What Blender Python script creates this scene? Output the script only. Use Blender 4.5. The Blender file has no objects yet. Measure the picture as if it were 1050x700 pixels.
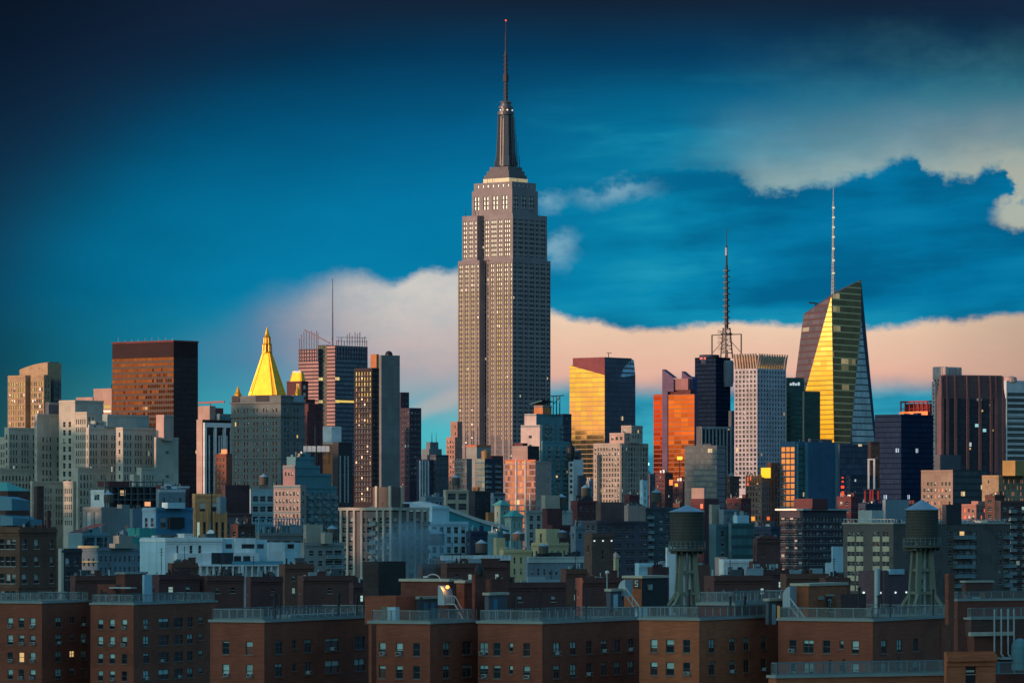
import bpy, math, random
from mathutils import Vector, Matrix
R = math.radians
F, CX, HY, CAMZ = 4645.0, 525.0, 535.0, 55.0     # focal length in photo pixels, principal column, horizon row, eye height (m)
scene = bpy.context.scene
col = scene.collection

# ------------------------------------------------------------------ camera
cam_d = bpy.data.cameras.new('camera'); cam = bpy.data.objects.new('camera', cam_d); col.objects.link(cam)
cam.location = (0, 0, CAMZ); cam.rotation_euler = (R(90), 0, 0)
cam_d.sensor_width = 36; cam_d.lens = 36*F/1050; cam_d.shift_y = (HY-350)/1050
cam_d.clip_start = 5; cam_d.clip_end = 60000
scene.camera = cam
scene.view_settings.view_transform = 'Standard'; scene.view_settings.look = 'None'
scene.view_settings.exposure = 0.0; scene.view_settings.gamma = 1.0; scene.view_settings.use_curve_mapping = False
scene.cycles.max_bounces = 5; scene.cycles.diffuse_bounces = 2; scene.cycles.glossy_bounces = 3
scene.cycles.transparent_max_bounces = 8; scene.cycles.volume_bounces = 0

# ------------------------------------------------------------------ node expressions
def lin(r, g, b):
    f = lambda c: (c/255/12.92) if c/255 <= .04045 else ((c/255+.055)/1.055)**2.4
    return (f(r), f(g), f(b))
class X:                                    # a tiny expression wrapper over math nodes
    nt = None
    def __init__(s, v): s.v = v
    @staticmethod
    def m(op, *a, clamp=False):
        n = X.nt.nodes.new('ShaderNodeMath'); n.operation = op; n.use_clamp = clamp
        for i, q in enumerate(a):
            q = q.v if isinstance(q, X) else q
            if isinstance(q, (int, float)): n.inputs[i].default_value = q
            else: X.nt.links.new(q, n.inputs[i])
        return X(n.outputs[0])
    def __add__(s, o): return X.m('ADD', s, o)
    __radd__ = __add__
    def __sub__(s, o): return X.m('SUBTRACT', s, o)
    def __rsub__(s, o): return X.m('SUBTRACT', o, s)
    def __mul__(s, o): return X.m('MULTIPLY', s, o)
    __rmul__ = __mul__
    def __truediv__(s, o): return X.m('DIVIDE', s, o)
    def __pow__(s, o): return X.m('POWER', s, o)
def sm(x, a, b):                            # smoothstep from a (0) to b (1)
    n = X.nt.nodes.new('ShaderNodeMapRange'); n.interpolation_type = 'SMOOTHSTEP'; n.clamp = True
    rev = a > b
    if rev: a, b = b, a
    n.inputs[1].default_value = a; n.inputs[2].default_value = b
    n.inputs[3].default_value = 1.0 if rev else 0.0; n.inputs[4].default_value = 0.0 if rev else 1.0
    X.nt.links.new(x.v, n.inputs[0]); return X(n.outputs[0])
def vec(x, y, z=0.0):
    n = X.nt.nodes.new('ShaderNodeCombineXYZ')
    for i, q in enumerate((x, y, z)):
        if isinstance(q, X): X.nt.links.new(q.v, n.inputs[i])
        else: n.inputs[i].default_value = q
    return X(n.outputs[0])
def noi(v, scale=1.0, detail=3.0, rough=.55, dist=0.0):
    n = X.nt.nodes.new('ShaderNodeTexNoise'); n.inputs['Scale'].default_value = scale
    n.inputs['Detail'].default_value = detail; n.inputs['Roughness'].default_value = rough; n.inputs['Distortion'].default_value = dist
    if v is not None: X.nt.links.new(v.v, n.inputs['Vector'])
    return X(n.outputs['Fac'])
def white(v):
    n = X.nt.nodes.new('ShaderNodeTexWhiteNoise'); X.nt.links.new(v.v, n.inputs['Vector'])
    return X(n.outputs['Value']), X(n.outputs['Color'])
def mixc(f, a, b, mode='MIX'):
    n = X.nt.nodes.new('ShaderNodeMix'); n.data_type = 'RGBA'; n.blend_type = mode; n.clamp_factor = True
    for s, q in ((n.inputs[0], f), (n.inputs[6], a), (n.inputs[7], b)):
        if isinstance(q, X): X.nt.links.new(q.v, s)
        elif isinstance(q, (int, float)): s.default_value = q
        else: s.default_value = (*q[:3], 1)
    return X(n.outputs[2])
def ramp(f, stops, interp='LINEAR'):
    n = X.nt.nodes.new('ShaderNodeValToRGB'); n.color_ramp.interpolation = interp
    e = n.color_ramp.elements
    while len(e) < len(stops): e.new(.5)
    for el, (p, c) in zip(e, stops):
        el.position = p; el.color = (*c, 1) if not isinstance(c, (int, float)) else (c, c, c, 1)
    X.nt.links.new(f.v, n.inputs[0]); return X(n.outputs[0])
def scalec(c, s):                           # colour times a scalar
    n = X.nt.nodes.new('ShaderNodeVectorMath'); n.operation = 'SCALE'
    X.nt.links.new(c.v, n.inputs[0])
    if isinstance(s, X): X.nt.links.new(s.v, n.inputs[3])
    else: n.inputs[3].default_value = s
    return X(n.outputs[0])
def addc(a, b):
    n = X.nt.nodes.new('ShaderNodeVectorMath'); n.operation = 'ADD'
    X.nt.links.new(a.v, n.inputs[0]); X.nt.links.new(b.v, n.inputs[1]); return X(n.outputs[0])

# ------------------------------------------------------------------ sky and sun
SUN_AZ, SUN_EL = -113.0, 4.5                 # degrees from the view direction (left is negative), degrees above the horizon
world = bpy.data.worlds.new('World'); scene.world = world; world.use_nodes = True
nt = world.node_tree; X.nt = nt
for n in list(nt.nodes): nt.nodes.remove(n)
out = nt.nodes.new('ShaderNodeOutputWorld'); bg = nt.nodes.new('ShaderNodeBackground')
nt.links.new(bg.outputs[0], out.inputs[0]); bg.inputs[1].default_value = 0.10
sky = nt.nodes.new('ShaderNodeTexSky'); sky.sky_type = 'NISHITA'; sky.sun_disc = False
sky.sun_elevation = R(SUN_EL); sky.sun_rotation = R(SUN_AZ % 360)
sky.altitude = 50; sky.air_density = 1.0; sky.dust_density = 1.5; sky.ozone_density = 3.0
tc = nt.nodes.new('ShaderNodeTexCoord'); sp = nt.nodes.new('ShaderNodeSeparateXYZ')
nt.links.new(tc.outputs['Generated'], sp.inputs[0])
dx, dy, dz = X(sp.outputs[0]), X(sp.outputs[1]), X(sp.outputs[2])
az = X.m('ARCTAN2', dx, dy); el = X.m('ARCSINE', dz)
u = az*F + CX; v = HY - el*F                # the sky's angles on the photograph's own scale (81 units to a degree)
w1 = noi(vec(u*.011, v*.016, 3.1), 1.0, 5, .55); w2 = noi(vec(u*.03, v*.045, 7.7), 1.0, 4, .6)
w3 = noi(vec(u*.0045, v*.012, 1.2), 1.0, 4, .55)
wob = (w1-.5)*38 + (w2-.5)*16
uu = u + (w1-.5)*60
w4 = noi(vec(u*.085, v*.11, 5.5), 1.0, 4, .6)
base = ramp(v/600, [(0, lin(26,42,66)), (.09, lin(8,62,102)), (.22, lin(4,92,140)), (.36, lin(4,116,165)), (.50, lin(6,124,172)),
                    (.62, lin(30,142,178)), (.74, lin(80,180,198)), (.84, lin(92,178,192)), (1, lin(90,150,170))])
base = scalec(base, .80 + w3*.40)
rad = ((((u-660)/720)**2.0) + (((v-350)/420)**2.0))**.5
dark = 1 - sm(rad, .46, 1.24)*.74
c = scalec(base, dark)
c = mixc(sm(rad, .78, 1.05)*.62, c, lin(27,46,78))
c = scalec(c, 1 - sm(u+v*1.1, 420, -60)*.62)
c = scalec(c, 1 - sm(u, 330, -30)*sm(v, 230, 420)*.52)
# turquoise clearing right of the tower, with long dark and light drifts across it
strk = noi(vec(u*.0042, v*.024+u*.0012, 11.0), 1.0, 4, .55)
clr = sm(u+wob*2, 470, 720)*sm(v, 60, 150)
c = mixc(clr*.45, c, lin(14,142,184))
c = mixc(clr*sm(strk+(w1-.5)*.25, .42, .66)*.75, c, lin(2,92,138))
c = mixc(clr*sm(strk+(w1-.5)*.25, .47, .24)*.6, c, lin(44,164,196))
c = mixc(1.0, c, (.92,1.03,.95), 'MULTIPLY')
# cumulus edge, upper right
lowE = scalec(ramp((u+(w2-.5)*20+(w4-.5)*9-700)/400, [(0,.44),(.12,.455),(.19,.497),(.26,.497),(.36,.477),(.475,.455),(.545,.42),(.59,.41),(.63,.45),(.675,.467),(.745,.467),(.77,.442),(.815,.442),(.835,.478),(.85,.52),(.9,.565),(1,.58)], 'EASE'), 400.)
n = nt.nodes.new('ShaderNodeSeparateXYZ'); nt.links.new(lowE.v, n.inputs[0]); lowE = X(n.outputs[0]) + (w2-.5)*16 + (w4-.5)*13
d = lowE - v
storm = sm(u+wob*2, 660, 830)*sm(d, 3, -5)*sm(v, 345, 300)
c = mixc(storm*.78, c, mixc(sm(strk+w1*.4, .5, .85), lin(0,112,160), lin(2,92,134)))
veil = sm(u+(v-120)*.7+wob*2.4, 650, 960)*sm(v+wob*1.4, 10, 120)*sm(d, 0, 5)
c = mixc(veil*(.25+sm(w3*.6+w1*.5, .4, .75)*.45), c, lin(72,134,144))
d2 = 186 - v - (u-900)*.06
mU = sm(u+wob*2.0+d2*.5, 738, 806)*(sm(d2+(w1-.5)*50+(w3-.5)*60, 96, 0)*.55+sm(d2+(w2-.5)*34+(w1-.5)*30, 44, -6)*.45)*sm(d+(w4-.5)*10, -5, 10)
cU = mixc(sm(u+wob, 800, 1060), lin(158,182,180), lin(192,188,166))
c = mixc(mU*.72, c, cU)
pt = ((((u-1040+(w2-.5)*26)/26)**2.0) + (((v-221+(w4-.5)*16+(w2-.5)*22)/15)**2.0))**.5
c = mixc(sm(pt, 1.3, .5)*.8, c, lin(188,190,170))
# left bank: soft and slate at its far end, billowing and cream towards the tower
topL = ramp((u-140)/360, [(0,.72),(.16,.69),(.4,.615),(.62,.565),(.72,.585),(.82,.555),(.92,.56),(1,.585)], 'EASE')
n = nt.nodes.new('ShaderNodeSeparateXYZ'); nt.links.new(topL.v, n.inputs[0]); topL = X(n.outputs[0])*500 + (w2-.5)*15 + (w4-.5)*9
soft = sm(u, 250, 420)
eL = (v-topL)/(26 - soft*19)
mL = sm(u+wob*1.5, 130, 330)*sm(u, 560, 500)*sm(eL, -1, 1)*sm(v+wob*.9-(u-300)*.06, 440, 352)
cL = mixc(sm(u+wob*1.3, 230, 430), lin(92,124,156), mixc(sm(v+wob*1.5, 285, 385), lin(206,202,196), lin(190,172,172)))
c = mixc(mL*(.70+w2*.5), c, cL)
c = mixc(sm(X.m('ABSOLUTE', v-418+(u-440)*.42+wob*.3), 14, 2)*sm(u+wob, 390, 440)*sm(u, 520, 480)*.5, c, lin(196,176,170))
# cream band under the dark bank, right of the tower
topR = ramp((u-500)/600, [(0,.625),(.10,.635),(.16,.65),(.28,.672),(.42,.66),(.55,.664),(.68,.668),(.78,.655),(.88,.642),(1,.635)], 'EASE')
n = nt.nodes.new('ShaderNodeSeparateXYZ'); nt.links.new(topR.v, n.inputs[0]); topR = X(n.outputs[0])*500 + (w1-.5)*14 + (w2-.5)*13 + (w4-.5)*8
bR = sm(v-topR, -3, 8)*sm(v+wob*.6, 408, 380)*sm(u, 520, 550)
cR = ramp((v-310)/110, [(0, lin(238,214,188)), (.30, lin(236,198,170)), (.72, lin(230,176,156)), (1, lin(196,170,165))])
cR = mixc(sm(u+wob, 880, 1080)*.6, cR, lin(158,134,116))
cR = scalec(cR, .84 + w3*.24 + w2*.1)
c = mixc(bR*.97, c, cR)
for (a0, b0, ra, rb, k) in ((632,197,44,13,.6), (577,256,18,20,.55), (562,210,16,11,.45)):
    q = ((((u-a0+wob*1.6)/ra)**2.0) + (((v-b0+(w2-.5)*30+(w4-.5)*14+(u-a0)*.12)/rb)**2.0))**.5
    c = mixc(sm(q, 1.5, .1)*k*sm(w2, .25, .62), c, lin(150,190,206))
front = c
# the rest of the dome: clear dusk sky, with a gold-to-red band low in the west and slate cloud above it
gen = scalec(X(sky.outputs[0]), 3.0)
gen = mixc(1.0, gen, (.64, 1.04, .99), 'MULTIPLY')
eld = el*57.2958
azw = X.m('ABSOLUTE', az*57.2958 + 98.0)
gen = scalec(gen, 1 - sm(azw, 95, 30)*sm(eld, 14, 5)*.93)
warm = scalec(ramp(eld/60, [(0,(.5,.30,.2)),(.15,(.42,.27,.2)),(.5,(.22,.18,.18)),(1,(.0,.0,.0))]), sm(azw, 80, 20)*sm(eld, 3, 8)*8.0)
gen = addc(gen, warm)
south = sm(dx*-.5 + dy*-.87, .1, .9)*sm(eld, 1, 14)*sm(eld, 80, 40)
gen = addc(gen, scalec(vec(1.85,2.75,2.6), south))
band = ramp((eld+2)/10, [(0, (.22,.05,.045)), (.20, (.45,.09,.06)), (.25, (.74,.20,.11)), (.31, (.80,.27,.13)), (.335, (.86,.36,.08)), (.36, (.9,.47,.035)), (.44, (.92,.52,.035)), (.49, (1.0,.66,.16)), (.55, (2.2,1.85,1.2)), (.62, (1.9,1.65,1.15)), (.70, (.2,.16,.12)), (.78, (.05,.05,.05)), (1, (.0,.0,.0))])
wn = noi(vec(az*9, el*60, 2.0), 1.0, 4, .6)
band = scalec(band, sm(azw, 62, 22)*(.72+wn*.55)*12.)
gen = addc(gen, band)
east = sm(dx, .1, .7)*sm(eld, 30, 4)
gen = mixc(east*.85, gen, (.55,1.15,1.9))
mF = sm(X.m('ABSOLUTE', az), .34, .17)*sm(el, .30, .15)
fin = mixc(mF, gen, scalec(front, 10.0))
nt.links.new(fin.v, bg.inputs[0])

sun_d = bpy.data.lights.new('sun', 'SUN'); sun = bpy.data.objects.new('sun', sun_d); col.objects.link(sun)
sun_d.energy = 3.2; sun_d.angle = R(.5); sun_d.color = (1, .53, .33)
sdir = Vector((math.sin(R(SUN_AZ))*math.cos(R(SUN_EL)), math.cos(R(SUN_AZ))*math.cos(R(SUN_EL)), math.sin(R(SUN_EL))))
sun.rotation_euler = (-sdir).to_track_quat('-Z', 'Y').to_euler(); sun.location = (-400, 600, 500)

# ------------------------------------------------------------------ materials
MATS = {}
def newmat(name):
    m = bpy.data.materials.new(name); m.use_nodes = True; X.nt = m.node_tree
    b = m.node_tree.nodes['Principled BSDF']; return m, b, m.node_tree
def uvs(nt):
    t = nt.nodes.new('ShaderNodeUVMap'); s = nt.nodes.new('ShaderNodeSeparateXYZ'); nt.links.new(t.outputs[0], s.inputs[0])
    return X(s.outputs[0]), X(s.outputs[1])
def objxyz(nt):
    t = nt.nodes.new('ShaderNodeTexCoord'); s = nt.nodes.new('ShaderNodeSeparateXYZ'); nt.links.new(t.outputs['Object'], s.inputs[0])
    return X(s.outputs[0]), X(s.outputs[1]), X(s.outputs[2])
def wall(name, c, kind='stone', rough=.85):
    """masonry: base colour broken by blotches, rain streaks and course lines"""
    key = ('w', name, c, kind)
    if key in MATS: return MATS[key]
    m, b, t = newmat(name); U, V = uvs(t)
    blot = noi(vec(U*.06, V*.06, len(MATS)*1.7), 1, 5, .6)
    streak = noi(vec(U*.7, V*.035, 4.0), 1, 4, .6)
    f = .42 + blot*.72 + streak*.48
    if kind == 'brick':
        course = noi(vec(U*.55, V*4.2, 2.0), 1, 3, .7); f = f*(.42 + course*1.16)
        pat = sm(noi(vec(U*.16, V*.22, 9.0), 1, 3, .6), .52, .64); f = f*(1 - pat*.22)
    elif kind == 'panel':
        j = X.m('FRACT', V/3.2); f = f*(1 - sm(j, .06, .0)*.35)
        j2 = X.m('FRACT', U/4.1); f = f*(1 - sm(j2, .05, .0)*.25)
    cw, _ = white(vec(X.m('FLOOR', U/4.7), X.m('FLOOR', V/3.4), 3.0)); cw2, _ = white(vec(X.m('FLOOR', U/13.0), X.m('FLOOR', V/9.0), 8.0))
    f = f*(.88 + cw*.13 + cw2*.13)
    colr = X.nt.nodes.new('ShaderNodeRGB'); colr.outputs[0].default_value = (*c, 1)
    cc = scalec(X(colr.outputs[0]), f)
    t.links.new(cc.v, b.inputs['Base Color']); b.inputs['Roughness'].default_value = rough
    bp = t.nodes.new('ShaderNodeBump'); bp.inputs['Strength'].default_value = .35; bp.inputs['Distance'].default_value = .08
    t.links.new(noi(vec(U*2.2, V*3.5, 0.0), 1, 3, .6).v, bp.inputs['Height']); t.links.new(bp.outputs[0], b.inputs['Normal'])
    MATS[key] = m; return m
def plain(name, c, rough=.6, metal=0.0, emit=None, es=0.0, var=.35, sc=.4):
    key = ('p', name, c, rough)
    if key in MATS: return MATS[key]
    m, b, t = newmat(name); x, y, z = objxyz(t)
    f = 1 - var*.5 + noi(vec(x*sc, y*sc, z*sc*.5), 1, 4, .6)*var
    colr = t.nodes.new('ShaderNodeRGB'); colr.outputs[0].default_value = (*c, 1)
    t.links.new(scalec(X(colr.outputs[0]), f).v, b.inputs['Base Color'])
    b.inputs['Roughness'].default_value = rough; b.inputs['Metallic'].default_value = metal
    if emit: b.inputs['Emission Color'].default_value = (*emit, 1); b.inputs['Emission Strength'].default_value = es
    MATS[key] = m; return m
def glass(name, lit=.02, blind=.35, dark=(.012,.02,.026), blindc=(.45,.5,.5), ior=2.0, rough=.04, litc=(1,.62,.25), lits=.75, jit=.02, metal=0.0, tint=(.8,.8,.8)):
    """one window's pane: dark room, or a blind pulled part way, or a lamp on; every pane its own draw"""
    key = ('g', name)
    if key in MATS: return MATS[key]
    m, b, t = newmat(name); U, V = uvs(t)
    g = t.nodes.new('ShaderNodeNewGeometry'); oi = t.nodes.new('ShaderNodeObjectInfo')
    r = X.m('FRACT', X(g.outputs['Random Per Island'])*7.13 + X(oi.outputs['Random'])*5.37)
    r2 = X.m('FRACT', r*37.7); r3 = X.m('FRACT', r*91.3)
    isb = X.m('LESS_THAN', r, blind)*X.m('GREATER_THAN', V, .15 + r2*.75)
    colb = mixc(r3, blindc, tuple(q*.45 for q in blindc))
    cc = mixc(isb, mixc(r2, dark, tuple(q*2.6 for q in dark)), colb)
    if metal: cc = mixc(.75, cc, tint)
    t.links.new(cc.v, b.inputs['Base Color'])
    b.inputs['Metallic'].default_value = metal
    b.inputs['IOR'].default_value = ior
    t.links.new((isb*.5 + rough).v, b.inputs['Roughness'])
    isl = X.m('GREATER_THAN', r, 1-lit*.6)
    b.inputs['Emission Color'].default_value = (*litc, 1)
    t.links.new((isl*(.35+r3*.9)*lits).v, b.inputs['Emission Strength'])
    _, cn = white(vec(r*317.0, r2*51.0, 1.0))
    n1 = t.nodes.new('ShaderNodeVectorMath'); n1.operation = 'SUBTRACT'; t.links.new(cn.v, n1.inputs[0]); n1.inputs[1].default_value = (.5,.5,.5)
    n2 = t.nodes.new('ShaderNodeVectorMath'); n2.operation = 'SCALE'; t.links.new(n1.outputs[0], n2.inputs[0]); n2.inputs[3].default_value = jit
    n3 = t.nodes.new('ShaderNodeVectorMath'); n3.operation = 'ADD'; t.links.new(n2.outputs[0], n3.inputs[0]); t.links.new(g.outputs['Normal'], n3.inputs[1])
    n4 = t.nodes.new('ShaderNodeVectorMath'); n4.operation = 'NORMALIZE'; t.links.new(n3.outputs[0], n4.inputs[0])
    t.links.new(n4.outputs[0], b.inputs['Normal'])
    MATS[key] = m; return m
def curtain(name, tint, fh=3.9, pw=1.5, sp=.30, spc=(.03,.03,.035), mull=.06, mullc=None, metal=.85, rough=.06, jit=.012, lit=.02, litc=(1,.7,.35), lits=.7, bayn=1, spm=0.0, var=1.0):
    """curtain wall: rows of glass panels between spandrels and mullions, each panel set a hair out of true"""
    key = ('c', name)
    if key in MATS: return MATS[key]
    m, b, t = newmat(name); U, V = uvs(t)
    cu, cv = U/pw, V/fh; iu, iv = X.m('FLOOR', cu), X.m('FLOOR', cv); fu, fv = X.m('FRACT', cu), X.m('FRACT', cv)
    mm = X.m('MAXIMUM', X.m('LESS_THAN', fu, mull), X.m('LESS_THAN', fv, .045 if sp < .05 else 0.0))
    ms = X.m('LESS_THAN', fv, sp)
    wr, wc = white(vec(iu, iv, 5.0)); wr2, _ = white(vec(X.m('FLOOR', cu/4), iv, 9.0))
    g1 = mixc((wr*.5 + wr2*.3)*var, tint, tuple(q*.45 for q in tint))
    big = noi(vec(U*.03, V*.05, 2.0), 1, 3, .5)
    g1 = scalec(g1, .75 + big*.5)
    cc = mixc(mm, mixc(ms, g1, spc), mullc or tuple(q*.8 for q in spc))
    t.links.new(cc.v, b.inputs['Base Color'])
    solid = X.m('MAXIMUM', mm, ms)
    t.links.new((metal - solid*(metal-spm)).v, b.inputs['Metallic'])
    t.links.new((rough + solid*(.5 if spm == 0 else .1)).v, b.inputs['Roughness'])
    wl, _ = white(vec(X.m('FLOOR', cu/2), iv, 77.0))
    isl = X.m('GREATER_THAN', wl, 1-lit)*(1-solid)
    b.inputs['Specular IOR Level'].default_value = .5 if metal > .1 else .0
    b.inputs['Emission Color'].default_value = (*litc, 1)
    t.links.new((isl*lits*(wr+.2)).v, b.inputs['Emission Strength'])
    g = t.nodes.new('ShaderNodeNewGeometry')
    n1 = t.nodes.new('ShaderNodeVectorMath'); n1.operation = 'SUBTRACT'; t.links.new(wc.v, n1.inputs[0]); n1.inputs[1].default_value = (.5,.5,.5)
    n2 = t.nodes.new('ShaderNodeVectorMath'); n2.operation = 'SCALE'; t.links.new(n1.outputs[0], n2.inputs[0]); n2.inputs[3].default_value = jit
    n3 = t.nodes.new('ShaderNodeVectorMath'); n3.operation = 'ADD'; t.links.new(n2.outputs[0], n3.inputs[0]); t.links.new(g.outputs['Normal'], n3.inputs[1])
    n4 = t.nodes.new('ShaderNodeVectorMath'); n4.operation = 'NORMALIZE'; t.links.new(n3.outputs[0], n4.inputs[0])
    t.links.new(n4.outputs[0], b.inputs['Normal'])
    MATS[key] = m; return m

# ------------------------------------------------------------------ mesh builder
class MB:
    def __init__(s): s.v, s.f, s.m, s.uv = [], [], [], []
    def face(s, pts, m=0, uv=None):
        i = len(s.v); s.v += [tuple(p) for p in pts]; s.f.append(tuple(range(i, i+len(pts)))); s.m.append(m)
        if uv is None:
            p = [Vector(q) for q in pts]; n = (p[1]-p[0]).cross(p[2]-p[0])
            if abs(n.z) > .7*n.length: uv = [(q.x, q.y) for q in p]
            else:
                t = Vector((-n.y, n.x, 0)); t = t.normalized() if t.length > 1e-9 else Vector((1,0,0))
                uv = [(q.dot(t), q.z) for q in p]
        s.uv += uv
    def box(s, x0, x1, y0, y1, z0, z1, m=0, top=None, skip=''):
        a,b,c,d = (x0,y0),(x1,y0),(x1,y1),(x0,y1)
        for k,(p,q) in zip('senw', ((a,b),(b,c),(c,d),(d,a))):
            if k not in skip: s.face([(*p,z0),(*q,z0),(*q,z1),(*p,z1)], m)
        if 't' not in skip: s.face([(x0,y0,z1),(x1,y0,z1),(x1,y1,z1),(x0,y1,z1)], m if top is None else top)
        if 'b' not in skip: s.face([(x0,y1,z0),(x1,y1,z0),(x1,y0,z0),(x0,y0,z0)], m)
    def tube(s, p, q, r0, r1=None, n=8, m=0, cap=True):
        p, q = Vector(p), Vector(q); r1 = r0 if r1 is None else r1; d = (q-p).normalized()
        a = d.orthogonal().normalized(); b = d.cross(a)
        A = [p+(a*math.cos(t)+b*math.sin(t))*r0 for t in [2*math.pi*i/n for i in range(n)]]
        B = [q+(a*math.cos(t)+b*math.sin(t))*r1 for t in [2*math.pi*i/n for i in range(n)]]
        for i in range(n):
            j = (i+1) % n
            if r1 > 1e-6: s.face([A[i],A[j],B[j],B[i]], m)
            else: s.face([A[i],A[j],q], m)
        if cap:
            if r1 > 1e-6: s.face(B, m)
            if r0 > 1e-6: s.face(A[::-1], m)
    def bar(s, p, q, w, h=None, m=0):                 # square bar between two points
        h = h or w; p, q = Vector(p), Vector(q); d = (q-p).normalized()
        up = Vector((0,0,1)) if abs(d.z) < .9 else Vector((0,1,0))
        a = d.cross(up).normalized()*w/2; b = a.cross(d).normalized()*h/2
        A = [p-a-b, p+a-b, p+a+b, p-a+b]; B = [x+(q-p) for x in A]
        for i in range(4): j = (i+1) % 4; s.face([A[i],A[j],B[j],B[i]], m)
        s.face(A[::-1], m); s.face(B, m)
    def lathe(s, cx, cy, prof, n=16, m=0, rot=0.0, sx=1.0, sy=1.0):
        rings = [[(cx+r*sx*math.cos(rot+2*math.pi*i/n), cy+r*sy*math.sin(rot+2*math.pi*i/n), z) for i in range(n)] for r, z in prof]
        for k in range(len(rings)-1):
            for i in range(n):
                j = (i+1) % n; s.face([rings[k][i], rings[k][j], rings[k+1][j], rings[k+1][i]], m)
        s.face(rings[-1], m); s.face(rings[0][::-1], m)
    def add(s, me, M):                                # append (verts, faces, mats, uv) transformed
        i = len(s.v); s.v += [tuple(M @ Vector(p)) for p in me.v]; s.f += [tuple(q+i for q in f) for f in me.f]; s.m += me.m; s.uv += me.uv
    def mesh(s, name, mats):
        me = bpy.data.meshes.new(name); me.from_pydata(s.v, [], s.f)
        for k in (mats if isinstance(mats, (list, tuple)) else [mats]): me.materials.append(k)
        me.polygons.foreach_set('material_index', s.m)
        ul = me.uv_layers.new(name='UVMap'); flat = [c for q in s.uv for c in q]; ul.data.foreach_set('uv', flat)
        me.update(); return me
    def build(s, name, mats, parent=None, loc=(0,0,0)):
        if not s.f: return None
        o = bpy.data.objects.new(name, s.mesh(name, mats)); col.objects.link(o); o.location = loc
        if parent: o.parent = parent
        return o
def thing(name, label, cat, loc=(0,0,0), rz=0.0, group=None):
    o = bpy.data.objects.new(name, None); o.empty_display_size = 1; col.objects.link(o); o.location = loc; o.rotation_euler = (0,0,rz)
    o['label'] = label; o['category'] = cat
    if group: o['group'] = group
    return o
def tag(o, label=None, cat=None, group=None, kind=None):
    if label: o['label'] = label
    if cat: o['category'] = cat
    if group: o['group'] = group
    if kind: o['kind'] = kind
    return o
def inst(name, me, parent, loc, rz=0.0, sc=None):
    o = bpy.data.objects.new(name, me); col.objects.link(o); o.parent = parent; o.location = loc; o.rotation_euler = (0,0,rz)
    if sc: o.scale = sc
    return o

# shared materials
ROOF = plain('roof_membrane', (.10,.12,.13), .9); STEEL = plain('dull_steel', (.13,.16,.17), .5, .6); DARKM = plain('dark_metal', (.03,.035,.04), .5, .5)
GALV = plain('galvanised_metal', (.42,.5,.52), .45, .5); WHITEP = plain('white_paint', (.76,.77,.75), .6); SILLM = plain('stone_sill', (.36,.36,.33), .8); FRAME = plain('window_frame_paint', (.5,.52,.5), .5)
COPING = plain('stone_coping', (.42,.42,.36), .8); REDLAMP = plain('red_lamp', (.5,.02,.01), .5, 0, (1,.06,.02), 1.6)
G_OLD = glass('window_pane_prewar', lit=.012, blind=.30)
G_APT = glass('window_pane_apartment', lit=.02, blind=.5, blindc=(.5,.55,.52))
G_OFF = glass('window_pane_office', lit=.03, blind=.25, ior=2.4)
G_ESB = glass('window_pane_skyscraper', lit=.012, blind=.03, blindc=(.5,.48,.42), ior=2.6, jit=.006, litc=(1,.8,.5), lits=.6, metal=.9, tint=(1,1,1))
G_DIM = glass('window_pane_dim', lit=.03, blind=.14, ior=1.7, litc=(.7,1,.9), lits=.45)
G_MIR = glass('window_pane_mirror', lit=.02, blind=.1, ior=3.2, jit=.03, metal=.8, tint=(.75,.72,.7))

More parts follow.
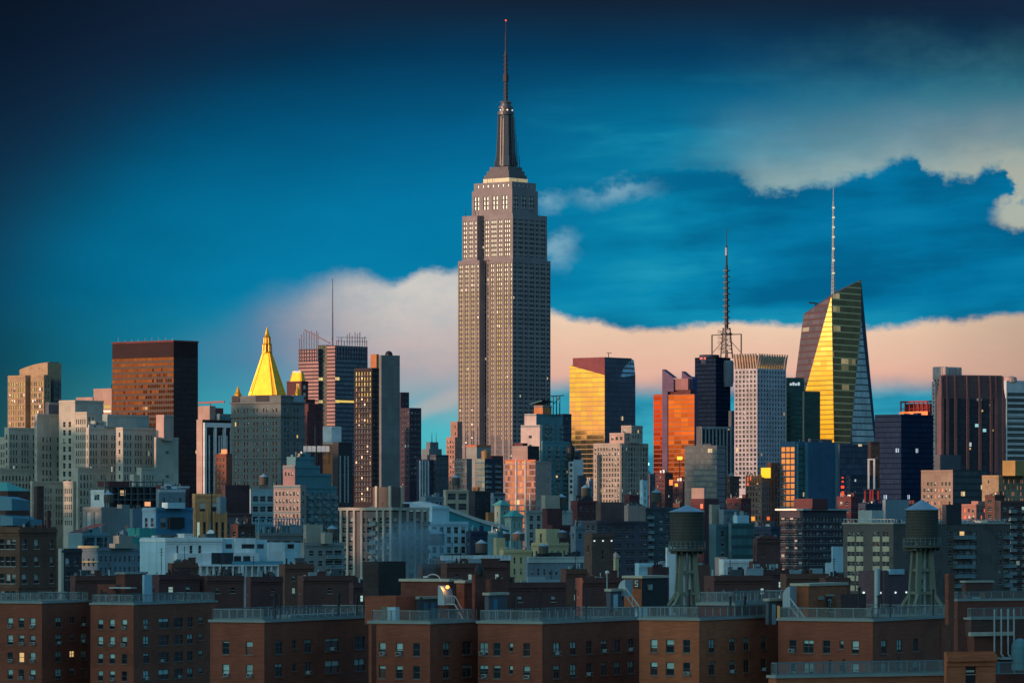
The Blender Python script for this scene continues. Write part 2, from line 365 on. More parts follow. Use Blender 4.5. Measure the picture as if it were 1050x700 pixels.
# ------------------------------------------------------------------ buildings
def S(bw=3.2, fh=3.6, ww=.5, wh=.5, pat='w', top=1.6, mu=.6, rec=.3, sp=0, g=None, rib=0, band=0, at=None, near=False, rows=None, lo=None, ribd=.5, bandh=.35, door=0):
    return dict(bw=bw, fh=fh, ww=ww, wh=wh, pat=pat, top=top, mu=mu, rec=rec, sp=sp, g=g, rib=rib, band=band, at=at, near=near, rows=rows, lo=lo, ribd=ribd, bandh=bandh, door=door)
ALLB = {}
class B:
    """a building: local x runs along its left face (x<=0, outward -y), local y along its right face (outward +x); the near corner is the origin"""
    def __init__(s, name, label, cat, pe, D, a=40.0, wall=None, ylo=620, trim=None, g=None, group=None, seed=0):
        s.pe, s.D, s.a = pe, D, R(a); s.cx = (pe-CX)*D/F; s.ca, s.sa = math.cos(s.a), math.sin(s.a)
        s.t = thing(name, label, cat, (s.cx, D, 0), -s.a, group); s.wall = wall; s.ylo = ylo; s.nwin = 0; s.trim = trim or wall; s.g = g or G_OLD
        s.rnd = random.Random(hash(label) % 9973 if False else sum(map(ord, label))); s.rest = {}; s.nbal = 0; s.roofs = []; ALLB[label] = s; s.dense = name not in ('skyscraper','office_tower','office_slab','apartment_slab'); s.name_ok = name not in ('glass_tower','office_slab','apartment_slab')
    def lx(s, px, y=0.0):
        k = (px-CX)/F; return (k*s.D - s.cx + y*(k*s.ca - s.sa))/(s.ca + k*s.sa)
    def ry(s, px, x=0.0):
        k = (px-CX)/F; return (k*s.D - s.cx - x*(s.ca + k*s.sa))/(s.sa - k*s.ca)
    def z(s, py, x=0.0, y=0.0): return CAMZ + (HY-py)*(s.D - x*s.sa + y*s.ca)/F
    def tier(s, pL, pE, pR, yt, yb=None, y0=0.0, ls=None, rs=None, wall=None, par=.9, name='wall', roof=None, spm=None):
        x1 = s.lx(pE, y0); x0 = s.lx(pL, y0); y1 = s.ry(pR, x1); z1 = s.z(yt, x1, y0); z0 = 0.0 if yb is None else s.z(yb, x1, y0)
        return s.block(x0, x1, y0, y1, z0, z1, ls, rs, wall, par, name, roof, spm)
    def block(s, x0, x1, y0, y1, z0, z1, ls=None, rs=None, wall=None, par=.9, name='wall', roof=None, spm=None):
        w = wall or s.wall; mb = MB()
        mats = [w, spm or STEEL, s.trim, roof or ROOF]
        for st, o, ud, nd, width, rz in ((ls, (x0,y0), (1,0), (0,-1), x1-x0, 0.0), (rs, (x1,y0), (0,1), (1,0), y1-y0, R(90))):
            if isinstance(st, bpy.types.Material):
                m2 = MB(); p0 = (o[0], o[1]); p1 = (o[0]+ud[0]*width, o[1]+ud[1]*width)
                m2.face([(*p0,z0),(*p1,z0),(*p1,z1),(*p0,z1)], 0, [(0,z0),(width,z0),(width,z1),(0,z1)]); m2.build('curtain_wall', st, s.t)
            elif st: s.facade(mb, o, ud, nd, width, z0, z1, st, rz)
            else:
                p0 = (o[0], o[1]); p1 = (o[0]+ud[0]*width, o[1]+ud[1]*width)
                mb.face([(*p0,z0),(*p1,z0),(*p1,z1),(*p0,z1)], 0, [(0,z0),(width,z0),(width,z1),(0,z1)])
        mb.face([(x1,y1,z0),(x0,y1,z0),(x0,y1,z1),(x1,y1,z1)]); mb.face([(x0,y1,z0),(x0,y0,z0),(x0,y0,z1),(x0,y1,z1)])
        t = min(.35, (x1-x0)*.1, (y1-y0)*.1); p = par
        if p > 0:
            X0,X1,Y0,Y1 = x0+t,x1-t,y0+t,y1-t
            for (A,Bq,Cq,Dq) in (((x0,y0),(x1,y0),(X1,Y0),(X0,Y0)),((x1,y0),(x1,y1),(X1,Y1),(X1,Y0)),((x1,y1),(x0,y1),(X0,Y1),(X1,Y1)),((x0,y1),(x0,y0),(X0,Y0),(X0,Y1))):
                mb.face([(*q,z1) for q in (A,Bq,Cq,Dq)], 2); mb.face([(*Dq,z1-p),(*Cq,z1-p),(*Cq,z1),(*Dq,z1)][::-1], 0)
            mb.face([(X0,Y0,z1-p),(X1,Y0,z1-p),(X1,Y1,z1-p),(X0,Y1,z1-p)], 3)
        else: mb.face([(x0,y0,z1),(x1,y0,z1),(x1,y1,z1),(x0,y1,z1)], 3)
        mb.build(name, mats, s.t); s.last = (x0,x1,y0,y1,z0,z1); s.roofs.append(s.last); return s.last
    def facade(s, mb, o, ud, nd, W, z0, z1, st, rz):
        P = lambda u, z, d=0.0: (o[0]+ud[0]*u-nd[0]*d, o[1]+ud[1]*u-nd[1]*d, z)
        def q(u0,u1,za,zb,m=0,d=0.0):
            if u1-u0 > 1e-4 and zb-za > 1e-4: mb.face([P(u0,za,d),P(u1,za,d),P(u1,zb,d),P(u0,zb,d)], m, [(u0,za),(u1,za),(u1,zb),(u0,zb)])
        def bx(u0,u1,za,zb,dp,m):
            f = [P(u0,za,-dp),P(u1,za,-dp),P(u1,zb,-dp),P(u0,zb,-dp)]; k = [P(u0,za,0),P(u1,za,0),P(u1,zb,0),P(u0,zb,0)]
            mb.face(f,m); mb.face([k[0],f[0],f[3],k[3]],m); mb.face([f[1],k[1],k[2],f[2]],m); mb.face([f[3],f[2],k[2],k[3]],m); mb.face([k[0],k[1],f[1],f[0]],m)
        cols = []
        if st['at']:
            for e in st['at']:
                if rz == 0: uc = s.lx(e[0], o[1]) - o[0]
                else: uc = s.ry(e[0], o[0]) - o[1]
                wd = e[1]*(1.0 if rz == 0 else min(2.2, .92*s.ca/s.sa)); cols.append((uc-wd/2, uc+wd/2, 'w' if len(e) < 3 else e[2]))
            cols = [c for c in cols if c[0] > .1 and c[1] < W-.1]; bw = 3
        else:
            n = max(1, round((W-2*st['mu'])/(st['bw']*(.8 if s.D > 1200 and st['rows'] is None and s.dense else 1)))); bw = (W-2*st['mu'])/n
            for i in range(n):
                k = st['pat'][i % len(st['pat'])]
                if k == '.': continue
                f = {'w': st['ww'], 'n': st['ww']*.6, 'x': min(.94, st['ww']*1.5), 'b': .82}[k]
                uc = st['mu'] + bw*(i+.5); cols.append((uc-bw*f/2, uc+bw*f/2, k))
        zlo = max(z0+.5, s.z(st['lo'] or s.ylo, o[0], o[1]))
        fh = st['fh']; zt = z1-st['top']; rows = []
        while zt - fh > zlo and (st['rows'] is None or len(rows) < st['rows']): rows.append((zt-fh*.5-fh*st['wh']/2, zt-fh*.5+fh*st['wh']/2, zt-fh, zt)); zt -= fh
        q(0, W, z0, zt); q(0, W, z1-st['top'], z1)
        rec = st['rec']; g = st['g'] or s.g
        if not st['near'] and not st['rib'] and not st['band'] and s.D < 3300 and W > 5 and s.name_ok:
            bx(0, W, z1-1.0, z1-.45, .28, 2); bx(0, W, z1-1.5, z1-1.3, .14, 2)
            for k in range(3, len(rows), 7): bx(0, W, rows[k][3]-.18, rows[k][3]+.18, .16, 2)
        for (wa, wb, ra, rb) in rows:
            if st['sp']:
                pu = 0
                for (u0,u1,k) in cols:
                    q(pu,u0,ra,rb); q(u0,u1,ra,wa,1,rec*.5); q(u0,u1,wb,rb,1,rec*.5); pu = u1
                q(pu,W,ra,rb)
            else:
                q(0,W,ra,wa); q(0,W,wb,rb); pu = 0
                for (u0,u1,k) in cols: q(pu,u0,wa,wb); pu = u1
                q(pu,W,wa,wb)
            for (u0,u1,k) in cols:
                za, zb = (wa, wb) if k != 's' else (wa+(wb-wa)*.35, wb)
                if k == 's': q(u0,u1,wa,za)
                mb.face([P(u0,za),P(u0,za,rec),P(u0,zb,rec),P(u0,zb)]); mb.face([P(u1,za,rec),P(u1,za),P(u1,zb),P(u1,zb,rec)])
                mb.face([P(u0,za),P(u1,za),P(u1,za,rec),P(u0,za,rec)]); mb.face([P(u0,zb,rec),P(u1,zb,rec),P(u1,zb),P(u0,zb)])
                s.window(P((u0+u1)/2, za, rec), u1-u0, zb-za, rz, g, st, k)
                if k == 'b': s.balcony(P((u0+u1)/2, ra, 0), min(bw*.96, u1-u0+.8), rz)
            if st['band']: bx(0, W, ra-st['bandh']/2, ra+st['bandh']/2, st['band'], 2)
        if st['rib']:
            zb_ = rows[-1][2] if rows else z0
            n = max(1, round((W-2*st['mu'])/st['bw'])); bw = (W-2*st['mu'])/n
            for i in range(n+1):
                uc = st['mu']+bw*i
                bx(max(0,uc-st['ribd']/2), min(W,uc+st['ribd']/2), zb_, z1-.02, st['rib'], 2)
    WM = {}
    def window(s, loc, w, h, rz, g, st, k):
        key = (round(w,2), round(h,2), g.name, st['near'], bool(st['sp']), st['rec'])
        if st['near']: return near_window(s, loc, w, h, rz, k)
        if key not in B.WM:
            m = MB(); m.face([(-w/2,0,0),(w/2,0,0),(w/2,0,h),(-w/2,0,h)], 0, [(0,0),(1,0),(1,1),(0,1)])
            m.box(-w/2, w/2, -.07, -.01, h*.48, h*.48+.09, 1)
            if not st['sp'] and st['rec'] >= .2: m.box(-w/2-.1, w/2+.1, -st['rec']-.12, -.01, -.16, -.005, 2)
            B.WM[key] = (m, m.mesh('window', [g, FRAME, SILLM]))
        m, me = B.WM[key]
        if s.nwin < 100: inst('window', me, s.t, loc, rz); s.nwin += 1
        else: s.rest.setdefault(g.name, (MB(), g))[0].add(m, Matrix.Translation(loc) @ Matrix.Rotation(rz, 4, 'Z'))
    BM = {}
    def balcony(s, loc, w, rz):
        key = round(w,1)
        if key not in B.BM:
            m = MB(); m.box(-w/2, w/2, -1.5, 0, -.12, .1, 0); m.box(-w/2, w/2, -1.5, -1.44, .1, 1.1, 1); m.box(-w/2, -w/2+.06, -1.44, 0, .1, 1.1, 1); m.box(w/2-.06, w/2, -1.44, 0, .1, 1.1, 1)
            B.BM[key] = m.mesh('balcony', [plain('balcony_concrete', (.33,.36,.36), .8), plain('balcony_rail', (.16,.24,.26), .5)])
        if s.nbal < 100: inst('balcony', B.BM[key], s.t, loc, rz); s.nbal += 1
    def done(s):
        for nm, (mb, g) in s.rest.items():
            o = mb.build('window', [g, FRAME, SILLM], s.t); o['kind'] = 'stuff'
        return s
    # roof furniture, in fractions of the last tier's roof
    def stuff(s, n=4, h=3.0, mat=None, pipes=3, last=None):
        x0,x1,y0,y1,z0,z1 = last or s.last; r = s.rnd; zb = z1-.9
        if s.D < 2600:
            n += 2; pipes += 3
            m = MB(); xa, ya = x0+(x1-x0)*r.uniform(.15,.4), y0+(y1-y0)*r.uniform(.15,.8); L_ = (x1-x0)*r.uniform(.3,.5); m.box(xa,xa+L_,ya-.4,ya+.4,zb+.4,zb+1.1); m.box(xa+L_-.8,xa+L_,ya-.4,ya+min(5,(y1-y0)*.15),zb+.41,zb+1.0); m.build('duct', GALV, s.t)
            ax, ay = r.uniform(x0+1,x1-1), r.uniform(y0+.5,y1-.5); m = MB(); hh = r.uniform(3,6.5); m.bar((ax,ay,zb),(ax,ay,zb+hh),.09); [m.bar((ax-q,ay,zb+hh*k_),(ax+q,ay,zb+hh*k_),.06) for q,k_ in ((.7,.95),(.9,.86),(.6,.77))]; m.build('antenna', DARKM, s.t)
        for i in range(n):
            w = r.uniform(.10,.26)*(x1-x0); d = r.uniform(.12,.3)*(y1-y0); cx = r.uniform(x0+w*.6, x1-w*.6); cy = r.uniform(y0+d*.6, y1-d*.6); hh = h*r.uniform(.5,1.15)
            m = MB(); m.box(cx-w/2, cx+w/2, cy-d/2, cy+d/2, zb, zb+hh, 0)
            if r.random() < .5: m.box(cx-w*.56, cx+w*.56, cy-d*.56, cy+d*.56, zb+hh+.003, zb+hh+.25, 0)
            m.build(r.choice(['bulkhead','roof_plant','bulkhead']), mat or r.choice([s.wall, STEEL, GALV, s.wall]), s.t)
        for i in range(pipes):
            cx = r.uniform(x0+1, x1-1); cy = r.uniform(y0+1, y1-1); m = MB(); hh = r.uniform(.6,1.2)*h
            m.tube((cx,cy,zb), (cx,cy,zb+hh), .22, .18, 6); m.build(r.choice(['vent_pipe','flue']), DARKM if r.random() < .6 else GALV, s.t)
    def bx(s, name, x0,x1,y0,y1,z0,z1, mat):
        m = MB(); m.box(x0,x1,y0,y1,z0,z1); return m.build(name, mat, s.t)
    def mast(s, name, x, y, z0, z1, r, mat=None):
        m = MB(); m.tube((x,y,z0),(x,y,z1), r, r*.4, 6); return m.build(name, mat or DARKM, s.t)
def at(px, py, D): return Vector(((px-CX)*D/F, D, CAMZ+(HY-py)*D/F))
NEAR = {}
def near_window(s, loc, w, h, rz, k):
    r = s.rnd
    key = (round(w,2), round(h,2))
    if key not in NEAR:
        g = glass('window_pane_brick_block', lit=.02, blind=.66, blindc=(.46,.80,.74), dark=(.008,.016,.02), ior=2.0, jit=.05)
        p = MB(); p.face([(-w/2,0,0),(w/2,0,0),(w/2,0,h),(-w/2,0,h)], 0, [(0,0),(1,0),(1,1),(0,1)])
        f = MB(); e = .07
        f.box(-w/2, -w/2+e, -.08, -.005, 0, h); f.box(w/2-e, w/2, -.08, -.005, 0, h); f.box(-w/2+e, w/2-e, -.08, -.005, 0, e); f.box(-w/2+e, w/2-e, -.08, -.005, h-e, h)
        f.box(-w/2+e, w/2-e, -.10, -.005, h*.5-e/2, h*.5+e/2)
        if w > 1.1: f.box(-e/2, e/2, -.09, -.004, e, h-e)
        sl = MB(); sl.box(-w/2-.1, w/2+.1, -.30, .02, -.13, -.004)
        ac = MB(); ac.box(-.31, .31, -.55, .05, .08, .48, 0); ac.box(-.26, .10, -.565, -.551, .13, .43, 1); ac.box(.15, .27, -.565, -.551, .13, .43, 1)
        NEAR[key] = (p.mesh('window', g), f.mesh('frame', plain('dark_window_frame', (.10,.10,.10), .5)), sl.mesh('sill', plain('brick_sill', (.24,.17,.14), .85)),
                     ac.mesh('air_conditioner', [plain('ac_casing', (.52,.56,.55), .5), DARKM]))
    p, f, sl, ac = NEAR[key]
    if s.nwin >= 100: return
    s.nwin += 1
    o = inst('window', p, s.t, loc, rz); inst('frame', f, o, (0,0,0)); inst('sill', sl, o, (0,0,0))
    if k != 's' and r.random() < .34: inst('air_conditioner', ac, o, (r.choice([-.12,.12,0])*w, 0, 0))
# ------------------------------------------------------------------ ground
g_ = MB(); g_.face([(-30000,-6000,0),(30000,-6000,0),(30000,45000,0),(-30000,45000,0)])
tag(g_.build('ground', plain('asphalt', (.05,.05,.052), .9, var=.6, sc=.01)), kind='structure')

# ------------------------------------------------------------------ masonry and glass used by the towers
LIME = wall('limestone', (.27,.235,.245)); CREAM = wall('cream_limestone', (.50,.46,.38)); GREY = wall('grey_stone', (.15,.175,.18)); CONC = wall('concrete', (.30,.31,.30), 'panel')
BRICK = wall('red_brick', (.25,.085,.055), 'brick'); BROWN = wall('brown_brick', (.19,.085,.058), 'brick'); MAROON = wall('maroon_brick', (.13,.04,.045), 'brick')
TAN = wall('tan_brick', (.44,.30,.18), 'brick'); WHITE = wall('white_masonry', (.80,.81,.79)); PINK = wall('pink_stone', (.50,.33,.28)); DARK = wall('dark_stone', (.045,.045,.055))
NAVY = wall('navy_panel', (.035,.055,.10), 'panel'); BLUEW = wall('blue_painted_wall', (.08,.24,.38)); TEALW = wall('teal_masonry', (.10,.25,.29)); SLATE = wall('slate_stone', (.10,.11,.13)); BROWNST = wall('brown_granite', (.145,.08,.088), 'panel')
GILT = plain('gilded_roof', (.95,.43,.035), .42, .75, var=.7, sc=.5)
COPPER = plain('verdigris_copper', (.10,.42,.37), .7, .0); ORANGE = wall('orange_brick', (.55,.20,.08), 'brick')

# ------------------------------------------------------------------ the great stepped limestone skyscraper
b = B('skyscraper', 'tallest limestone skyscraper, stepped shaft with a mooring mast and long spire', 'skyscraper', 525.6, 3507, wall=LIME, ylo=480, g=G_ESB)
ALU = plain('aluminium_spandrel', (.028,.028,.036), .4, .4)
sl = lambda pat='ww.www.', **k: S(bw=1.95, fh=3.62, ww=.68, wh=.54, pat=pat, top=k.pop('top',3.0), mu=.7, rec=.45, sp=1, **k)
R1 = dict(spm=ALU, par=.6)
b.tier(502, 525.6, 564.5, 265, None, 0, sl(), sl(), **R1)                      # main shaft: right-hand bay with the whole side
x0,x1,y0,y1,z0,zA = b.last
xl = b.lx(469.7, 0); xr = b.lx(491.5, 0)
b.block(xl, xr, 0, y1, 0, zA, sl('ww.'), None, **R1)                          # left-hand bay
b.block(xr+.02, x0-.02, 5.5, y1-5, 0, zA-.5, S(bw=2.6, fh=3.62, ww=.62, wh=.5, top=2, rec=.3, sp=1, g=glass('window_pane_in_recess', lit=.05, blind=.2, litc=(1,.85,.4), lits=.8)), None, **R1)
yB = 1.6
b.tier(496.5, 525.8, 561, 219, 265.5, yB, sl('ww.www.', top=4), sl(top=4), **R1)
lb = b.last
b.block(b.lx(474, yB), b.lx(489.3, yB), yB, lb[3], lb[4], lb[5], sl('ww.', top=4), None, **R1)
b.block(b.lx(489.3, yB)+.02, lb[0]-.02, yB+5, lb[3]-3, lb[4], lb[5]+1, S(bw=2.4, fh=3.62, ww=.6, wh=.5, top=2, sp=1), None, **R1)
for px in (477, 482, 487): b.mast('antenna', b.lx(px, yB+1), yB+1.5, lb[5]-.5, lb[5]+b.rnd.uniform(4,8), .25)
yC = 5.5
b.tier(484, 525.2, 551.6, 194, 219.5, yC, S(bw=3.3, fh=3.62, ww=.6, wh=.74, pat='ww.', top=4.4, mu=1.5, rec=.6, sp=1, rows=5), S(bw=3.3, fh=3.62, ww=.6, wh=.74, pat='ww.', top=4.4, mu=1.5, rec=.6, sp=1, rows=5), **R1)
b.tier(486, 525, 549.5, 186, 194, yC+1, S(bw=5.4, fh=4.2, ww=.34, wh=.42, top=.6, mu=1.6, rec=.5, rows=1), S(bw=5.4, fh=4.2, ww=.34, wh=.42, top=.6, mu=1.6, rec=.5, rows=1), **R1)
lc = b.last
# observatory base, stepping in to the mast: a warm glow is put into the lower ledge
ledge = plain('glowing_ledge', (.6,.55,.42), .7, 0, (1,.74,.30), .30)
yD = yC+4.5
b.tier(495.5, 522, 541, 182.2, 186.4, yD, None, None, par=0, wall=ledge, name='glowing_ledge')
b.tier(496.5, 522, 540.2, 178.5, 182.2, yD+.8, None, None, par=0, wall=wall('mast_stone', (.16,.15,.16)), name='setback_ring')
b.tier(499, 521.7, 538, 174.5, 178.5, yD+2.2, None, None, par=0, wall=wall('mast_stone', (.16,.15,.16)), name='setback_ring')
b.tier(502, 521, 535.5, 170.5, 174.5, yD+4.2, None, None, par=0, wall=wall('mast_stone', (.16,.15,.16)), name='setback_ring')
la = b.last; mx, my = (la[0]+la[1])/2, (la[2]+la[3])/2
MZ = lambda py: b.z(py, mx, my); PXM = (3507/F)
mastm = plain('mast_metal', (.14,.14,.16), .45, .35); darkm = plain('mast_glass', (.03,.04,.05), .25, .3)
m = MB(); m.lathe(mx, my, [(8.6*PXM, MZ(170.8)), (7.6*PXM, MZ(150)), (7.0*PXM, MZ(122)), (6.6*PXM, MZ(118))], 16, rot=R(22.5)); m.build('mast_shaft', darkm, b.t)
m = MB()
for i in range(4):                                                             # four winged buttresses of the mast
    an = R(45+90*i); c_, s_ = math.cos(an), math.sin(an)
    for (r0, pz0, r1, pz1, w) in ((12.5, 170.8, 10.0, 160, 3.6), (10.0, 160, 9.0, 140, 3.2), (9.0, 140, 8.4, 119, 2.8)):
        zA_, zB_ = MZ(pz0), MZ(pz1); r0 *= PXM; r1 *= PXM
        t_ = (-s_*w*.5, c_*w*.5); ri = 4*PXM
        A = [(mx+c_*ri+t_[0], my+s_*ri+t_[1]), (mx+c_*r0+t_[0], my+s_*r0+t_[1]), (mx+c_*r0-t_[0], my+s_*r0-t_[1]), (mx+c_*ri-t_[0], my+s_*ri-t_[1])]
        Bq = [(mx+c_*ri+t_[0], my+s_*ri+t_[1]), (mx+c_*r1+t_[0], my+s_*r1+t_[1]), (mx+c_*r1-t_[0], my+s_*r1-t_[1]), (mx+c_*ri-t_[0], my+s_*ri-t_[1])]
        for k in range(4):
            j = (k+1) % 4; m.face([(*A[j],zA_),(*A[k],zA_),(*Bq[k],zB_),(*Bq[j],zB_)])
        m.face([(*q,zB_) for q in Bq][::-1])
m.build('mast_buttress', mastm, b.t)
m = MB()
for i in range(8):
    an = R(45*i); m.bar((mx+math.cos(an)*8.4*PXM, my+math.sin(an)*8.4*PXM, MZ(170)), (mx+math.cos(an)*7.1*PXM, my+math.sin(an)*7.1*PXM, MZ(120)), 1.0)
m.build('mast_rib', mastm, b.t)
m = MB(); m.lathe(mx, my, [(8.4*PXM, MZ(118)), (8.6*PXM, MZ(115)), (8.0*PXM, MZ(114.5))], 20); m.lathe(mx, my, [(6.2*PXM, MZ(114.5)), (6.2*PXM, MZ(111.5))], 20)
m.lathe(mx, my, [(7.6*PXM, MZ(111.5)), (7.6*PXM, MZ(109.5)), (7.0*PXM, MZ(109))], 20); m.lathe(mx, my, [(5.6*PXM, MZ(109)), (5.2*PXM, MZ(106))], 20); m.lathe(mx, my, [(6.6*PXM, MZ(106)), (6.0*PXM, MZ(104.5)), (2.2*PXM, MZ(103))], 20)
m.build('mast_crown', mastm, b.t)
for i in range(10):
    an = R(36*i); b.bx('beacon', mx+math.cos(an)*6.4*PXM-.4, mx+math.cos(an)*6.4*PXM+.4, my+math.sin(an)*6.4*PXM-.4, my+math.sin(an)*6.4*PXM+.4, MZ(114), MZ(112.6), plain('beacon_lamp', (.6,.6,.5), .5, 0, (1,.85,.6), .9)) if i % 2 else None
sp_ = MB(); sp_.tube((mx,my,MZ(103.5)), (mx,my,MZ(84)), 1.5, 1.3, 8); sp_.tube((mx,my,MZ(84)), (mx,my,MZ(76)), 2.2, 2.2, 8); sp_.tube((mx,my,MZ(76)), (mx,my,MZ(53)), 1.25, 1.1, 8); sp_.tube((mx,my,MZ(53)), (mx,my,MZ(35)), .75, .6, 6); sp_.tube((mx,my,MZ(35)), (mx,my,MZ(22)), .42, .25, 6)
for pz in (100, 96, 92, 88, 72, 67, 62, 58): sp_.tube((mx,my,MZ(pz)), (mx,my,MZ(pz)+.8), 1.9, 1.9, 8)
sp_.build('spire', plain('spire_steel', (.07,.06,.07), .5, .4), b.t)
for pz in (53, 22): b.bx('beacon', mx-.4, mx+.4, my-.4, my+.4, MZ(pz), MZ(pz)+1.2, REDLAMP)
for (px, p0, p1) in ((531, 168, 138), (533, 166, 146), (529.5, 170, 120), (535, 172, 160), (508, 170, 128)):
    k = (px-518)*PXM*.72; b.mast('antenna', mx+k, my+k*.6, MZ(p0)-2, MZ(p1), .35)
for px in (500, 508, 516, 534, 541): b.mast('antenna', (px-518)*PXM*.9+mx, lc[2]+2+(10 if px > 525 else 0), lc[5]-.5, lc[5]+4, .2)
b.done()

# ------------------------------------------------------------------ left group
b = B('apartment_tower', 'slim tan tower with a curved crown and gold-lit windows, far left', 'tower', 45, 2600, wall=TAN, ylo=445, g=G_MIR)
st = S(bw=2.5, fh=3.3, ww=.74, wh=.62, top=3.5, mu=.5, pat='wwwww')
b.tier(31.5, 45, 52, 384, None, 0, st, S(bw=3, fh=3.3, g=G_DIM), wall=TAN); l1 = b.last
b.block(b.lx(8), b.lx(26), 0, l1[3], 0, l1[5], st, None); b.block(b.lx(26)+.02, l1[0]-.02, 4, l1[3], 0, l1[5]-1, S(bw=3, fh=3.3, g=G_DIM), None, wall=DARK)
crown = MB(); yk = 9.0
for k in range(8):                                                             # crown with an arched top line
    pa, pb = 20+k*3.6, 20+(k+1)*3.6
    ta, tb = 371.5+7.5*(1-k/8)**1.7, 371.5+7.5*(1-(k+1)/8)**1.7
    xa, xb = b.lx(pa, yk), b.lx(pb, yk); za, zb = b.z(ta, xa, yk), b.z(tb, xb, yk)
    crown.face([(xa,yk,0),(xb,yk,0),(xb,yk,zb),(xa,yk,za)]); crown.face([(xa,yk,za),(xb,yk,zb),(xb,yk+11,zb),(xa,yk+11,za)]); crown.face([(xb,yk+11,0),(xa,yk+11,0),(xa,yk+11,za),(xb,yk+11,zb)])
xb = b.lx(48.8, yk); zb = b.z(371.5, xb, yk); crown.face([(xb,yk,0),(xb,yk+11,0),(xb,yk+11,zb),(xb,yk,zb)]); xa = b.lx(20, yk); crown.face([(xa,yk+11,0),(xa,yk,0),(xa,yk,b.z(379,xa,yk)),(xa,yk+11,b.z(379,xa,yk))])
crown.build('crown', TAN, b.t)
b.tier(47, 51, 60, 371, None, 12, None, S(bw=4, fh=3.3, ww=.5, wh=.8, pat='.w', g=G_DIM), wall=BROWNST); b.tier(50, 55, 62.5, 388.5, None, 10.5, None, S(bw=4, fh=3.3, g=G_DIM), wall=SLATE)
b.done()

b = B('office_block', 'cream stepped prewar office block with wings of narrow windows, far left', 'building', 126, 2450, wall=CREAM, ylo=545, trim=CREAM, g=G_DIM)
s3 = S(bw=2.6, fh=4.3, ww=.56, wh=.6, pat='www.', top=3.2, mu=.8, rec=.5); s2 = S(bw=3.1, fh=4.3, ww=.55, wh=.6, pat='www', top=3.2, mu=1.2, rec=.5)
n3 = S(bw=2.2, fh=4.3, ww=.5, wh=.6, pat='www', top=3.2, mu=.6, rec=.5)
b.tier(119, 126, 166, 438, None, 0, S(bw=3.2, fh=4.55, ww=.4, wh=.5, pat='w', mu=1), s3); lr = b.last
b.tier(158, 160, 183, 448, None, 14, None, S(bw=6, fh=13, ww=.5, wh=.1, pat='.w'), wall=CREAM)
b.tier(140, 145, 160, 479, None, -5, s2, s2); b.tier(133, 137, 148, 486, None, -8, s2, s2)
b.tier(88, 91, 120, 438, None, -4, n3, s3); b.stuff(2, 4)
b.tier(76.5, 89, 98, 422, None, 4, n3, S(bw=4, fh=4.55)); b.tier(60.5, 77, 106, 410, None, 14, S(bw=4, fh=4.55, ww=.45, wh=.6, pat='www', top=11, mu=2, rows=8), S(bw=6, fh=8, ww=.4, pat='.w', top=14, rows=1))
b.tier(35.5, 38, 62, 424, None, 6, n3, S(bw=3.4, fh=4.55, ww=.45, wh=.56, pat='.www', top=12)); b.tier(4.5, 9, 37, 438, None, 3, n3, s3); b.tier(-3, 6, 8, 448, None, 8, n3, None)
b.tier(-30, 0, 34, 480, None, -6, s2, s2); b.tier(31, 33, 66, 493, None, -9, n3, s3); b.tier(65, 75, 80, 493, None, -13, n3, None); b.tier(78, 80, 114, 479, None, -12, n3, s2); b.tier(95, 97, 118, 531, None, -18, s2, s2)
for (pL,pE,pR,yt,yb,y0) in ((105,110,153,424.5,438,9),(93,97,120,431,438,3)): b.tier(pL,pE,pR,yt,yb,y0, None, S(bw=6, fh=6, ww=.6, wh=.6, top=1, rows=1), wall=wall('green_grey_metal', (.30,.38,.36)), name='penthouse')
m = MB(); xq, yq = b.lx(163, 24), 24; 
b.tier(160, 168, 178, 425, 450, 18, None, S(bw=5, fh=8, pat='.w', top=14, rows=1), wall=PINK, name='stair_tower'); b.tier(46.5, 50, 60, 412, 425, 16, None, S(bw=4, fh=7, ww=.6, wh=.7, top=1, rows=1), wall=SLATE, name='penthouse')
b.done()

b = B('office_tower', 'dark bronze glass slab tower catching a gold strip of sunset on its left face', 'tower', 178, 3060, wall=DARK, ylo=510)
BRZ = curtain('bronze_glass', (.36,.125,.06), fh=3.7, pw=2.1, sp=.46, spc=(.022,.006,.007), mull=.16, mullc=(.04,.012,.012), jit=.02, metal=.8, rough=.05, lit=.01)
BRZ2 = curtain('bronze_glass_shaded', (.06,.05,.06), fh=3.7, pw=2.1, sp=.42, spc=(.012,.009,.012), mull=.16, mullc=(.012,.01,.012), jit=.02, metal=.6, rough=.08, lit=.012)  # same glass for the right face, its shade put into darker colours
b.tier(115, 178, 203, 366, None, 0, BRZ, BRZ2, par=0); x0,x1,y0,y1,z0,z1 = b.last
b.block(x0, x1, y0, y1, z1+.01, b.z(350.5), None, None, wall=wall('bronze_panel', (.028,.009,.012), 'panel'), par=0, name='crown'); b.block(x0-.3, x1+.3, y0-.3, y1+.3, b.z(350.5)+.01, b.z(348.6), None, None, wall=wall('bronze_cornice', (.16,.04,.04)), par=.6, name='cornice')
for k in range(9): b.mast('antenna', x0+(x1-x0)*(.05+.11*k), y0+3, b.z(348.6), b.z(348.6)+b.rnd.uniform(1.5,3.5), .2, GALV)
b.done()
b = B('office_block', 'small pink-topped block with gold windows half hidden left of the bronze tower', 'building', 114.5, 3150, wall=PINK, ylo=432, g=G_MIR)
b.tier(96, 114.5, 120, 398, None, 0, S(bw=9, fh=3.5, ww=.9, wh=.6, pat='w', top=7.5, mu=.5), None); b.tier(78, 95, 99, 407, None, 12, None, None); b.mast('antenna', -6, 6, b.z(398), b.z(393), .4); b.done()
b = B('office_block', 'pink-roofed block with a rooftop crane beside the bronze tower', 'building', 215, 3250, wall=PINK, ylo=470)
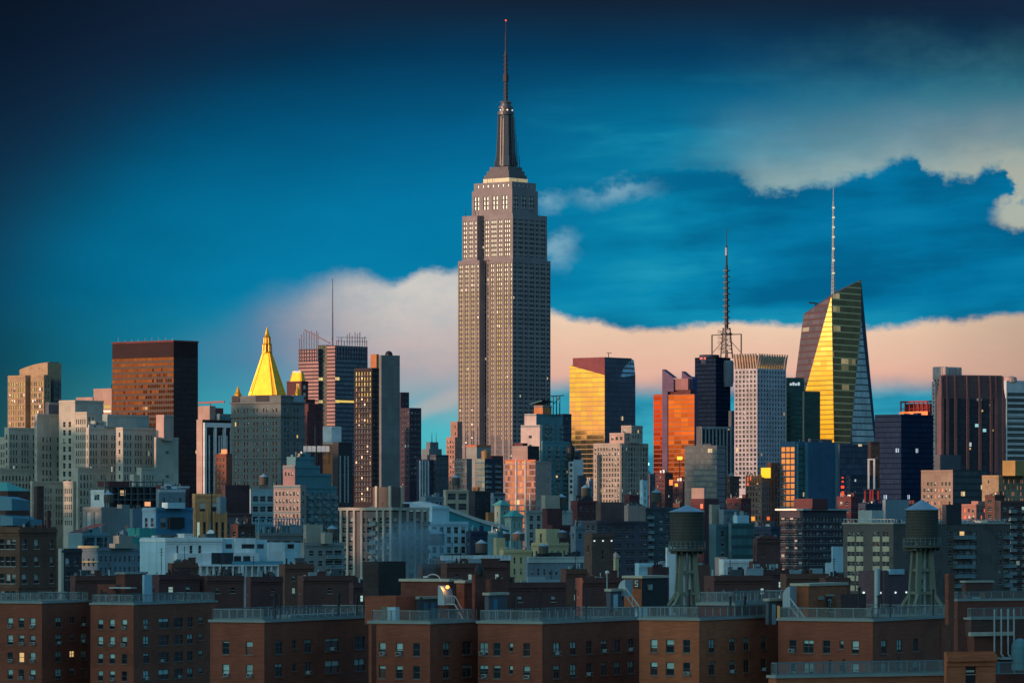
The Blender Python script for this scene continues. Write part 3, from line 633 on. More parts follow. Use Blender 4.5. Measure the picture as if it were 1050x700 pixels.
b.tier(199, 215, 221, 416, None, 0, None, None); b.tier(213, 216, 229, 418, None, 9, None, None, wall=wall('red_panel', (.30,.07,.06))); b.tier(222, 225, 238, 424, None, 5, S(bw=4), S(bw=4), wall=TEALW)
m = MB(); zt = b.z(416); m.tube((-4,5,zt-1), (-4,5,b.z(411.5)), .4, .3); m.bar((-16,5,b.z(412.5)), (10,5,b.z(411.8)), .8, 1.2); m.build('roof_crane', plain('crane_red', (.3,.06,.06), .5), b.t); b.done()
b = B('office_slab', 'dark slab framed by a pale portal with white vertical ribs', 'building', 207.5, 3000, wall=NAVY, ylo=500)
b.tier(201.5, 207.5, 237, 430, None, 0, None, curtain('dark_slab_glass', (.04,.05,.07), fh=3.6, pw=1.6, sp=.4, spc=(.015,.015,.02), lit=.01), wall=PINK); x0,x1,y0,y1,z0,z1 = b.last  # pink wall puts the low sun on the left face into colour
m = MB(); m.box(x1+.05, x1+1.6, y0+.5, y0+2.6, 0, z1-2); m.box(x1+.05, x1+1.6, y0+2.6, y1, z1-5, z1-2)
for px in (219.5, 229, 236.6): yy = b.ry(px); m.box(x1+.05, x1+1.6, yy-.9, yy+.9, 0, z1-5)
m.build('portal_frame', WHITE, b.t)
m = MB()
for px in (214, 224, 226.5, 232): yy = b.ry(px); m.box(x1+.05, x1+.8, yy-.35, yy+.35, 0, b.z(446))
m.build('rib', WHITE, b.t); b.done()
b = B('brick_block', 'small red brick block with an orange rooftop sign below the portal slab', 'building', 232, 2720, wall=BRICK, ylo=505)
b.tier(220.5, 232, 238, 465, None, 0, S(bw=3.4, fh=4, ww=.5), None); b.bx('roof_sign', -4.5, -.2, .4, 1, b.z(465), b.z(460.5), plain('orange_sign', (.6,.15,.05), .5, 0, (1,.22,.08), 1.0)); b.done()

# the gilded pyramid
b = B('office_tower', 'grey stone tower under a gilded pyramid roof with a lantern', 'tower', 288, 2750, wall=GREY, ylo=505, g=glass('window_pane_gold_tower', lit=.05, blind=.25, litc=(1,.6,.12), lits=1.1))
gs = S(bw=2.7, fh=4.05, ww=.5, wh=.58, pat='ww.', top=7, mu=2.2, rec=.5, band=0); gt = dict(gs); gt['rows'] = 2
b.tier(237, 288, 312.5, 405, None, 0, gs, gs, par=1.5); x0,x1,y0,y1,z0,z1 = b.last
for (za, dp) in ((b.z(427), .7), (b.z(450), .5), (b.z(470), .6), (b.z(413), .9)):
    m = MB(); m.box(x0-dp, x1+dp, y0-dp, y1+dp, za, za+.9, skip=''); m.build('cornice', GREY, b.t)
for px in (243, 247, 266, 270, 274): pass
m = MB(); m.box(b.lx(238.5)-.2, b.lx(246), -.35, 2, z1-3.6, z1+.2); m.box(b.lx(262.5), b.lx(276), -.35, 2, z1-3.6, z1+.2); m.build('loggia', DARK, b.t)
b.bx('loggia', x1-2, x1+.35, b.ry(301), b.ry(311), z1-4, z1+.2, wall('pale_screen', (.30,.45,.5)))
cxl, cyl = None, None
hx = b.lx(252.5, 3), b.lx(283, 3); yy0 = 3.0; xA, xB = b.lx(254, yy0), b.lx(282.6, yy0); yA, yB_ = yy0, b.ry(294, xB); zP = z1+.4
mxp, myp = (xA+xB)/2, (yA+yB_)/2; zA = b.z(361.5, mxp, myp)
def frustum(m, xA,xB,yA,yB,z0,xa,xb,ya,yb,z1, ch=.18):
    def ring(x0,x1,y0,y1,z):
        dx_, dy_ = (x1-x0)*ch, (y1-y0)*ch
        return [(x0+dx_,y0,z),(x1-dx_,y0,z),(x1,y0+dy_,z),(x1,y1-dy_,z),(x1-dx_,y1,z),(x0+dx_,y1,z),(x0,y1-dy_,z),(x0,y0+dy_,z)]
    A, C = ring(xA,xB,yA,yB,z0), ring(xa,xb,ya,yb,z1)
    for i in range(8): j = (i+1) % 8; m.face([A[i],A[j],C[j],C[i]])
    m.face(C); return A, C
hw, hd = (xB-xA)/2, (yB_-yA)/2; t = .215
m = MB(); A, Cc = frustum(m, xA,xB,yA,yB_,zP, mxp-hw*t,mxp+hw*t,myp-hd*t,myp+hd*t,zA, .12); roof = m.build('pyramid_roof', GILT, b.t)
m = MB()
for p, q in zip(A, Cc): m.bar(p, q, .7)
m.build('roof_rib', GILT, roof)
m = MB()
for k in range(8): q = .05+.11*k; m.box(xA+(xB-xA)*q, xA+(xB-xA)*q+1.4, yA-.1+.55, yA+1.2, zP, zP+2.4)
m.build('dormer', GILT, b.t)
Zp = lambda py: b.z(py, mxp, myp); ux = hw*t
m = MB(); m.lathe(mxp, myp, [(ux*1.35, zA-.1), (ux*1.35, zA+.7)], 8, rot=R(22.5)); m.lathe(mxp, myp, [(ux*.95, Zp(353.5)), (ux*1.2, Zp(352.8)), (ux*1.1, Zp(351.8))], 8, rot=R(22.5))
m.lathe(mxp, myp, [(ux*.75, Zp(346.5)), (ux*.95, Zp(346)), (ux*.55, Zp(343)), (ux*.3, Zp(338.5)), (.08, Zp(334.5))], 8, rot=R(22.5))
for i in range(8):
    a_ = R(22.5+45*i); c_, s_ = math.cos(a_), math.sin(a_)
    m.bar((mxp+c_*ux*1.05, myp+s_*ux*1.05, zA), (mxp+c_*ux*1.0, myp+s_*ux*1.0, Zp(353.4)), .75); m.bar((mxp+c_*ux*.8, myp+s_*ux*.8, Zp(351.9)), (mxp+c_*ux*.72, myp+s_*ux*.72, Zp(346.4)), .6)
ln = m.build('lantern', GILT, b.t); m = MB(); m.lathe(mxp, myp, [(ux*.5, zA), (ux*.45, Zp(347))], 8); m.build('lantern_core', plain('lantern_shade', (.12,.04,.02), .8), ln)
for (px, y_) in ((244, .8), (305, None)):
    if y_: qx, qy = b.lx(px, 2), 2.0
    else: qx, qy = x1-2, b.ry(px, x1-2)
    m = MB(); m.lathe(qx, qy, [(2.2, z1-.5), (2.2, z1+1.2), (1.5, z1+2.6), (.1, z1+6.6)], 8); m.build('pinnacle', GILT, b.t)
b.done()
b = B('tower', 'dark red brick tower with a small gold hipped roof behind the gilded pyramid', 'tower', 311, 3050, wall=MAROON, ylo=430, g=G_MIR)
b.tier(294, 309, 316, 390.5, None, 0, S(bw=6, fh=6.5, ww=.55, wh=.75, pat='.w.', top=.8, mu=.5, rows=2), S(bw=4, fh=5, rows=4)); x0,x1,y0,y1,z0,z1 = b.last
m = MB(); frustum(m, x0+1,x1-1,y0+1,y1-1,z1,x0+2.6,x1-2.2,y0+2,y1-2,b.z(381.5),.12); m.build('hipped_roof', GILT, b.t)
b.bx('roof_cap', x0+3, x1-3, y0+2.5, y1-2.5, b.z(381.5), b.z(379.8), WHITE); b.tier(309, 313, 323, 409, None, -4, None, S(bw=3, fh=4)); b.tier(311, 316, 327, 414, None, -6, None, None); b.done()
b = B('office_slab', 'plain maroon slab right of the gilded pyramid tower', 'building', 315, 2880, wall=MAROON, ylo=490)
b.tier(312, 315, 331, 421.5, None, 0, None, S(bw=8, fh=5, ww=.1, wh=.9, pat='.w.')); b.mast('rib', .4, b.ry(322.5), 0, b.z(437), .3, GALV); b.done()

# steel-screened glass tower with a needle mast
b = B('glass_tower', 'glass tower with tall bare screen rods above its roof and a needle mast', 'tower', 330, 4200, wall=SLATE, ylo=470)
PNK = curtain('rod_screened_glass', (.26,.16,.18), fh=3.4, pw=9, sp=.50, spc=(.11,.062,.075), mull=.02, metal=.35, rough=.3, jit=.006, lit=.0)
BLG = curtain('blue_tower_glass', (.18,.24,.32), fh=4.2, pw=3.0, sp=.34, spc=(.03,.045,.07), mull=.05, jit=.012, metal=.7, lit=.02, litc=(1,.75,.25))
b.tier(306, 326.5, 333, 357.5, None, 0, PNK, BLG, par=.5); l1 = b.last; yq = l1[3]*.9
b.tier(326, 335, 343, 353.5, None, 4, BLG, None, par=.5); b.tier(335, 343.5, 377, 354, None, 2, PNK, BLG, par=.5); l2 = b.last
m = MB(); xx = l2[1]+.4
for px, hgt in zip([345,347,350,353,356,358.5,361,364,366.5,369,371.5,374,376], [349,347,346,349,343,341,344,340.5,342,340.5,346,345,349]): yy = b.ry(px, xx); m.bar((xx,yy,l2[5]-12), (xx,yy,b.z(hgt, xx, yy)), .55)
for hgt in (346, 350): m.bar((xx, b.ry(345,xx), b.z(hgt,xx,10)), (xx, b.ry(376,xx), b.z(hgt,xx,40)), .4)
m.build('screen_rods', plain('screen_steel', (.22,.17,.22), .6), b.t)
m = MB()
for px, hgt in zip([307,309,311.5,314,317,319.5,322,324.5,326], [347,343,340,338.5,340,339,341,339,341]): xk = b.lx(px, -.4); m.bar((xk,-.4,l1[5]-12), (xk,-.4,b.z(hgt,xk,0)), .55)
m.bar((b.lx(312,-.4),-.4,b.z(337.5)), (b.lx(338,-.4),-.4,b.z(352)), 1.0); m.bar((b.lx(307,-.4),-.4,b.z(346)), (b.lx(326,-.4),-.4,b.z(346)), .4); m.build('screen_rods', plain('screen_steel', (.22,.17,.22), .6), b.t)
mxx, myy = b.lx(341, 12), 12; m = MB(); m.tube((mxx,myy,l2[5]-2), (mxx,myy,b.z(320,mxx,myy)), .75, .6); m.tube((mxx,myy,b.z(320,mxx,myy)), (mxx,myy,b.z(285,mxx,myy)), .55, .3); m.build('mast', plain('screen_steel', (.22,.17,.22), .6), b.t)
b.bx('lit_floor', l2[1]+.05, l2[1]+.15, l2[2]+1, b.ry(362), b.z(412.5), b.z(410.3), plain('lit_floor_glow', (.4,.3,.1), .5, 0, (1,.66,.14), .75)); b.done()

b = B('office_block', 'white and pink block wedged under the needle-mast tower', 'building', 342, 3150, wall=WHITE, ylo=470)
b.tier(330.5, 340, 350, 437, None, 3, None, S(bw=8, fh=6, pat='.')); b.tier(330, 344, 349, 453, None, 0, S(bw=2.6, fh=4, ww=.4, wh=.6), None, wall=ORANGE, name='wall'); b.done()
b = B('apartment_tower', 'dark tower with pale grouped windows below the needle-mast tower', 'tower', 347, 2600, wall=DARK, ylo=535, g=G_APT)
b.tier(341, 347, 361, 453, None, 0, None, S(bw=3.0, fh=3.1, ww=.45, wh=.6, pat='.ww.w', top=8)); m = MB(); x0,x1,y0,y1,z0,z1 = b.last
for px in (348.5, 353, 356.5): yy = b.ry(px); m.box(x1+.02, x1+.5, yy-.4, yy+.4, b.z(515), b.z(467))
m.build('rib', GALV, b.t); b.done()

b = B('office_tower', 'black gridded tower with gold windows on its left face', 'tower', 381.5, 3020, wall=DARK, ylo=520, g=G_MIR)
b.tier(363, 381.5, 393, 377, None, 0, S(bw=2.7, fh=3.5, ww=.62, wh=.66, top=2, mu=.6, rec=.35), S(bw=3, fh=3.5, ww=.4, wh=.4, g=G_DIM), wall=wall('black_grid', (.03,.02,.026))); b.tier(380, 386, 388.5, 363, 378, 9, None, None, wall=ORANGE, name='lift_tower')
m = MB(); zt = b.z(363, -2, 18); m.lathe(-1, 18, [(2.6, zt-6), (2.6, zt), (1.8, zt+1.6), (.2, zt+2.2)], 12); m.build('roof_tank', DARKM, b.t); b.done()
b = B('concrete_slab', 'blank grey concrete slab tower standing against the black gridded one', 'tower', 391, 2930, a=62, wall=wall('blank_concrete', (.17,.19,.20), 'panel'), ylo=500)
b.tier(388.7, 391, 410, 364, None, 0, None, None, par=1.2); b.mast('antenna', -2, 6, b.z(364), b.z(361), .25); b.done()
b = B('dark_tower', 'near-black purple tower stepping down right of the blank concrete slab', 'tower', 411, 3300, a=55, wall=wall('purple_black', (.05,.035,.06)), ylo=500, g=G_DIM)
b.tier(405, 411, 419.5, 402, None, 0, None, S(bw=4, fh=4, ww=.5, wh=.4)); b.tier(411, 420, 432, 418, None, -4, S(bw=4, fh=4), S(bw=4, fh=4, ww=.7, wh=.4, lo=495)); b.done()

# between the purple tower and the great skyscraper
b = B('tower', 'hazy grey-blue stepped tower far off left of the great skyscraper', 'tower', 440, 5200, wall=wall('far_stone', (.16,.19,.21)), ylo=470)  # haze of distance is put into the grey-blue stone colour
b.tier(437, 441, 449.5, 453, None, 0, None, S(bw=6, fh=5, ww=.3)); b.tier(432.5, 440, 453, 460, None, -10, None, None); b.tier(427, 438, 458, 466, None, -18, S(bw=5, fh=5), S(bw=5, fh=5)); b.mast('antenna', -1, 6, b.z(453), b.z(443), .5); b.mast('antenna', 3, 9, b.z(453), b.z(443.5), .4); b.done()
b = B('office_block', 'low blue block with four white upright ribs left of the great skyscraper', 'building', 429, 3200, wall=NAVY, ylo=500)
b.tier(427, 429, 456, 471, None, 0, None, S(bw=3, fh=4, ww=.6, wh=.3, g=G_DIM)); x0,x1,y0,y1,z0,z1 = b.last; m = MB()
for px in (430, 432.5, 435.5, 438.5): yy = b.ry(px); m.box(x1+.05, x1+1, yy-.45, yy+.45, 0, z1-.5)
m.build('rib', WHITE, b.t); b.tier(441, 447, 460, 466, None, 16, S(bw=3), S(bw=4, fh=4, g=G_DIM), wall=SLATE); b.done()
b = B('brick_tower', 'pinkish brick building stepped against the left foot of the great skyscraper', 'building', 469, 3420, wall=wall('pink_brick', (.42,.22,.17), 'brick'), ylo=505)
b.tier(462, 469, 474, 432, None, 0, S(bw=4, fh=5, ww=.4, pat='.w'), None); b.tier(457.5, 466.5, 470, 448, None, -3, S(bw=3.2, fh=3.8, ww=.5, wh=.5), None); b.done()

SILV = curtain('silver_sky_glass', (.62,.62,.64), fh=3.6, pw=1.7, sp=.16, spc=(.3,.3,.32), mull=.08, jit=.05, metal=.75, rough=.12, lit=0)
b = B('glass_block', 'small silver glass block left of the concrete stair tower, below the great skyscraper', 'building', 478.5, 2900, wall=GREY, ylo=510)
b.tier(466, 478.5, 484, 470, None, 0, SILV, None); b.done()
b = B('concrete_tower', 'grey-green concrete stair tower with an orange roof edge below the great skyscraper', 'tower', 490, 2960, a=50, wall=CONC, ylo=510)
b.tier(478, 489, 503, 457.5, None, 0, None, None); x0,x1,y0,y1,z0,z1 = b.last; b.bx('roof_edge', x0-.2, x1+.2, y0-.2, y1+.2, z1-.2, z1+1.0, plain('orange_metal', (.6,.15,.06), .6)); b.done()
b = B('glass_block', 'white glass block with dark balconies on its right side below the great skyscraper', 'building', 497, 2860, wall=NAVY, ylo=510)
b.tier(487.5, 497, 513, 470, None, 0, curtain('pale_pink_glass', (.75,.68,.66), fh=4, pw=5, sp=.2, spc=(.55,.5,.5), metal=.6, rough=.2, jit=.03, lit=0), S(bw=6, fh=3.3, ww=.7, wh=.5, pat='b.', top=2, g=G_DIM)); b.tier(501, 505, 516, 467, None, 10, None, None, wall=MAROON); b.done()
m = MB(); q = at(498, 467.5, 2905); zt = 98.0
t = thing('water_tank', 'copper-brown tank on the roof above the white glass block', 'water tank', (q.x, 2885, 0)); zb = B and CAMZ+(HY-470)*2885/F
m.lathe(0, 0, [(2.6, zb-2), (2.6, CAMZ+(HY-462.5)*2885/F), (.2, CAMZ+(HY-460.5)*2885/F)], 14); m.build('tank', plain('tank_copper', (.35,.2,.08), .6), t)

b = B('glass_block', 'pink-glowing glass building with a plain grey right side and white roof-to-ground pipes', 'building', 549, 2760, wall=CONC, ylo=535)
PKG = curtain('rose_glass', (.90,.60,.55), fh=3.6, pw=1.9, sp=.26, spc=(.40,.22,.22), mull=.05, mullc=(.3,.2,.2), jit=.022, metal=.85, rough=.08, lit=.01)
b.tier(518, 549, 565.5, 472.5, None, 0, PKG, S(bw=6, fh=6, ww=.12, wh=.2, pat='w.')); x0,x1,y0,y1,z0,z1 = b.last; m = MB()
for px in (529.3, 538.7, 543.5): xk = b.lx(px, -.3); m.box(xk-.28, xk+.28, -.6, -.05, 0, z1+ (1 if px != 543.5 else -20))
m.build('pipe', WHITEP, b.t); b.bx('roof_edge', x0-.2, x1+.2, y0-.2, y0+1, z1-.1, z1+.9, plain('orange_metal', (.6,.15,.06), .6))
b.tier(525.5, 541, 553, 457, 472, 8, S(bw=30, fh=9, ww=.5, wh=.8, top=2, rows=1, g=glass('pink_panel', lit=0, blind=.9, blindc=(.6,.45,.42))), curtain('dark_slab_glass', (.04,.05,.07)), wall=wall('rose_panel', (.45,.30,.27)), name='penthouse'); b.tier(527, 536, 541, 454, 457, 10, None, None, wall=MAROON, name='roof_plant'); b.done()

b = B('apartment_tower', 'teal apartment tower with pink left face, balconies and an open roof canopy', 'tower', 550, 3000, wall=TEALW, ylo=525, g=G_APT)
pk = wall('sunlit_pink_masonry', (.62,.50,.46)); bs = S(bw=3.4, fh=3.15, ww=.5, wh=.55, pat='w.bw.b', top=3)  # pink left face: warm sunlight is put into this wall colour
b.tier(538, 550, 577, 424, None, 0, S(bw=4, fh=3.15, ww=.5, wh=.4, pat='.w'), S(bw=3.4, fh=3.15, ww=.5, wh=.55, pat='.w.bwb', top=6), wall=None); x0,x1,y0,y1,z0,z1 = b.last
b.bx('wall', x0-.12, x1-.0, -.14, -.02, 0, z1, pk)
b.tier(534, 553.5, 556, 435.5, None, -7, S(bw=7, fh=5.5, ww=.55, wh=.3, pat='.w', top=5), None, wall=pk); b.tier(553, 556, 583.5, 452, None, -6, None, bs)
b.tier(547.5, 556.5, 565.5, 415.5, 424.5, 6, S(bw=9, fh=6, ww=.6, wh=.6, top=.4, rows=1), S(bw=8, fh=6, ww=.5, wh=.6, top=.4, rows=1), wall=ORANGE, name='penthouse'); l = b.last
m = MB(); m.face([(l[0]-2,l[2]-2,l[5]+1.2),(l[1]+1,l[2]-2,l[5]+3.4),(l[1]+1,l[3]+1,l[5]+3.0),(l[0]-2,l[3]+1,l[5]+1.2)]); m.face([(l[0]-2,l[2]-2,l[5]+.7),(l[0]-2,l[3]+1,l[5]+.7),(l[1]+1,l[3]+1,l[5]+2.5),(l[1]+1,l[2]-2,l[5]+2.9)]); m.face([(l[0]-2,l[2]-2,l[5]+.7),(l[1]+1,l[2]-2,l[5]+2.9),(l[1]+1,l[2]-2,l[5]+3.4),(l[0]-2,l[2]-2,l[5]+1.2)])
m.build('roof_canopy', TEALW, b.t); m = MB(); 
for k in (0, 3.4, 6.8): m.bar((l[1]+1.5,l[3]+k,z1-1), (l[1]+1.5,l[3]+k,l[5]+6.2), .5)
m.bar((l[1]+1.5,l[3]-3,l[5]+6.2), (l[1]+1.5,l[3]+11,l[5]+7), .6); m.bar((l[1]+1.5,l[3],l[5]+1), (l[1]+1.5,l[3]+6.8,l[5]+5.6), .35); m.build('roof_gantry', DARKM, b.t); b.done()
b = B('dark_tower', 'thin navy tower showing between the teal apartments and the gold glass tower', 'tower', 577, 3150, wall=NAVY, ylo=480); b.tier(570, 577, 586, 424, None, 0, None, S(bw=4, fh=4, g=G_DIM)); b.done()
b = B('office_block', 'white-banded block with a dark slanting side left of the gold glass tower', 'building', 588.5, 3000, wall=SLATE, ylo=510)
b.tier(583, 588, 598, 471, None, 0, S(bw=6, fh=3.6, ww=.8, wh=.5, g=G_DIM), None, wall=WHITE); b.tier(588, 589.5, 596, 462, None, 4, None, None); b.tier(592, 594, 601, 487, None, -4, None, None); b.done()
t = thing('water_tank', 'dark conical-roofed water tank left of the gold glass tower', 'water tank', (at(585.5,0,2985).x, 2990, 0)); zz = lambda py, D=2990: CAMZ+(HY-py)*D/F
m = MB(); m.lathe(0,0,[(1.7, zz(473)), (1.7, zz(470)), (2.6, zz(469.5)), (2.6, zz(459)), (.1, zz(453.5))], 12); m.build('tank', DARKM, t)

# gold glass tower
b = B('glass_tower', 'mirror glass tower glowing gold then rose, with a slanted maroon parapet', 'tower', 620, 3800, wall=NAVY, ylo=500)
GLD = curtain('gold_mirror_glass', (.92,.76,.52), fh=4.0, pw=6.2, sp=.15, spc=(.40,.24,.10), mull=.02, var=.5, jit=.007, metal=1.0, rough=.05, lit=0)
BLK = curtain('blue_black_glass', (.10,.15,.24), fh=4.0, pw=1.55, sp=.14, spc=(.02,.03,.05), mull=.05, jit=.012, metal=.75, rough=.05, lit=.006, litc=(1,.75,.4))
x0 = b.lx(584); y1 = b.ry(651.5); xi = b.lx(587.3); zL, zE = b.z(374.5, x0, 0), b.z(384.5); zt = b.z(366)
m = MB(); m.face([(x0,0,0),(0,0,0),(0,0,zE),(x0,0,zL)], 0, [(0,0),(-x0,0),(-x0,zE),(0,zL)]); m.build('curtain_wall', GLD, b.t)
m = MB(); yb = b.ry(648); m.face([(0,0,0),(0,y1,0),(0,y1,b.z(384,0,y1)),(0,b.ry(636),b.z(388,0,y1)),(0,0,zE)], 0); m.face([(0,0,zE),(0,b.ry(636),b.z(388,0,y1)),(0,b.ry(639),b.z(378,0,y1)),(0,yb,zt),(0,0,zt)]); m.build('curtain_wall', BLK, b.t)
m = MB(); m.face([(0,b.ry(636),b.z(388,0,y1)),(0,y1,b.z(384,0,y1)),(-1.5,y1,b.z(369.5,0,y1)),(-.8,b.ry(639),b.z(378,0,y1))]); m.face([(0,b.ry(639),b.z(378,0,y1)),(-.8,b.ry(639),b.z(378,0,y1)),(-1.5,y1,b.z(369.5,0,y1)),(-1.5,yb,zt)]); m.build('facet', curtain('pale_facet_glass', (.45,.6,.75), fh=4, pw=1.55, metal=.9, lit=0), b.t)
m = MB(); m.face([(xi,.02,zL-6),(0,.02,zE-.3),(0,.02,zt),(xi,.02,zt)], 0); m.face([(xi,y1-4,zL-8),(xi,.02,zL-6),(xi,.02,zt),(xi,y1-4,zt)]); m.face([(xi,.02,zt),(0,.02,zt),(0,y1-4,zt),(xi,y1-4,zt)]); m.build('parapet', wall('maroon_panel', (.24,.065,.075)), b.t)
m = MB(); m.face([(x0,y1,0),(x0,0,0),(x0,0,zL),(x0,y1,zL)]); m.face([(0,y1,0),(x0,y1,0),(x0,y1,zL),(0,y1,b.z(384,0,y1))]); m.face([(x0,0,zL),(xi,0,zL-1),(xi,y1,zL-1),(x0,y1,zL)]); m.build('wall', NAVY, b.t)
m = MB(); m.bar((-7,14,zt), (-7,14,zt+4), .5); m.bar((-9,14,zt+4), (-4,14,zt+4), .6); m.build('roof_davit', DARKM, b.t); b.done()

b = B('apartment_tower', 'beige stepped apartment tower with ribbed dark right side below the gold glass tower', 'tower', 636, 2700, wall=wall('beige_stone', (.42,.36,.31)), ylo=525, g=G_APT)
ss = S(bw=2.8, fh=3.1, ww=.55, wh=.55, pat='w', top=2, mu=.5); rr = S(bw=3.0, fh=3.1, ww=.7, wh=.6, pat='w', top=2, rib=.5, g=G_DIM)
b.tier(608.5, 636, 664.5, 454, None, 0, ss, rr); b.tier(625, 640, 654, 443.5, 454.5, 3, S(bw=4, fh=3.4, ww=.6, wh=.55), ss, wall=PINK); b.tier(637, 647.5, 659, 436, 454, 8, S(bw=4, fh=3.4, ww=.6, wh=.5, pat='w.'), ss); b.tier(609, 612, 617, 466, None, -3, ss, None); b.stuff(3, 3); b.done()

# red and orange finned tower
b = B('glass_tower', 'orange-red mirror tower with two pointed dark fins', 'tower', 712, 4050, wall=wall('violet_panel', (.14,.09,.16), 'panel'), ylo=500)
ORG = curtain('orange_reflection_glass', (.85,.27,.10), fh=4.0, pw=8, sp=.22, spc=(.30,.09,.04), mull=.02, jit=.014, metal=1.0, rough=.07, lit=0)  # orange and red of the mirrored sunset are put into these tints
RED = curtain('red_reflection_glass', (.75,.12,.07), fh=4.0, pw=8, sp=.22, spc=(.25,.05,.03), mull=.02, jit=.014, metal=1.0, rough=.07, lit=0)
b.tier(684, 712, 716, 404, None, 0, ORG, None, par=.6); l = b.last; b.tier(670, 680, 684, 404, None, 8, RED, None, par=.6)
for (pa, pb, ya, yb_, yo) in ((679, 684.5, 378.5, 382.5, -.6), (699, 705.5, 380.5, 386, 5)):
    xa, xb = b.lx(pa, yo), b.lx(pb, yo); m = MB(); za, zb = b.z(ya,xa,yo), b.z(yb_,xb,yo)
    xc = xb+ (7 if pa == 679 else 5); zc = b.z(387.5 if pa == 679 else 388, xc, yo)
    P0 = [(xa,yo),(xb,yo)]; m.face([(xa,yo,0),(xb,yo,0),(xb,yo,zb),(xa,yo,za)]); m.face([(xb,yo,zc-12),(xc,yo,zc-12),(xc,yo,zc),(xb,yo,zb)])
    m.face([(xa,yo+6,0),(xa,yo,0),(xa,yo,za),(xa,yo+6,za)]); m.face([(xb,yo,0),(xb,yo+6,0),(xb,yo+6,zb),(xb,yo,zb)]); m.face([(xa,yo,za),(xb,yo,zb),(xb,yo+6,zb),(xa,yo+6,za)]); m.face([(xb,yo+6,0),(xa,yo+6,0),(xa,yo+6,za),(xb,yo+6,zb)]); m.face([(xb,yo,zb),(xc,yo,zc),(xc,yo+6,zc),(xb,yo+6,zb)])
    m.build('fin', b.wall, b.t)
b.tier(686, 705.5, 708, 388, 399.5, .8, None, None, wall=wall('rose_parapet', (.36,.17,.17)), name='parapet', par=.5); b.tier(686, 708, 713, 399.5, 404.5, 2, None, None, wall=MAROON, name='parapet'); b.tier(703, 709, 715, 386, 404, 10, None, None, wall=wall('deep_blue_panel', (.05,.08,.24)), name='penthouse'); b.done()

# dark tower with the broadcasting mast
b = B('glass_tower', 'dark blue glass tower with a drum corner carrying a tall lattice broadcasting mast', 'tower', 737, 4200, wall=NAVY, ylo=500)
b.tier(712.5, 734, 749, 366, None, 0, curtain('navy_glass', (.020,.040,.085), fh=3.9, pw=2.2, sp=.3, spc=(.008,.014,.03), mull=.1, jit=.02, metal=.1, rough=.12, lit=.012, litc=(.6,.8,1)), curtain('navy_glass', (.06,.085,.13))); l = b.last
b.tier(747, 750, 756, 421, None, 4, None, S(bw=4, fh=4, g=G_DIM), wall=SLATE)
m = MB(); qx, qy = l[1]+1.0, b.ry(748.5); m.lathe(qx, qy, [(4.5, b.z(396)), (5.4, b.z(390)), (5.4, b.z(371)), (4.6, b.z(369))], 20); m.build('drum', wall('drum_panel', (.20,.24,.28), 'panel'), b.t)
m = MB(); m.lathe(l[0]+10, l[2]+9, [(9.4, l[5]-6), (9.4, b.z(363.5)), (8.6, b.z(363))], 24); m.build('rotunda', NAVY, b.t); b.bx('sign_light', l[0]+6, l[0]+13, l[2]-.3, l[2]+.2, b.z(368), b.z(365.8), plain('red_sign', (.3,.03,.02), .5, 0, (1,.16,.1), .5))
tx, ty = b.lx(745, 14), 14.0; Z = lambda py: b.z(py, tx, ty); DKS = plain('mast_lattice', (.05,.055,.065), .5, .4); m = MB()
xa, xb = b.lx(730, ty), b.lx(760, ty)
for xk in (xa, xb): m.bar((xk,ty,l[5]-1), (xk,ty,Z(343)), 1.0)
m.bar((xa,ty,Z(343)), (xb,ty,Z(343)), 1.0); m.bar((xa,ty,Z(362)), (tx,ty,Z(345)), .5); m.bar((xb,ty,Z(362)), (tx,ty,Z(345)), .5); m.build('mast_frame', DKS, b.t)
m = MB(); hw = 4.0
for sx in (-1,1):
    for sy in (-1,1): m.bar((tx+sx*hw,ty+sy*hw,l[5]-1), (tx+sx*2.2,ty+sy*2.2,Z(336)), 1.0)
for k in range(7):
    zz_ = Z(362-k*3.7); r_ = 3.9-.22*k; m.box(tx-r_, tx+r_, ty-r_, ty+r_, zz_, zz_+.7)
for k in range(6):
    z0_, z1_ = Z(362-k*3.7), Z(358.3-k*3.7); m.bar((tx-3.6,ty-3.6,z0_), (tx+3.6,ty-3.6,z1_), .5); m.bar((tx+3.6,ty-3.6,z0_), (tx-3.6,ty-3.6,z1_), .5)
m.build('mast_lattice', DKS, b.t)
m = MB()
for py, s_ in ((357,-1),(357,1),(351,-1),(351,1),(346,-1),(346,1),(340,-1),(340,1)): m.tube((tx+s_*5.4, ty-4.5, Z(py)), (tx+s_*5.4, ty-3.2, Z(py)), 2.0, 1.4, 12)
m.build('dish', plain('dish_paint', (.35,.35,.36), .5), b.t)
m = MB(); m.tube((tx,ty,Z(342)), (tx,ty,Z(300)), 1.9, 1.6, 8); m.tube((tx,ty,Z(300)), (tx,ty,Z(272)), 1.45, 1.3, 8); m.tube((tx,ty,Z(272)), (tx,ty,Z(252)), 1.0, .8, 8); m.tube((tx,ty,Z(252)), (tx,ty,Z(234)), .4, .25, 6)
for py in range(338, 272, -6): m.box(tx-2.4, tx+2.4, ty-2.4, ty+2.4, Z(py), Z(py)+1.0)
m.lathe(tx, ty, [(5.5, Z(343.5)), (5.5, Z(341.5))], 12); m.build('mast', DKS, b.t)
m = MB(); m.tube((tx,ty,Z(262)), (tx,ty,Z(254)), 1.25, 1.2, 8); m.build('mast_section', plain('pale_mast_paint', (.5,.5,.52), .5), b.t); b.done()

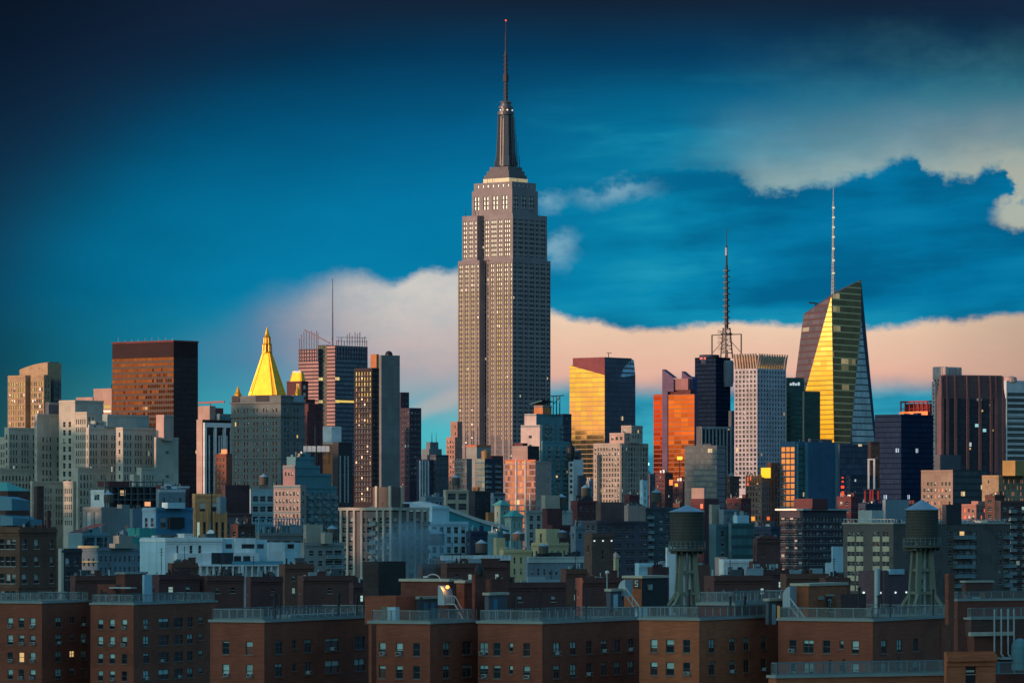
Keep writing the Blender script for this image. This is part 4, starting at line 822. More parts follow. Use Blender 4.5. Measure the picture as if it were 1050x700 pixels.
b = B('office_block', 'dark block with pale upright piers below the mast tower', 'building', 719, 3550, a=65, wall=SLATE, ylo=505)
b.tier(714, 718.5, 750, 437, None, 0, None, curtain('dark_slab_glass', (.04,.05,.07))); l = b.last; m = MB()
for k in range(9): yy = l[3]*(.03+.117*k); m.box(l[1]+.05, l[1]+1, yy-.5, yy+.5, 0, l[5]-2)
m.box(l[1]+.05, l[1]+1.0, 0, l[3], l[5]-1.9, l[5]-.1); m.build('pier', wall('pale_pier', (.22,.27,.30)), b.t); b.done()
b = B('glass_block', 'grey square glass block in front of the mast tower', 'building', 735, 3000, a=20, wall=SLATE, ylo=525)
b.tier(702, 735, 744, 456.5, None, 0, curtain('dull_grey_glass', (.30,.33,.34), fh=3.7, pw=1.6, sp=.3, spc=(.14,.15,.16), mull=.14, mullc=(.16,.17,.18), jit=.02, metal=.45, rough=.2, lit=.006), curtain('blue_black_glass', (.1,.15,.24))); b.stuff(2,2); b.done()

# silver grid tower with flared crown
b = B('office_tower', 'silver tower of square windows with a flared orange-lit crown', 'tower', 776.5, 3700, wall=wall('silver_precast', (.50,.48,.54)), ylo=505, g=glass('window_pane_square', lit=.01, blind=.1, ior=2.2, jit=.03))
gg = S(bw=3.9, fh=3.75, ww=.6, wh=.58, pat='w', top=1.0, mu=.4, rec=.7)
b.tier(753, 776.5, 806, 377.5, None, 0, gg, gg, par=.5); x0,x1,y0,y1,z0,z1 = b.last
m = MB(); m.box(x0+1.5, x1-1.5, y0+1.5, y1-1.5, z1-.4, b.z(364)); m.build('crown_core', wall('crown_core_panel', (.40,.22,.06)), b.t)
m = MB(); zt = b.z(362.5)
for k in range(9): 
    xk = x0+.8+(x1-x0-1.6)*k/8; m.bar((xk, y0+.6, z1-.2), (xk, y0-1.4, zt), 1.1, 1.5)
m.build('crown_fin', wall('crown_precast', (.52,.40,.32)), b.t); m = MB()
for k in range(12): yk = y0+.8+(y1-y0-1.6)*k/11; m.bar((x1-.6, yk, z1-.2), (x1+1.6, yk, zt), 1.1, 1.5)
m.build('crown_fin', wall('crown_precast', (.52,.40,.32)), b.t)
for k in range(11): b.bx('crown_glow', x1-1.4, x1-.5, y0+2+(y1-y0-4)*k/10.5-.6, y0+2+(y1-y0-4)*k/10.5+.9, z1-.3, z1+3.0, plain('crown_glow_orange', (.5,.3,.05), .5, 0, (1,.55,.06), .9))  # emissive orange blocks set between the crown fins
b.done()
b = B('glass_tower', 'green glass tower stepping down right of the silver grid tower', 'tower', 806, 3800, a=70, wall=TEALW, ylo=470)
GRN = curtain('green_glass', (.05,.20,.21), fh=3.9, pw=2, sp=.3, spc=(.012,.05,.055), mull=.05, jit=.012, metal=.7, lit=.012)
b.tier(802, 806.5, 824.5, 387, None, 0, None, GRN, wall=wall('dark_green_panel', (.02,.06,.07))); l = b.last; b.tier(823, 824.6, 841, 401, None, 2, None, GRN, wall=wall('dark_green_panel', (.02,.06,.07)))
m = MB(); 
for k, hh in enumerate((1.8, 2.6, 1.8, 2.6)): m.box(l[1]+.05, l[1]+.5, l[2]+3+k*2.4, l[2]+4.7+k*2.4, l[5]-6.5, l[5]-6.5+hh)
m.build('sign', plain('sign_white', (.6,.65,.65), .5, 0, (.8,.95,1), .5), b.t); b.done()

# faceted crystal tower
D0 = 3900
t = thing('crystal_tower', 'faceted glass tower with one golden wedge face, slanted top and thin spire', 'tower', (at(856,0,D0).x, D0, 0)); o_ = Vector((at(856,0,D0).x, D0, 0))
W_ = lambda px, py, D: at(px, py, D) - o_
A_, B_, C_, C2, Fp, G_, Rr, K_ = W_(824,322,D0+44), W_(852.5,303.5,D0), W_(883,286.5,D0+42), W_(883,328,D0+40), W_(858,610,D0-8), W_(803,484,D0+38), W_(914,610,D0+46), W_(856,299,D0+80)
dn = lambda p: Vector((p.x, p.y, 0)); G0 = dn(G_); 
OLV = curtain('olive_banded_glass', (.26,.17,.07), fh=5.6, pw=6, sp=.2, spc=(.85,.6,.27), mull=.0, jit=.012, metal=.6, rough=.14, lit=.04, litc=(1,.8,.4), lits=.25)  # pale spandrel bands hold the light of lit ceilings in their colour
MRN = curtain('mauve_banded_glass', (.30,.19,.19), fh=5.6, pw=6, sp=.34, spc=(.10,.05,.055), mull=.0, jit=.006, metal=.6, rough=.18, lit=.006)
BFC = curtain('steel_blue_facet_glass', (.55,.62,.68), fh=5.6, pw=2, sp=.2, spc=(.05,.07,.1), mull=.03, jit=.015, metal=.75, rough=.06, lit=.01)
GFC = curtain('gold_reflection_glass', (.95,.66,.20), fh=4.2, pw=7, sp=.24, spc=(.62,.38,.08), mull=.0, var=.35, jit=.004, spm=.5, metal=1.0, rough=.06, lit=0)  # gold of the mirrored sunset is partly put into this tint
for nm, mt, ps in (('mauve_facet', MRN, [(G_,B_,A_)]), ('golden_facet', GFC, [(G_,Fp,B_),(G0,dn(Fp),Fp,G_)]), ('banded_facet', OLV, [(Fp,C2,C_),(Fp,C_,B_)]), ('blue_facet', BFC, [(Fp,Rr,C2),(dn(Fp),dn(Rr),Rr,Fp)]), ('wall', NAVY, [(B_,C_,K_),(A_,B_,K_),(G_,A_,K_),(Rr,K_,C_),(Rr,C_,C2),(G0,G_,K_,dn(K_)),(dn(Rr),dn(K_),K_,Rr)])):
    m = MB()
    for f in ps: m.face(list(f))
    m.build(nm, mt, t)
m = MB(); sx_ = W_(854.5, 306, D0+18); zt = W_(854.5,193,D0+18).z; zq = lambda py: W_(854.5,py,D0+18).z
for k in range(3):
    a_ = R(120*k+30); m.bar((sx_.x+1.9*math.cos(a_), sx_.y+1.9*math.sin(a_), sx_.z-8), (sx_.x+.35*math.cos(a_), sx_.y+.35*math.sin(a_), zq(206)), .5)
for k in range(26):
    py = 304-k*3.8; r_ = 1.9-.06*k; m.lathe(sx_.x, sx_.y, [(r_, zq(py)), (r_, zq(py)+.55)], 6)
m.tube((sx_.x,sx_.y,sx_.z-8), (sx_.x,sx_.y,zt), .6, .22, 6); m.build('spire', plain('spire_white', (.55,.55,.5), .5), t)
m = MB()
for py in (214, 224, 234, 244, 256, 268, 281): m.box(sx_.x-1.0, sx_.x+1.0, sx_.y-2.4, sx_.y-.6, zq(py), zq(py)+1.4)
m.build('beacon', plain('spire_lamp', (.5,.5,.4), .5, 0, (1,.9,.6), .5), t)
m = MB(); q = W_(834,316,D0+36); m.bar((q.x-4,q.y,q.z+5), (q.x+4,q.y,q.z+4), 1.2); m.bar((q.x+2,q.y,q.z-3), (q.x+2,q.y,q.z+4), .8); m.build('roof_davit', DARKM, t)

# below and right of the crystal tower
b = B('office_block', 'dark glass block under the foot of the crystal tower', 'building', 861, 3200, a=62, wall=NAVY, ylo=525, g=G_DIM)
b.tier(855, 861, 893, 455, None, 0, None, curtain('blue_black_glass', (.1,.15,.24))); b.tier(890, 893, 902, 452.5, None, 8, None, S(bw=4, fh=4), wall=BRICK); b.tier(868, 872, 900, 487, None, -12, S(bw=3), S(bw=3, fh=4, ww=.6, wh=.4)); b.done()
b = B('office_tower', 'broad navy tower of close vertical ribs right of the crystal tower', 'tower', 924, 3500, wall=NAVY, ylo=505)
VR = curtain('navy_ribbed_glass', (.03,.055,.11), fh=4, pw=1.9, sp=.2, spc=(.006,.008,.014), mull=.42, mullc=(.018,.036,.085), jit=.01, metal=.1, rough=.15, lit=.008, litc=(.7,.85,1))
b.tier(897, 924, 957, 424.5, None, 0, VR, VR, par=1); b.stuff(4, 2); b.done()
b = B('office_tower', 'tower with a red open-framed crown and a glowing red edge behind the navy ribs', 'tower', 951, 3900, wall=wall('dark_red_panel', (.20,.03,.035)), ylo=500)
b.tier(923, 951, 959, 422, None, 0, None, None); l = b.last; m = MB(); zt = b.z(411.5)
for k in range(7):
    xk = l[0]+.5+(l[1]-l[0]-1)*k/6; m.bar((xk,.5,l[5]-.5), (xk,.5,zt), .9)
m.bar((l[0],.5,zt), (l[1],.5,zt), 1.4); m.bar((l[1],.5,zt), (l[1],l[3],zt), 1.4); m.bar((l[0],.5,l[5]+3), (l[1],.5,l[5]+3), .5)
m.build('crown_frame', wall('red_frame', (.36,.035,.035)), b.t); b.bx('crown_back', l[0]+1, l[1]-1, 5, l[3]-1, l[5]-.5, zt-1.5, wall('dark_red_panel', (.20,.03,.035)))
b.bx('glow_band', l[0], l[1]+.3, -.4, -.1, b.z(425.5), b.z(421.5), plain('red_orange_glow', (.5,.1,.02), .5, 0, (1,.19,.03), 1.0))  # emissive red-orange band, with strips of the same down the right edge
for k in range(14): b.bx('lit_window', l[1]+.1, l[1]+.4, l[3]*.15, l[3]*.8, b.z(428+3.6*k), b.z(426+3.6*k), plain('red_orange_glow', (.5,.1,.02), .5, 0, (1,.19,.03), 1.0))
b.done()
b = B('apartment_tower', 'pale tower of rounded ribs behind the brown granite tower', 'tower', 973, 3650, wall=wall('rib_white', (.50,.40,.38)), ylo=485, g=G_DIM)
b.tier(957, 970, 986, 381, None, 0, S(bw=3.6, fh=3.4, ww=.4, wh=.5), None); l = b.last; m = MB()
for k in range(5): m.lathe(l[0]+1+(l[1]-l[0]-2)*k/4, .4, [(1.6, l[5]-6), (1.6, b.z(376.5)), (.8, b.z(375.6))], 10)
for k in range(5): m.lathe(l[1]-.4, 2+(l[3]-4)*k/4, [(1.6, l[5]-6), (1.6, b.z(376.5)), (.8, b.z(375.6))], 10)
m.build('rounded_rib', b.wall, b.t); b.tier(955.5, 959, 962, 391, None, -3, S(bw=3, fh=3.4, ww=.6, wh=.5, g=G_MIR), None); b.done()
b = B('office_tower', 'brown granite tower with a sloped-shoulder top and dark window bays', 'tower', 966, 3080, a=72, wall=BROWNST, ylo=520)
b.tier(960.5, 964.5, 1031, 408, None, 0, None, curtain('granite_tower_glass', (.06,.075,.11), fh=3.9, pw=1.9, sp=.3, spc=(.02,.022,.03), mull=.06, jit=.012, metal=.55, lit=.012, litc=(.8,.9,.9))); x0,x1,y0,y1,z0,z1 = b.last
m = MB(); xt0, xt1, yt0, yt1 = x0+1, x1-1, y0+2.2, y1-2.2; zt = b.z(384)
lo_ = [(x0,y0,z1),(x1,y0,z1),(x1,y1,z1),(x0,y1,z1)]; hi_ = [(xt0,yt0,zt),(xt1,yt0,zt),(xt1,yt1,zt),(xt0,yt1,zt)]
for i in range(4): j = (i+1) % 4; m.face([lo_[i],lo_[j],hi_[j],hi_[i]])
m.face(hi_); m.build('shoulder', BROWNST, b.t); m = MB()
for px in (965.5, 972.5, 981, 993.5, 1006, 1017.5, 1023, 1030): yy = min(y1-.1, max(.9, b.ry(px))); m.box(x1+.02, x1+1.2, yy-.95, yy+.95, 0, z1+.3); m.bar((x1+.3,yy,z1), (xt1+.4,yy,zt-.5), 1.0)
m.box(x1+.02, x1+.9, y1-9, y1, 0, z1+.2); m.build('pier', BROWNST, b.t)
for (px, py) in ((1003,435.5),(1011,440.5)): yy = b.ry(px); b.bx('lit_window', x1+.02, x1+.08, yy-1.2, yy+1.2, b.z(py+1.8), b.z(py-1.4), plain('lit_window_teal', (.3,.5,.5), .5, 0, (.45,.85,.85), .6))
for (px, py) in ((1017,414.5),(1008.5,420.5),(1020.5,440.5),(996,459.5)): yy = b.ry(px); b.bx('lit_window', x1+.02, x1+.08, yy-.7, yy+.7, b.z(py+1), b.z(py-.8), plain('lit_window_amber', (.5,.3,.1), .5, 0, (1,.6,.2), .7))
b.done()
b = B('office_tower', 'white horizontally banded tower cut by the right edge of the picture', 'tower', 1033, 3350, a=66, wall=wall('band_white', (.52,.56,.58)), ylo=500)
b.tier(1028, 1032, 1075, 390, None, 0, None, S(bw=40, fh=4.3, ww=.97, wh=.56, top=8, mu=.3, rec=.6, g=G_DIM)); l = b.last; m = MB(); m.lathe(-5, b.ry(1040), [(5, l[5]-1), (4.2, b.z(386.5)), (.5, b.z(385))], 14); m.build('roof_plant', PINK, b.t); b.done()

# orange-windowed slab etc.
b = B('office_slab', 'blank blue slab whose narrow left face blazes with orange windows', 'building', 815.5, 2900, wall=BLUEW, ylo=530)
b.tier(800, 815.5, 858, 452.5, None, 0, S(bw=4.3, fh=3.9, ww=.9, wh=.74, top=3, mu=.5, rec=.25, g=glass('window_pane_orange_reflection', lit=0, blind=.0, ior=3.2, jit=.008, metal=1.0, tint=(1,.72,.4))), None, wall=wall('deep_blue_render', (.045,.12,.21))); x0,x1,y0,y1,z0,z1 = b.last  # pane tint carries part of the orange sunset reflection
for p0, p1 in ((816.5,817.6),(825,827.5),(856,858)): b.bx('pilaster', x1+.02, x1+1.0, b.ry(p0), b.ry(p1), 0, z1-.5, TEALW)
b.bx('window_strip', x1+.02, x1+.12, b.ry(818), b.ry(824.5), 0, z1-3, curtain('green_glass', (.05,.2,.21))); b.stuff(2, 3, SLATE); b.done()
b = B('office_block', 'dark banded office block with a thin projecting roof slab, right of centre', 'building', 823, 2050, wall=wall('slab_violet', (.07,.06,.08)), ylo=590, g=G_OFF)
of = S(bw=3.2, fh=3.3, ww=.92, wh=.5, top=2.5, mu=.3, rec=.4, band=.35, bandh=.5)
b.tier(799.5, 823, 868, 523, None, 0, of, of, par=.2); l = b.last; b.bx('roof_slab', l[0]-1.5, l[1]+1.5, -1.5, l[3]+1.5, l[5]+.01, l[5]+.75, GALV); b.tier(814, 833, 849, 511, 522.5, 5, None, None, wall=MAROON, name='penthouse')
b.done()
b = B('prewar_block', 'prewar brown block with arched crown catching red light and a yellow rooftop panel', 'building', 781, 3000, wall=wall('brown_terracotta', (.26,.15,.12)), ylo=540, g=G_OLD)
b.tier(764.5, 781, 800, 489, None, 0, S(bw=3.2, fh=3.9, ww=.45, wh=.55), S(bw=3.2, fh=3.9, ww=.45, wh=.55)); l = b.last; b.tier(786, 790, 800, 474, None, 9, None, S(bw=3, fh=5, ww=.5, wh=.8, rib=.4), wall=BRICK)
b.bx('rooftop_panel', b.lx(777.5), b.lx(786.5), 3, 4, l[5]-.5, b.z(479.3), plain('yellow_panel', (.7,.4,.02), .5, 0, (1,.58,.02), 1.1)); m = MB()
for k in range(6): m.lathe(l[0]+1+(l[1]-l[0]-2)*k/5, .2, [(.9, l[5]-4), (.9, l[5]+.6), (.1, l[5]+2.2)], 8)
m.build('pinnacle', ORANGE, b.t)
for px, py, w_, h_, e_ in ((766.5,491,.9,1.5,(1,.1,.05)),(769.5,490,.8,1.3,(1,.16,.07)),(772.5,531.5,1.5,1.4,(1,.36,.05)),(767,496,.8,1.0,(1,.14,.06)),(777,495,.6,.7,(1,.5,.3))): xk = b.lx(px); b.bx('lit_window', xk-w_,xk+w_,-.32,-.29,b.z(py)-h_,b.z(py)+h_, plain('lit_window_%d' % (px*10), e_, .5, 0, e_, .85))  # small emissive panels put in for the red and orange crown glow
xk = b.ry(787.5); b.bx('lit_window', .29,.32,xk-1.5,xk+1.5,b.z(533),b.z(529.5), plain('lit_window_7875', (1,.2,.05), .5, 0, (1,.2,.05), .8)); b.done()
for label_, px, py, D_, w_, h_, cc_, es_ in (('small amber lit sign near the foot of the orange-red finned tower',697,469.5,3480,2.0,1.3,(1,.5,.06),1.3), ('small round orange lit sign at the foot of the orange-red finned tower',688,494.5,3300,1.3,2.0,(1,.3,.08),.7), ('bright orange street-level light right of the round lit sign',693.5,497,3290,1.1,1.1,(1,.36,.05),1.4), ('pale green lamp between the beige stepped tower and the red finned tower',664.5,475.5,3250,.8,.9,(.5,1,.85),2.0)):
    q_ = at(px,py,D_); t = thing('lit_sign', label_, 'sign', (q_.x,D_,0)); m = MB(); m.box(-w_,w_,-.3,.3,q_.z-h_,q_.z+h_); m.build('panel', plain('sign_glow_%d' % px, cc_, .5, 0, cc_, es_), t); m = MB(); m.box(-.3,.3,.31,.8,0,q_.z); m.build('post', DARKM, t)

# tan blocks lower right
b = B('office_block', 'tan block with red-lit window corner and a dark glass right side', 'building', 977, 2550, wall=wall('tan_stone', (.30,.22,.17)), ylo=525, g=glass('window_pane_tan_glow', lit=.45, blind=.3, litc=(1,.3,.16), lits=.9))  # red pane emission stands in for reflected sunset
b.tier(944.5, 977, 1011, 481.5, None, 0, S(bw=2.9, fh=3.6, ww=.5, wh=.5, top=6, mu=1), curtain('teal_dark_glass', (.07,.12,.15), fh=3.8, pw=2, sp=.35, spc=(.02,.03,.04), lit=.02, metal=.5)); l = b.last; b.tier(958, 964, 985, 466, 482, 12, None, None, wall=SLATE, name='penthouse')
b.done()
b = B('hotel_block', 'tan orange-lit hotel block with a square tower top at the right edge', 'building', 1024, 2420, a=30, wall=TAN, ylo=530, g=glass('window_pane_pink', lit=.9, blind=.5, blindc=(.7,.5,.4), litc=(1,.42,.25), lits=.9))
b.tier(1007, 1024, 1066, 487, None, 0, S(bw=2.9, fh=3.3, ww=.4, wh=.6, pat='.w.'), S(bw=2.9, fh=3.3, ww=.4, wh=.6, pat='w.ww.'), par=1); b.tier(1028, 1041, 1062, 472, 487.5, 5, None, None, wall=wall('ochre_render', (.50,.30,.10)), name='tower_top'); b.done()
b = B('brick_block', 'low pink-red block with glowing windows left of the tan hotel', 'building', 1001, 2300, wall=wall('rose_brick', (.42,.2,.16), 'brick'), ylo=540, g=glass('window_pane_red_glow', lit=.9, blind=.3, litc=(1,.14,.05), lits=1.2))  # panes emit red in place of the sunset they would reflect
b.tier(986, 1001, 1012, 516.5, None, 0, S(bw=3.4, fh=3.4, ww=.55, wh=.5), S(bw=3.4, fh=3.4, ww=.5)); b.tier(996, 1003, 1010, 513.5, None, 8, None, None); b.done()
b = B('apartment_block', 'dark brick balcony block below the tan hotel at the right edge', 'building', 1026, 1750, a=60, wall=wall('dark_brown_brick', (.10,.07,.07), 'brick'), ylo=605, g=G_DIM)
b.tier(1020, 1026, 1075, 513, None, 0, None, S(bw=4, fh=3, ww=.6, wh=.5, pat='wb')); b.done()
t = thing('monument', 'tall white open portal frame standing on red-lit columns near the crystal tower', 'monument', (at(893.5,0,2980).x, 2980, 0)); m = MB(); Zm = lambda py: CAMZ+(HY-py)*2980/F
for s_ in (-1,1): m.box(s_*1.85-.55, s_*1.85+.55, -.6, .6, Zm(501), Zm(471.5))
m.box(-2.4, 2.4, -.6, .6, Zm(471.5), Zm(470)); m.build('frame', WHITE, t)
m = MB()
for k in (-4.2, -.8, .8, 4.4): m.box(k-.5, k+.5, -.5, .5, 0, Zm(502 if abs(k) < 2 else 503)); 
m.build('column', plain('red_column', (.45,.05,.03), .6, 0, (1,.06,.03), .22), t); m = MB(); m.box(-5.5, 5.5, -.6, .6, Zm(502), Zm(501)); m.build('plinth', SLATE, t)  # columns emit faintly, the red light on them put into the material
t = thing('lit_sign', 'string of small red lights running down to one bright red lamp under the crystal tower', 'sign', (at(864,0,2990).x, 2990, 0)); m = MB(); m.box(-.6,.6,.3,.8,0,CAMZ+(HY-488)*2990/F); m.build('post', DARKM, t)
for (py, w) in ((489.5,.5),(493.5,.55),(499,1.0),(504.5,.7),(507,1.0),(511,1.9)): m = MB(); zz_ = CAMZ+(HY-py)*2990/F; m.box(-w,w,-.3,.28,zz_-w*.8,zz_+w*.8); m.build('lamp', REDLAMP, t)
# ------------------------------------------------------------------ the middle distance, left to right
RED_R = wall('red_roof_brick', (.20,.06,.05), 'brick'); DBRICK = wall('dark_brick', (.11,.055,.045), 'brick'); BEIGE = wall('beige_masonry', (.40,.36,.29)); GREENP = wall('turquoise_wall', (.06,.40,.36)); PALEB = wall('pale_blue_wall', (.42,.64,.72)); YEL = wall('cream_yellow_wall', (.66,.50,.27)); BGREY = wall('blue_grey_stone', (.20,.26,.30)); TGLASS = curtain('teal_office_glass', (.10,.30,.32), fh=3.3, pw=2.4, sp=.38, spc=(.03,.08,.09), mull=.08, jit=.03, metal=.5, rough=.12, lit=.02, litc=(.6,1,.9), lits=.35)
aw = lambda **k: S(**{**dict(bw=3.0, fh=3.1, ww=.45, wh=.55, pat='w', top=1.5, mu=.8, rec=.25, g=G_APT), **k})
def roofbox(b, pL,pE,pR,yt,yb,y0, mat=None, ls=None, rs=None, name='bulkhead'): b.tier(pL,pE,pR,yt,yb,y0, ls, rs, wall=mat, par=.4, name=name)
def tank(px, ytop, ybot, D, r, label, mat=None, legs=3.0, capc=None, group=None):
    p = at(px, ybot, D); zt = CAMZ+(HY-ytop)*D/F; h = zt-p.z
    t = thing('water_tank', label, 'water tank', p, 0, group); m = MB(); m.lathe(0,0,[(r, h*.38),(r, h*.82)], 14); m.build('tank', mat or plain('tank_wood', (.10,.09,.08), .85), t)
    m = MB(); m.lathe(0,0,[(r*1.08, h*.82+.01),(.05, h)], 14); m.build('conical_roof', capc or plain('tank_roof_metal', (.28,.42,.5), .5), t)
    for k in range(4):
        m = MB(); a_ = R(45+90*k); m.bar((r*.8*math.cos(a_), r*.8*math.sin(a_), -.2), (r*.8*math.cos(a_), r*.8*math.sin(a_), h*.38), .22); m.build('leg', DARKM, t)
    return t

b = B('brick_apartment_block', 'dark brown brick block under a turquoise rooftop shed at the far left edge', 'apartments', 20, 800, a=36, wall=wall('umber_brick', (.17,.085,.055), 'brick'), ylo=620, g=G_APT)
b.tier(-12, 20, 58, 540, None, 0, aw(at=[(2,1.1),(8,1.1),(13.5,1.1)], fh=3.05), aw(at=[(25,1.0),(37.5,1.0),(53,.7)], fh=3.05)); b.stuff(1, 1.6)
for (pL,pE,pR,yt,yb,y0,mt) in ((-4,6,9.5,523,541,3,DBRICK),(35,38,45,498,541,8,DBRICK),(47.5,49,52,523,541,4,MAROON),(-3,8,31,503,541,13,DBRICK)): roofbox(b,pL,pE,pR,yt,yb,y0,mt,name='roof_stack')
m = MB()
for (pa,pb,yt,yb,y0) in ((9,31,508,523,5),(10,43,527.5,538.5,1.5)):            # tilted blue hoods of the plant on the roof
    x1 = b.lx(pa+3, y0); ya, yb2 = y0, b.ry(pb, x1); zb_, zt_ = b.z(yb,x1,y0), b.z(yt,x1,y0)
    m.face([(x1-3,ya,zb_),(x1,ya,zb_),(x1,ya,zt_-.5),(x1-3,ya,zt_)]); m.face([(x1,ya,zb_),(x1,yb2,zb_),(x1,yb2,zt_-.9),(x1,ya,zt_-.5)]); m.face([(x1-3,ya,zt_),(x1,ya,zt_-.5),(x1,yb2,zt_-.9),(x1-3,yb2,zt_-.2)]); m.face([(x1,yb2,zb_),(x1-3,yb2,zb_),(x1-3,yb2,zt_-.2),(x1,yb2,zt_-.9)]); m.face([(x1-3,yb2,zb_),(x1-3,ya,zb_),(x1-3,ya,zt_),(x1-3,yb2,zt_-.2)])
m.build('roof_plant', plain('blue_hood_metal', (.10,.27,.36), .5, .2), b.t)
m = MB(); x1 = b.lx(8,14); yy = b.ry(31,x1); zt_ = b.z(503,x1,14); m.face([(x1-8,14,zt_),(x1,14,zt_),(x1-3,(14+yy)/2,zt_+1.6),(x1-8,(14+yy)/2,zt_+1.6)]); m.face([(x1,14,zt_),(x1,yy,zt_),(x1-3,(14+yy)/2,zt_+1.6)]); m.face([(x1-8,(14+yy)/2,zt_+1.6),(x1-3,(14+yy)/2,zt_+1.6),(x1,yy,zt_),(x1-8,yy,zt_)]); m.build('shed_roof', COPPER, b.t); b.done()

b = B('studio_building', 'white-walled roof studio under a dark steel rack and maroon roof, left', 'building', 107, 1900, wall=WHITE, ylo=540)
b.tier(93, 107, 112, 502, None, 0, aw(at=[(98,1.6),(100.5,1.6)], fh=4, rows=1, top=1), None); b.tier(107, 112, 166, 499, None, 3, None, curtain('dark_slab_glass', (.04,.05,.07)), wall=SLATE); l = b.last
m = MB()
for k in range(10): yy = l[3]*k/9; m.bar((l[1]+.5,yy,b.z(520)), (l[1]+.5,yy,b.z(490+ (k%3)*2)), .5)
for py in (494, 499, 506, 512): m.bar((l[1]+.5,0,b.z(py)), (l[1]+.5,l[3],b.z(py,l[1],l[3])), .45)
m.build('steel_rack', STEEL, b.t); m = MB(); m.box(l[0]-3, l[1]+1, 2, 14, l[5]+.1, l[5]+2.4); m.build('roof_band', MAROON, b.t); b.bx('lit_window', l[1]+.6, l[1]+.9, b.ry(147.5), b.ry(153), b.z(518.5), b.z(514), plain('lit_window_orange', (.6,.3,.15), .5, 0, (1,.42,.18), .9)); b.tier(160, 165, 194, 497, None, 8, None, S(bw=5,ww=.6,wh=.3), wall=MAROON); b.tier(160, 163, 190, 501, None, 2, None, S(bw=6, fh=6, ww=.3, wh=.3), wall=BGREY); b.stuff(4, 3)
b.done()
b = B('loft_building', 'grey blank-walled loft with dark recessed bays on its left end', 'building', 104, 1600, a=25, wall=wall('grey_render', (.27,.29,.28)), ylo=575)
b.tier(85, 104, 133, 519.5, None, 0, S(bw=4, fh=16, ww=.6, wh=.85, top=.6, rows=1, g=G_DIM), None); roofbox(b,120,125,133,517,521,4); b.tier(133, 136, 148, 521, None, -2, None, None, wall=BGREY); b.stuff(3, 2, pipes=5); b.done()
b = B('low_building', 'low building with dark red roof edge and dark glass front below the grey loft', 'building', 84, 1480, a=20, wall=wall('pale_teal_render', (.20,.33,.36)), ylo=590)
b.tier(70, 84, 112, 546, None, 0, None, S(bw=9, fh=5.5, ww=.85, wh=.7, top=.5, rows=1, g=G_DIM)); l = b.last; m = MB(); m.face([(l[0],l[2],l[5]),(l[1],l[2],l[5]),(l[1]-1,l[3],l[5]+3),(l[0],l[3],l[5]+3)]); m.build('sloped_roof', RED_R, b.t); b.stuff(3, 2); b.done()
b = B('blue_building', 'bright blue building with dark square window openings and a pale penthouse', 'building', 160, 1500, a=58, wall=wall('cobalt_render', (.05,.20,.34)), ylo=570)
b.tier(146, 160, 198, 520, None, 0, S(bw=4, fh=6, ww=.45, wh=.5, top=2, rows=2), S(bw=4.2, fh=6, ww=.5, wh=.55, top=2, rows=2, pat='ww.w')); roofbox(b,166,172,190,515,521,3,PALEB); b.bx('roof_plant', .1, 1.5, b.ry(172), b.ry(187), b.z(541), b.z(530), DARKM); b.done()
b = B('turquoise_building', 'small turquoise building beside the pale blue white-fronted block', 'building', 143, 1380, wall=GREENP, ylo=575)
b.tier(129, 143, 160, 541, None, 0, None, None); b.tier(130, 134, 145, 551, None, -4, None, None); b.stuff(2, 1.5); b.done()
b = B('stone_building', 'ornate tan stone corner house with a grey side wall, left', 'building', 100, 1270, a=30, wall=BGREY, ylo=595, g=G_OLD)
b.tier(82, 100, 146, 561, None, 0, S(bw=2.4, fh=4.4, ww=.35, wh=.5, top=2), S(bw=3, fh=3.2, ww=.4), wall=None); l = b.last; b.bx('front', l[0]-.1, l[1]+.02, -.25, -.02, 0, l[5], YEL) if False else None
m = MB(); m.box(l[0]-.4, l[1]+.4, -.5, .2, l[5]-.2, l[5]+.5); m.box(l[0]-.3, l[1]+.3, -.4, .1, l[5]-4.2, l[5]-3.8); m.build('cornice', YEL, b.t); roofbox(b,112,118,140,557,562,6,BEIGE); b.tier(116, 122, 136, 549, 562, 9, None, None, wall=BEIGE, name='bulkhead'); b.stuff(2,2); b.done()
b = B('dark_block', 'black recessed block with a pale corner pier behind the front brick row, left', 'building', 63, 1150, a=50, wall=DARK, ylo=600)
b.tier(58, 63, 84, 562, None, 0, None, S(bw=3, g=G_DIM)); l = b.last; b.bx('pier', -1.2, .15, -.15, .6, 0, l[5], CREAM); b.done()

b = B('white_block', 'long low white block with pale blue recesses over a white colonnade', 'building', 170, 1120, a=58, wall=WHITE, ylo=606, g=G_DIM)
b.tier(144, 170, 228, 551, None, 0, S(bw=4, fh=4, ww=.2, wh=.3, pat='.w'), aw(at=[(182,.9),(196,1.5),(205,1.5)], fh=4.2, rows=1, top=1.0, g=G_DIM), wall=None); x0,x1,y0,y1,z0,z1 = b.last; l0 = b.last
b.bx('wall', x0+.02, x1-.02, -.16, -.02, 0, z1-.1, PALEB)
m = MB(); m.box(x1-.1, x1+1.8, b.ry(178), b.ry(262), b.z(580.5), b.z(567)); m.build('upper_bay', WHITE, b.t)
for px, w, h0, h1 in ((183,1.4,577,573),(190.5,1.4,577,573),(221,2.3,578,566.5),(228,2.3,578,566.5),(235,2.3,578,566.5),(243.5,2,575,570),(253,2,575,570)): yy = b.ry(px, x1+1.8); m = MB(); m.box(x1+1.79, x1+1.86, yy-w/2, yy+w/2, b.z(h0), b.z(h1)); m.box(x1+1.79, x1+1.9, yy-w/2-.1, yy+w/2+.1, b.z(h0)-.12, b.z(h0)-.02); m.build('window', G_DIM, b.t)
b.tier(224, 228, 241, 551.5, None, y1+.0, None, aw(at=[(235,1.6)], fh=4, rows=1, top=1), wall=PALEB) if False else None
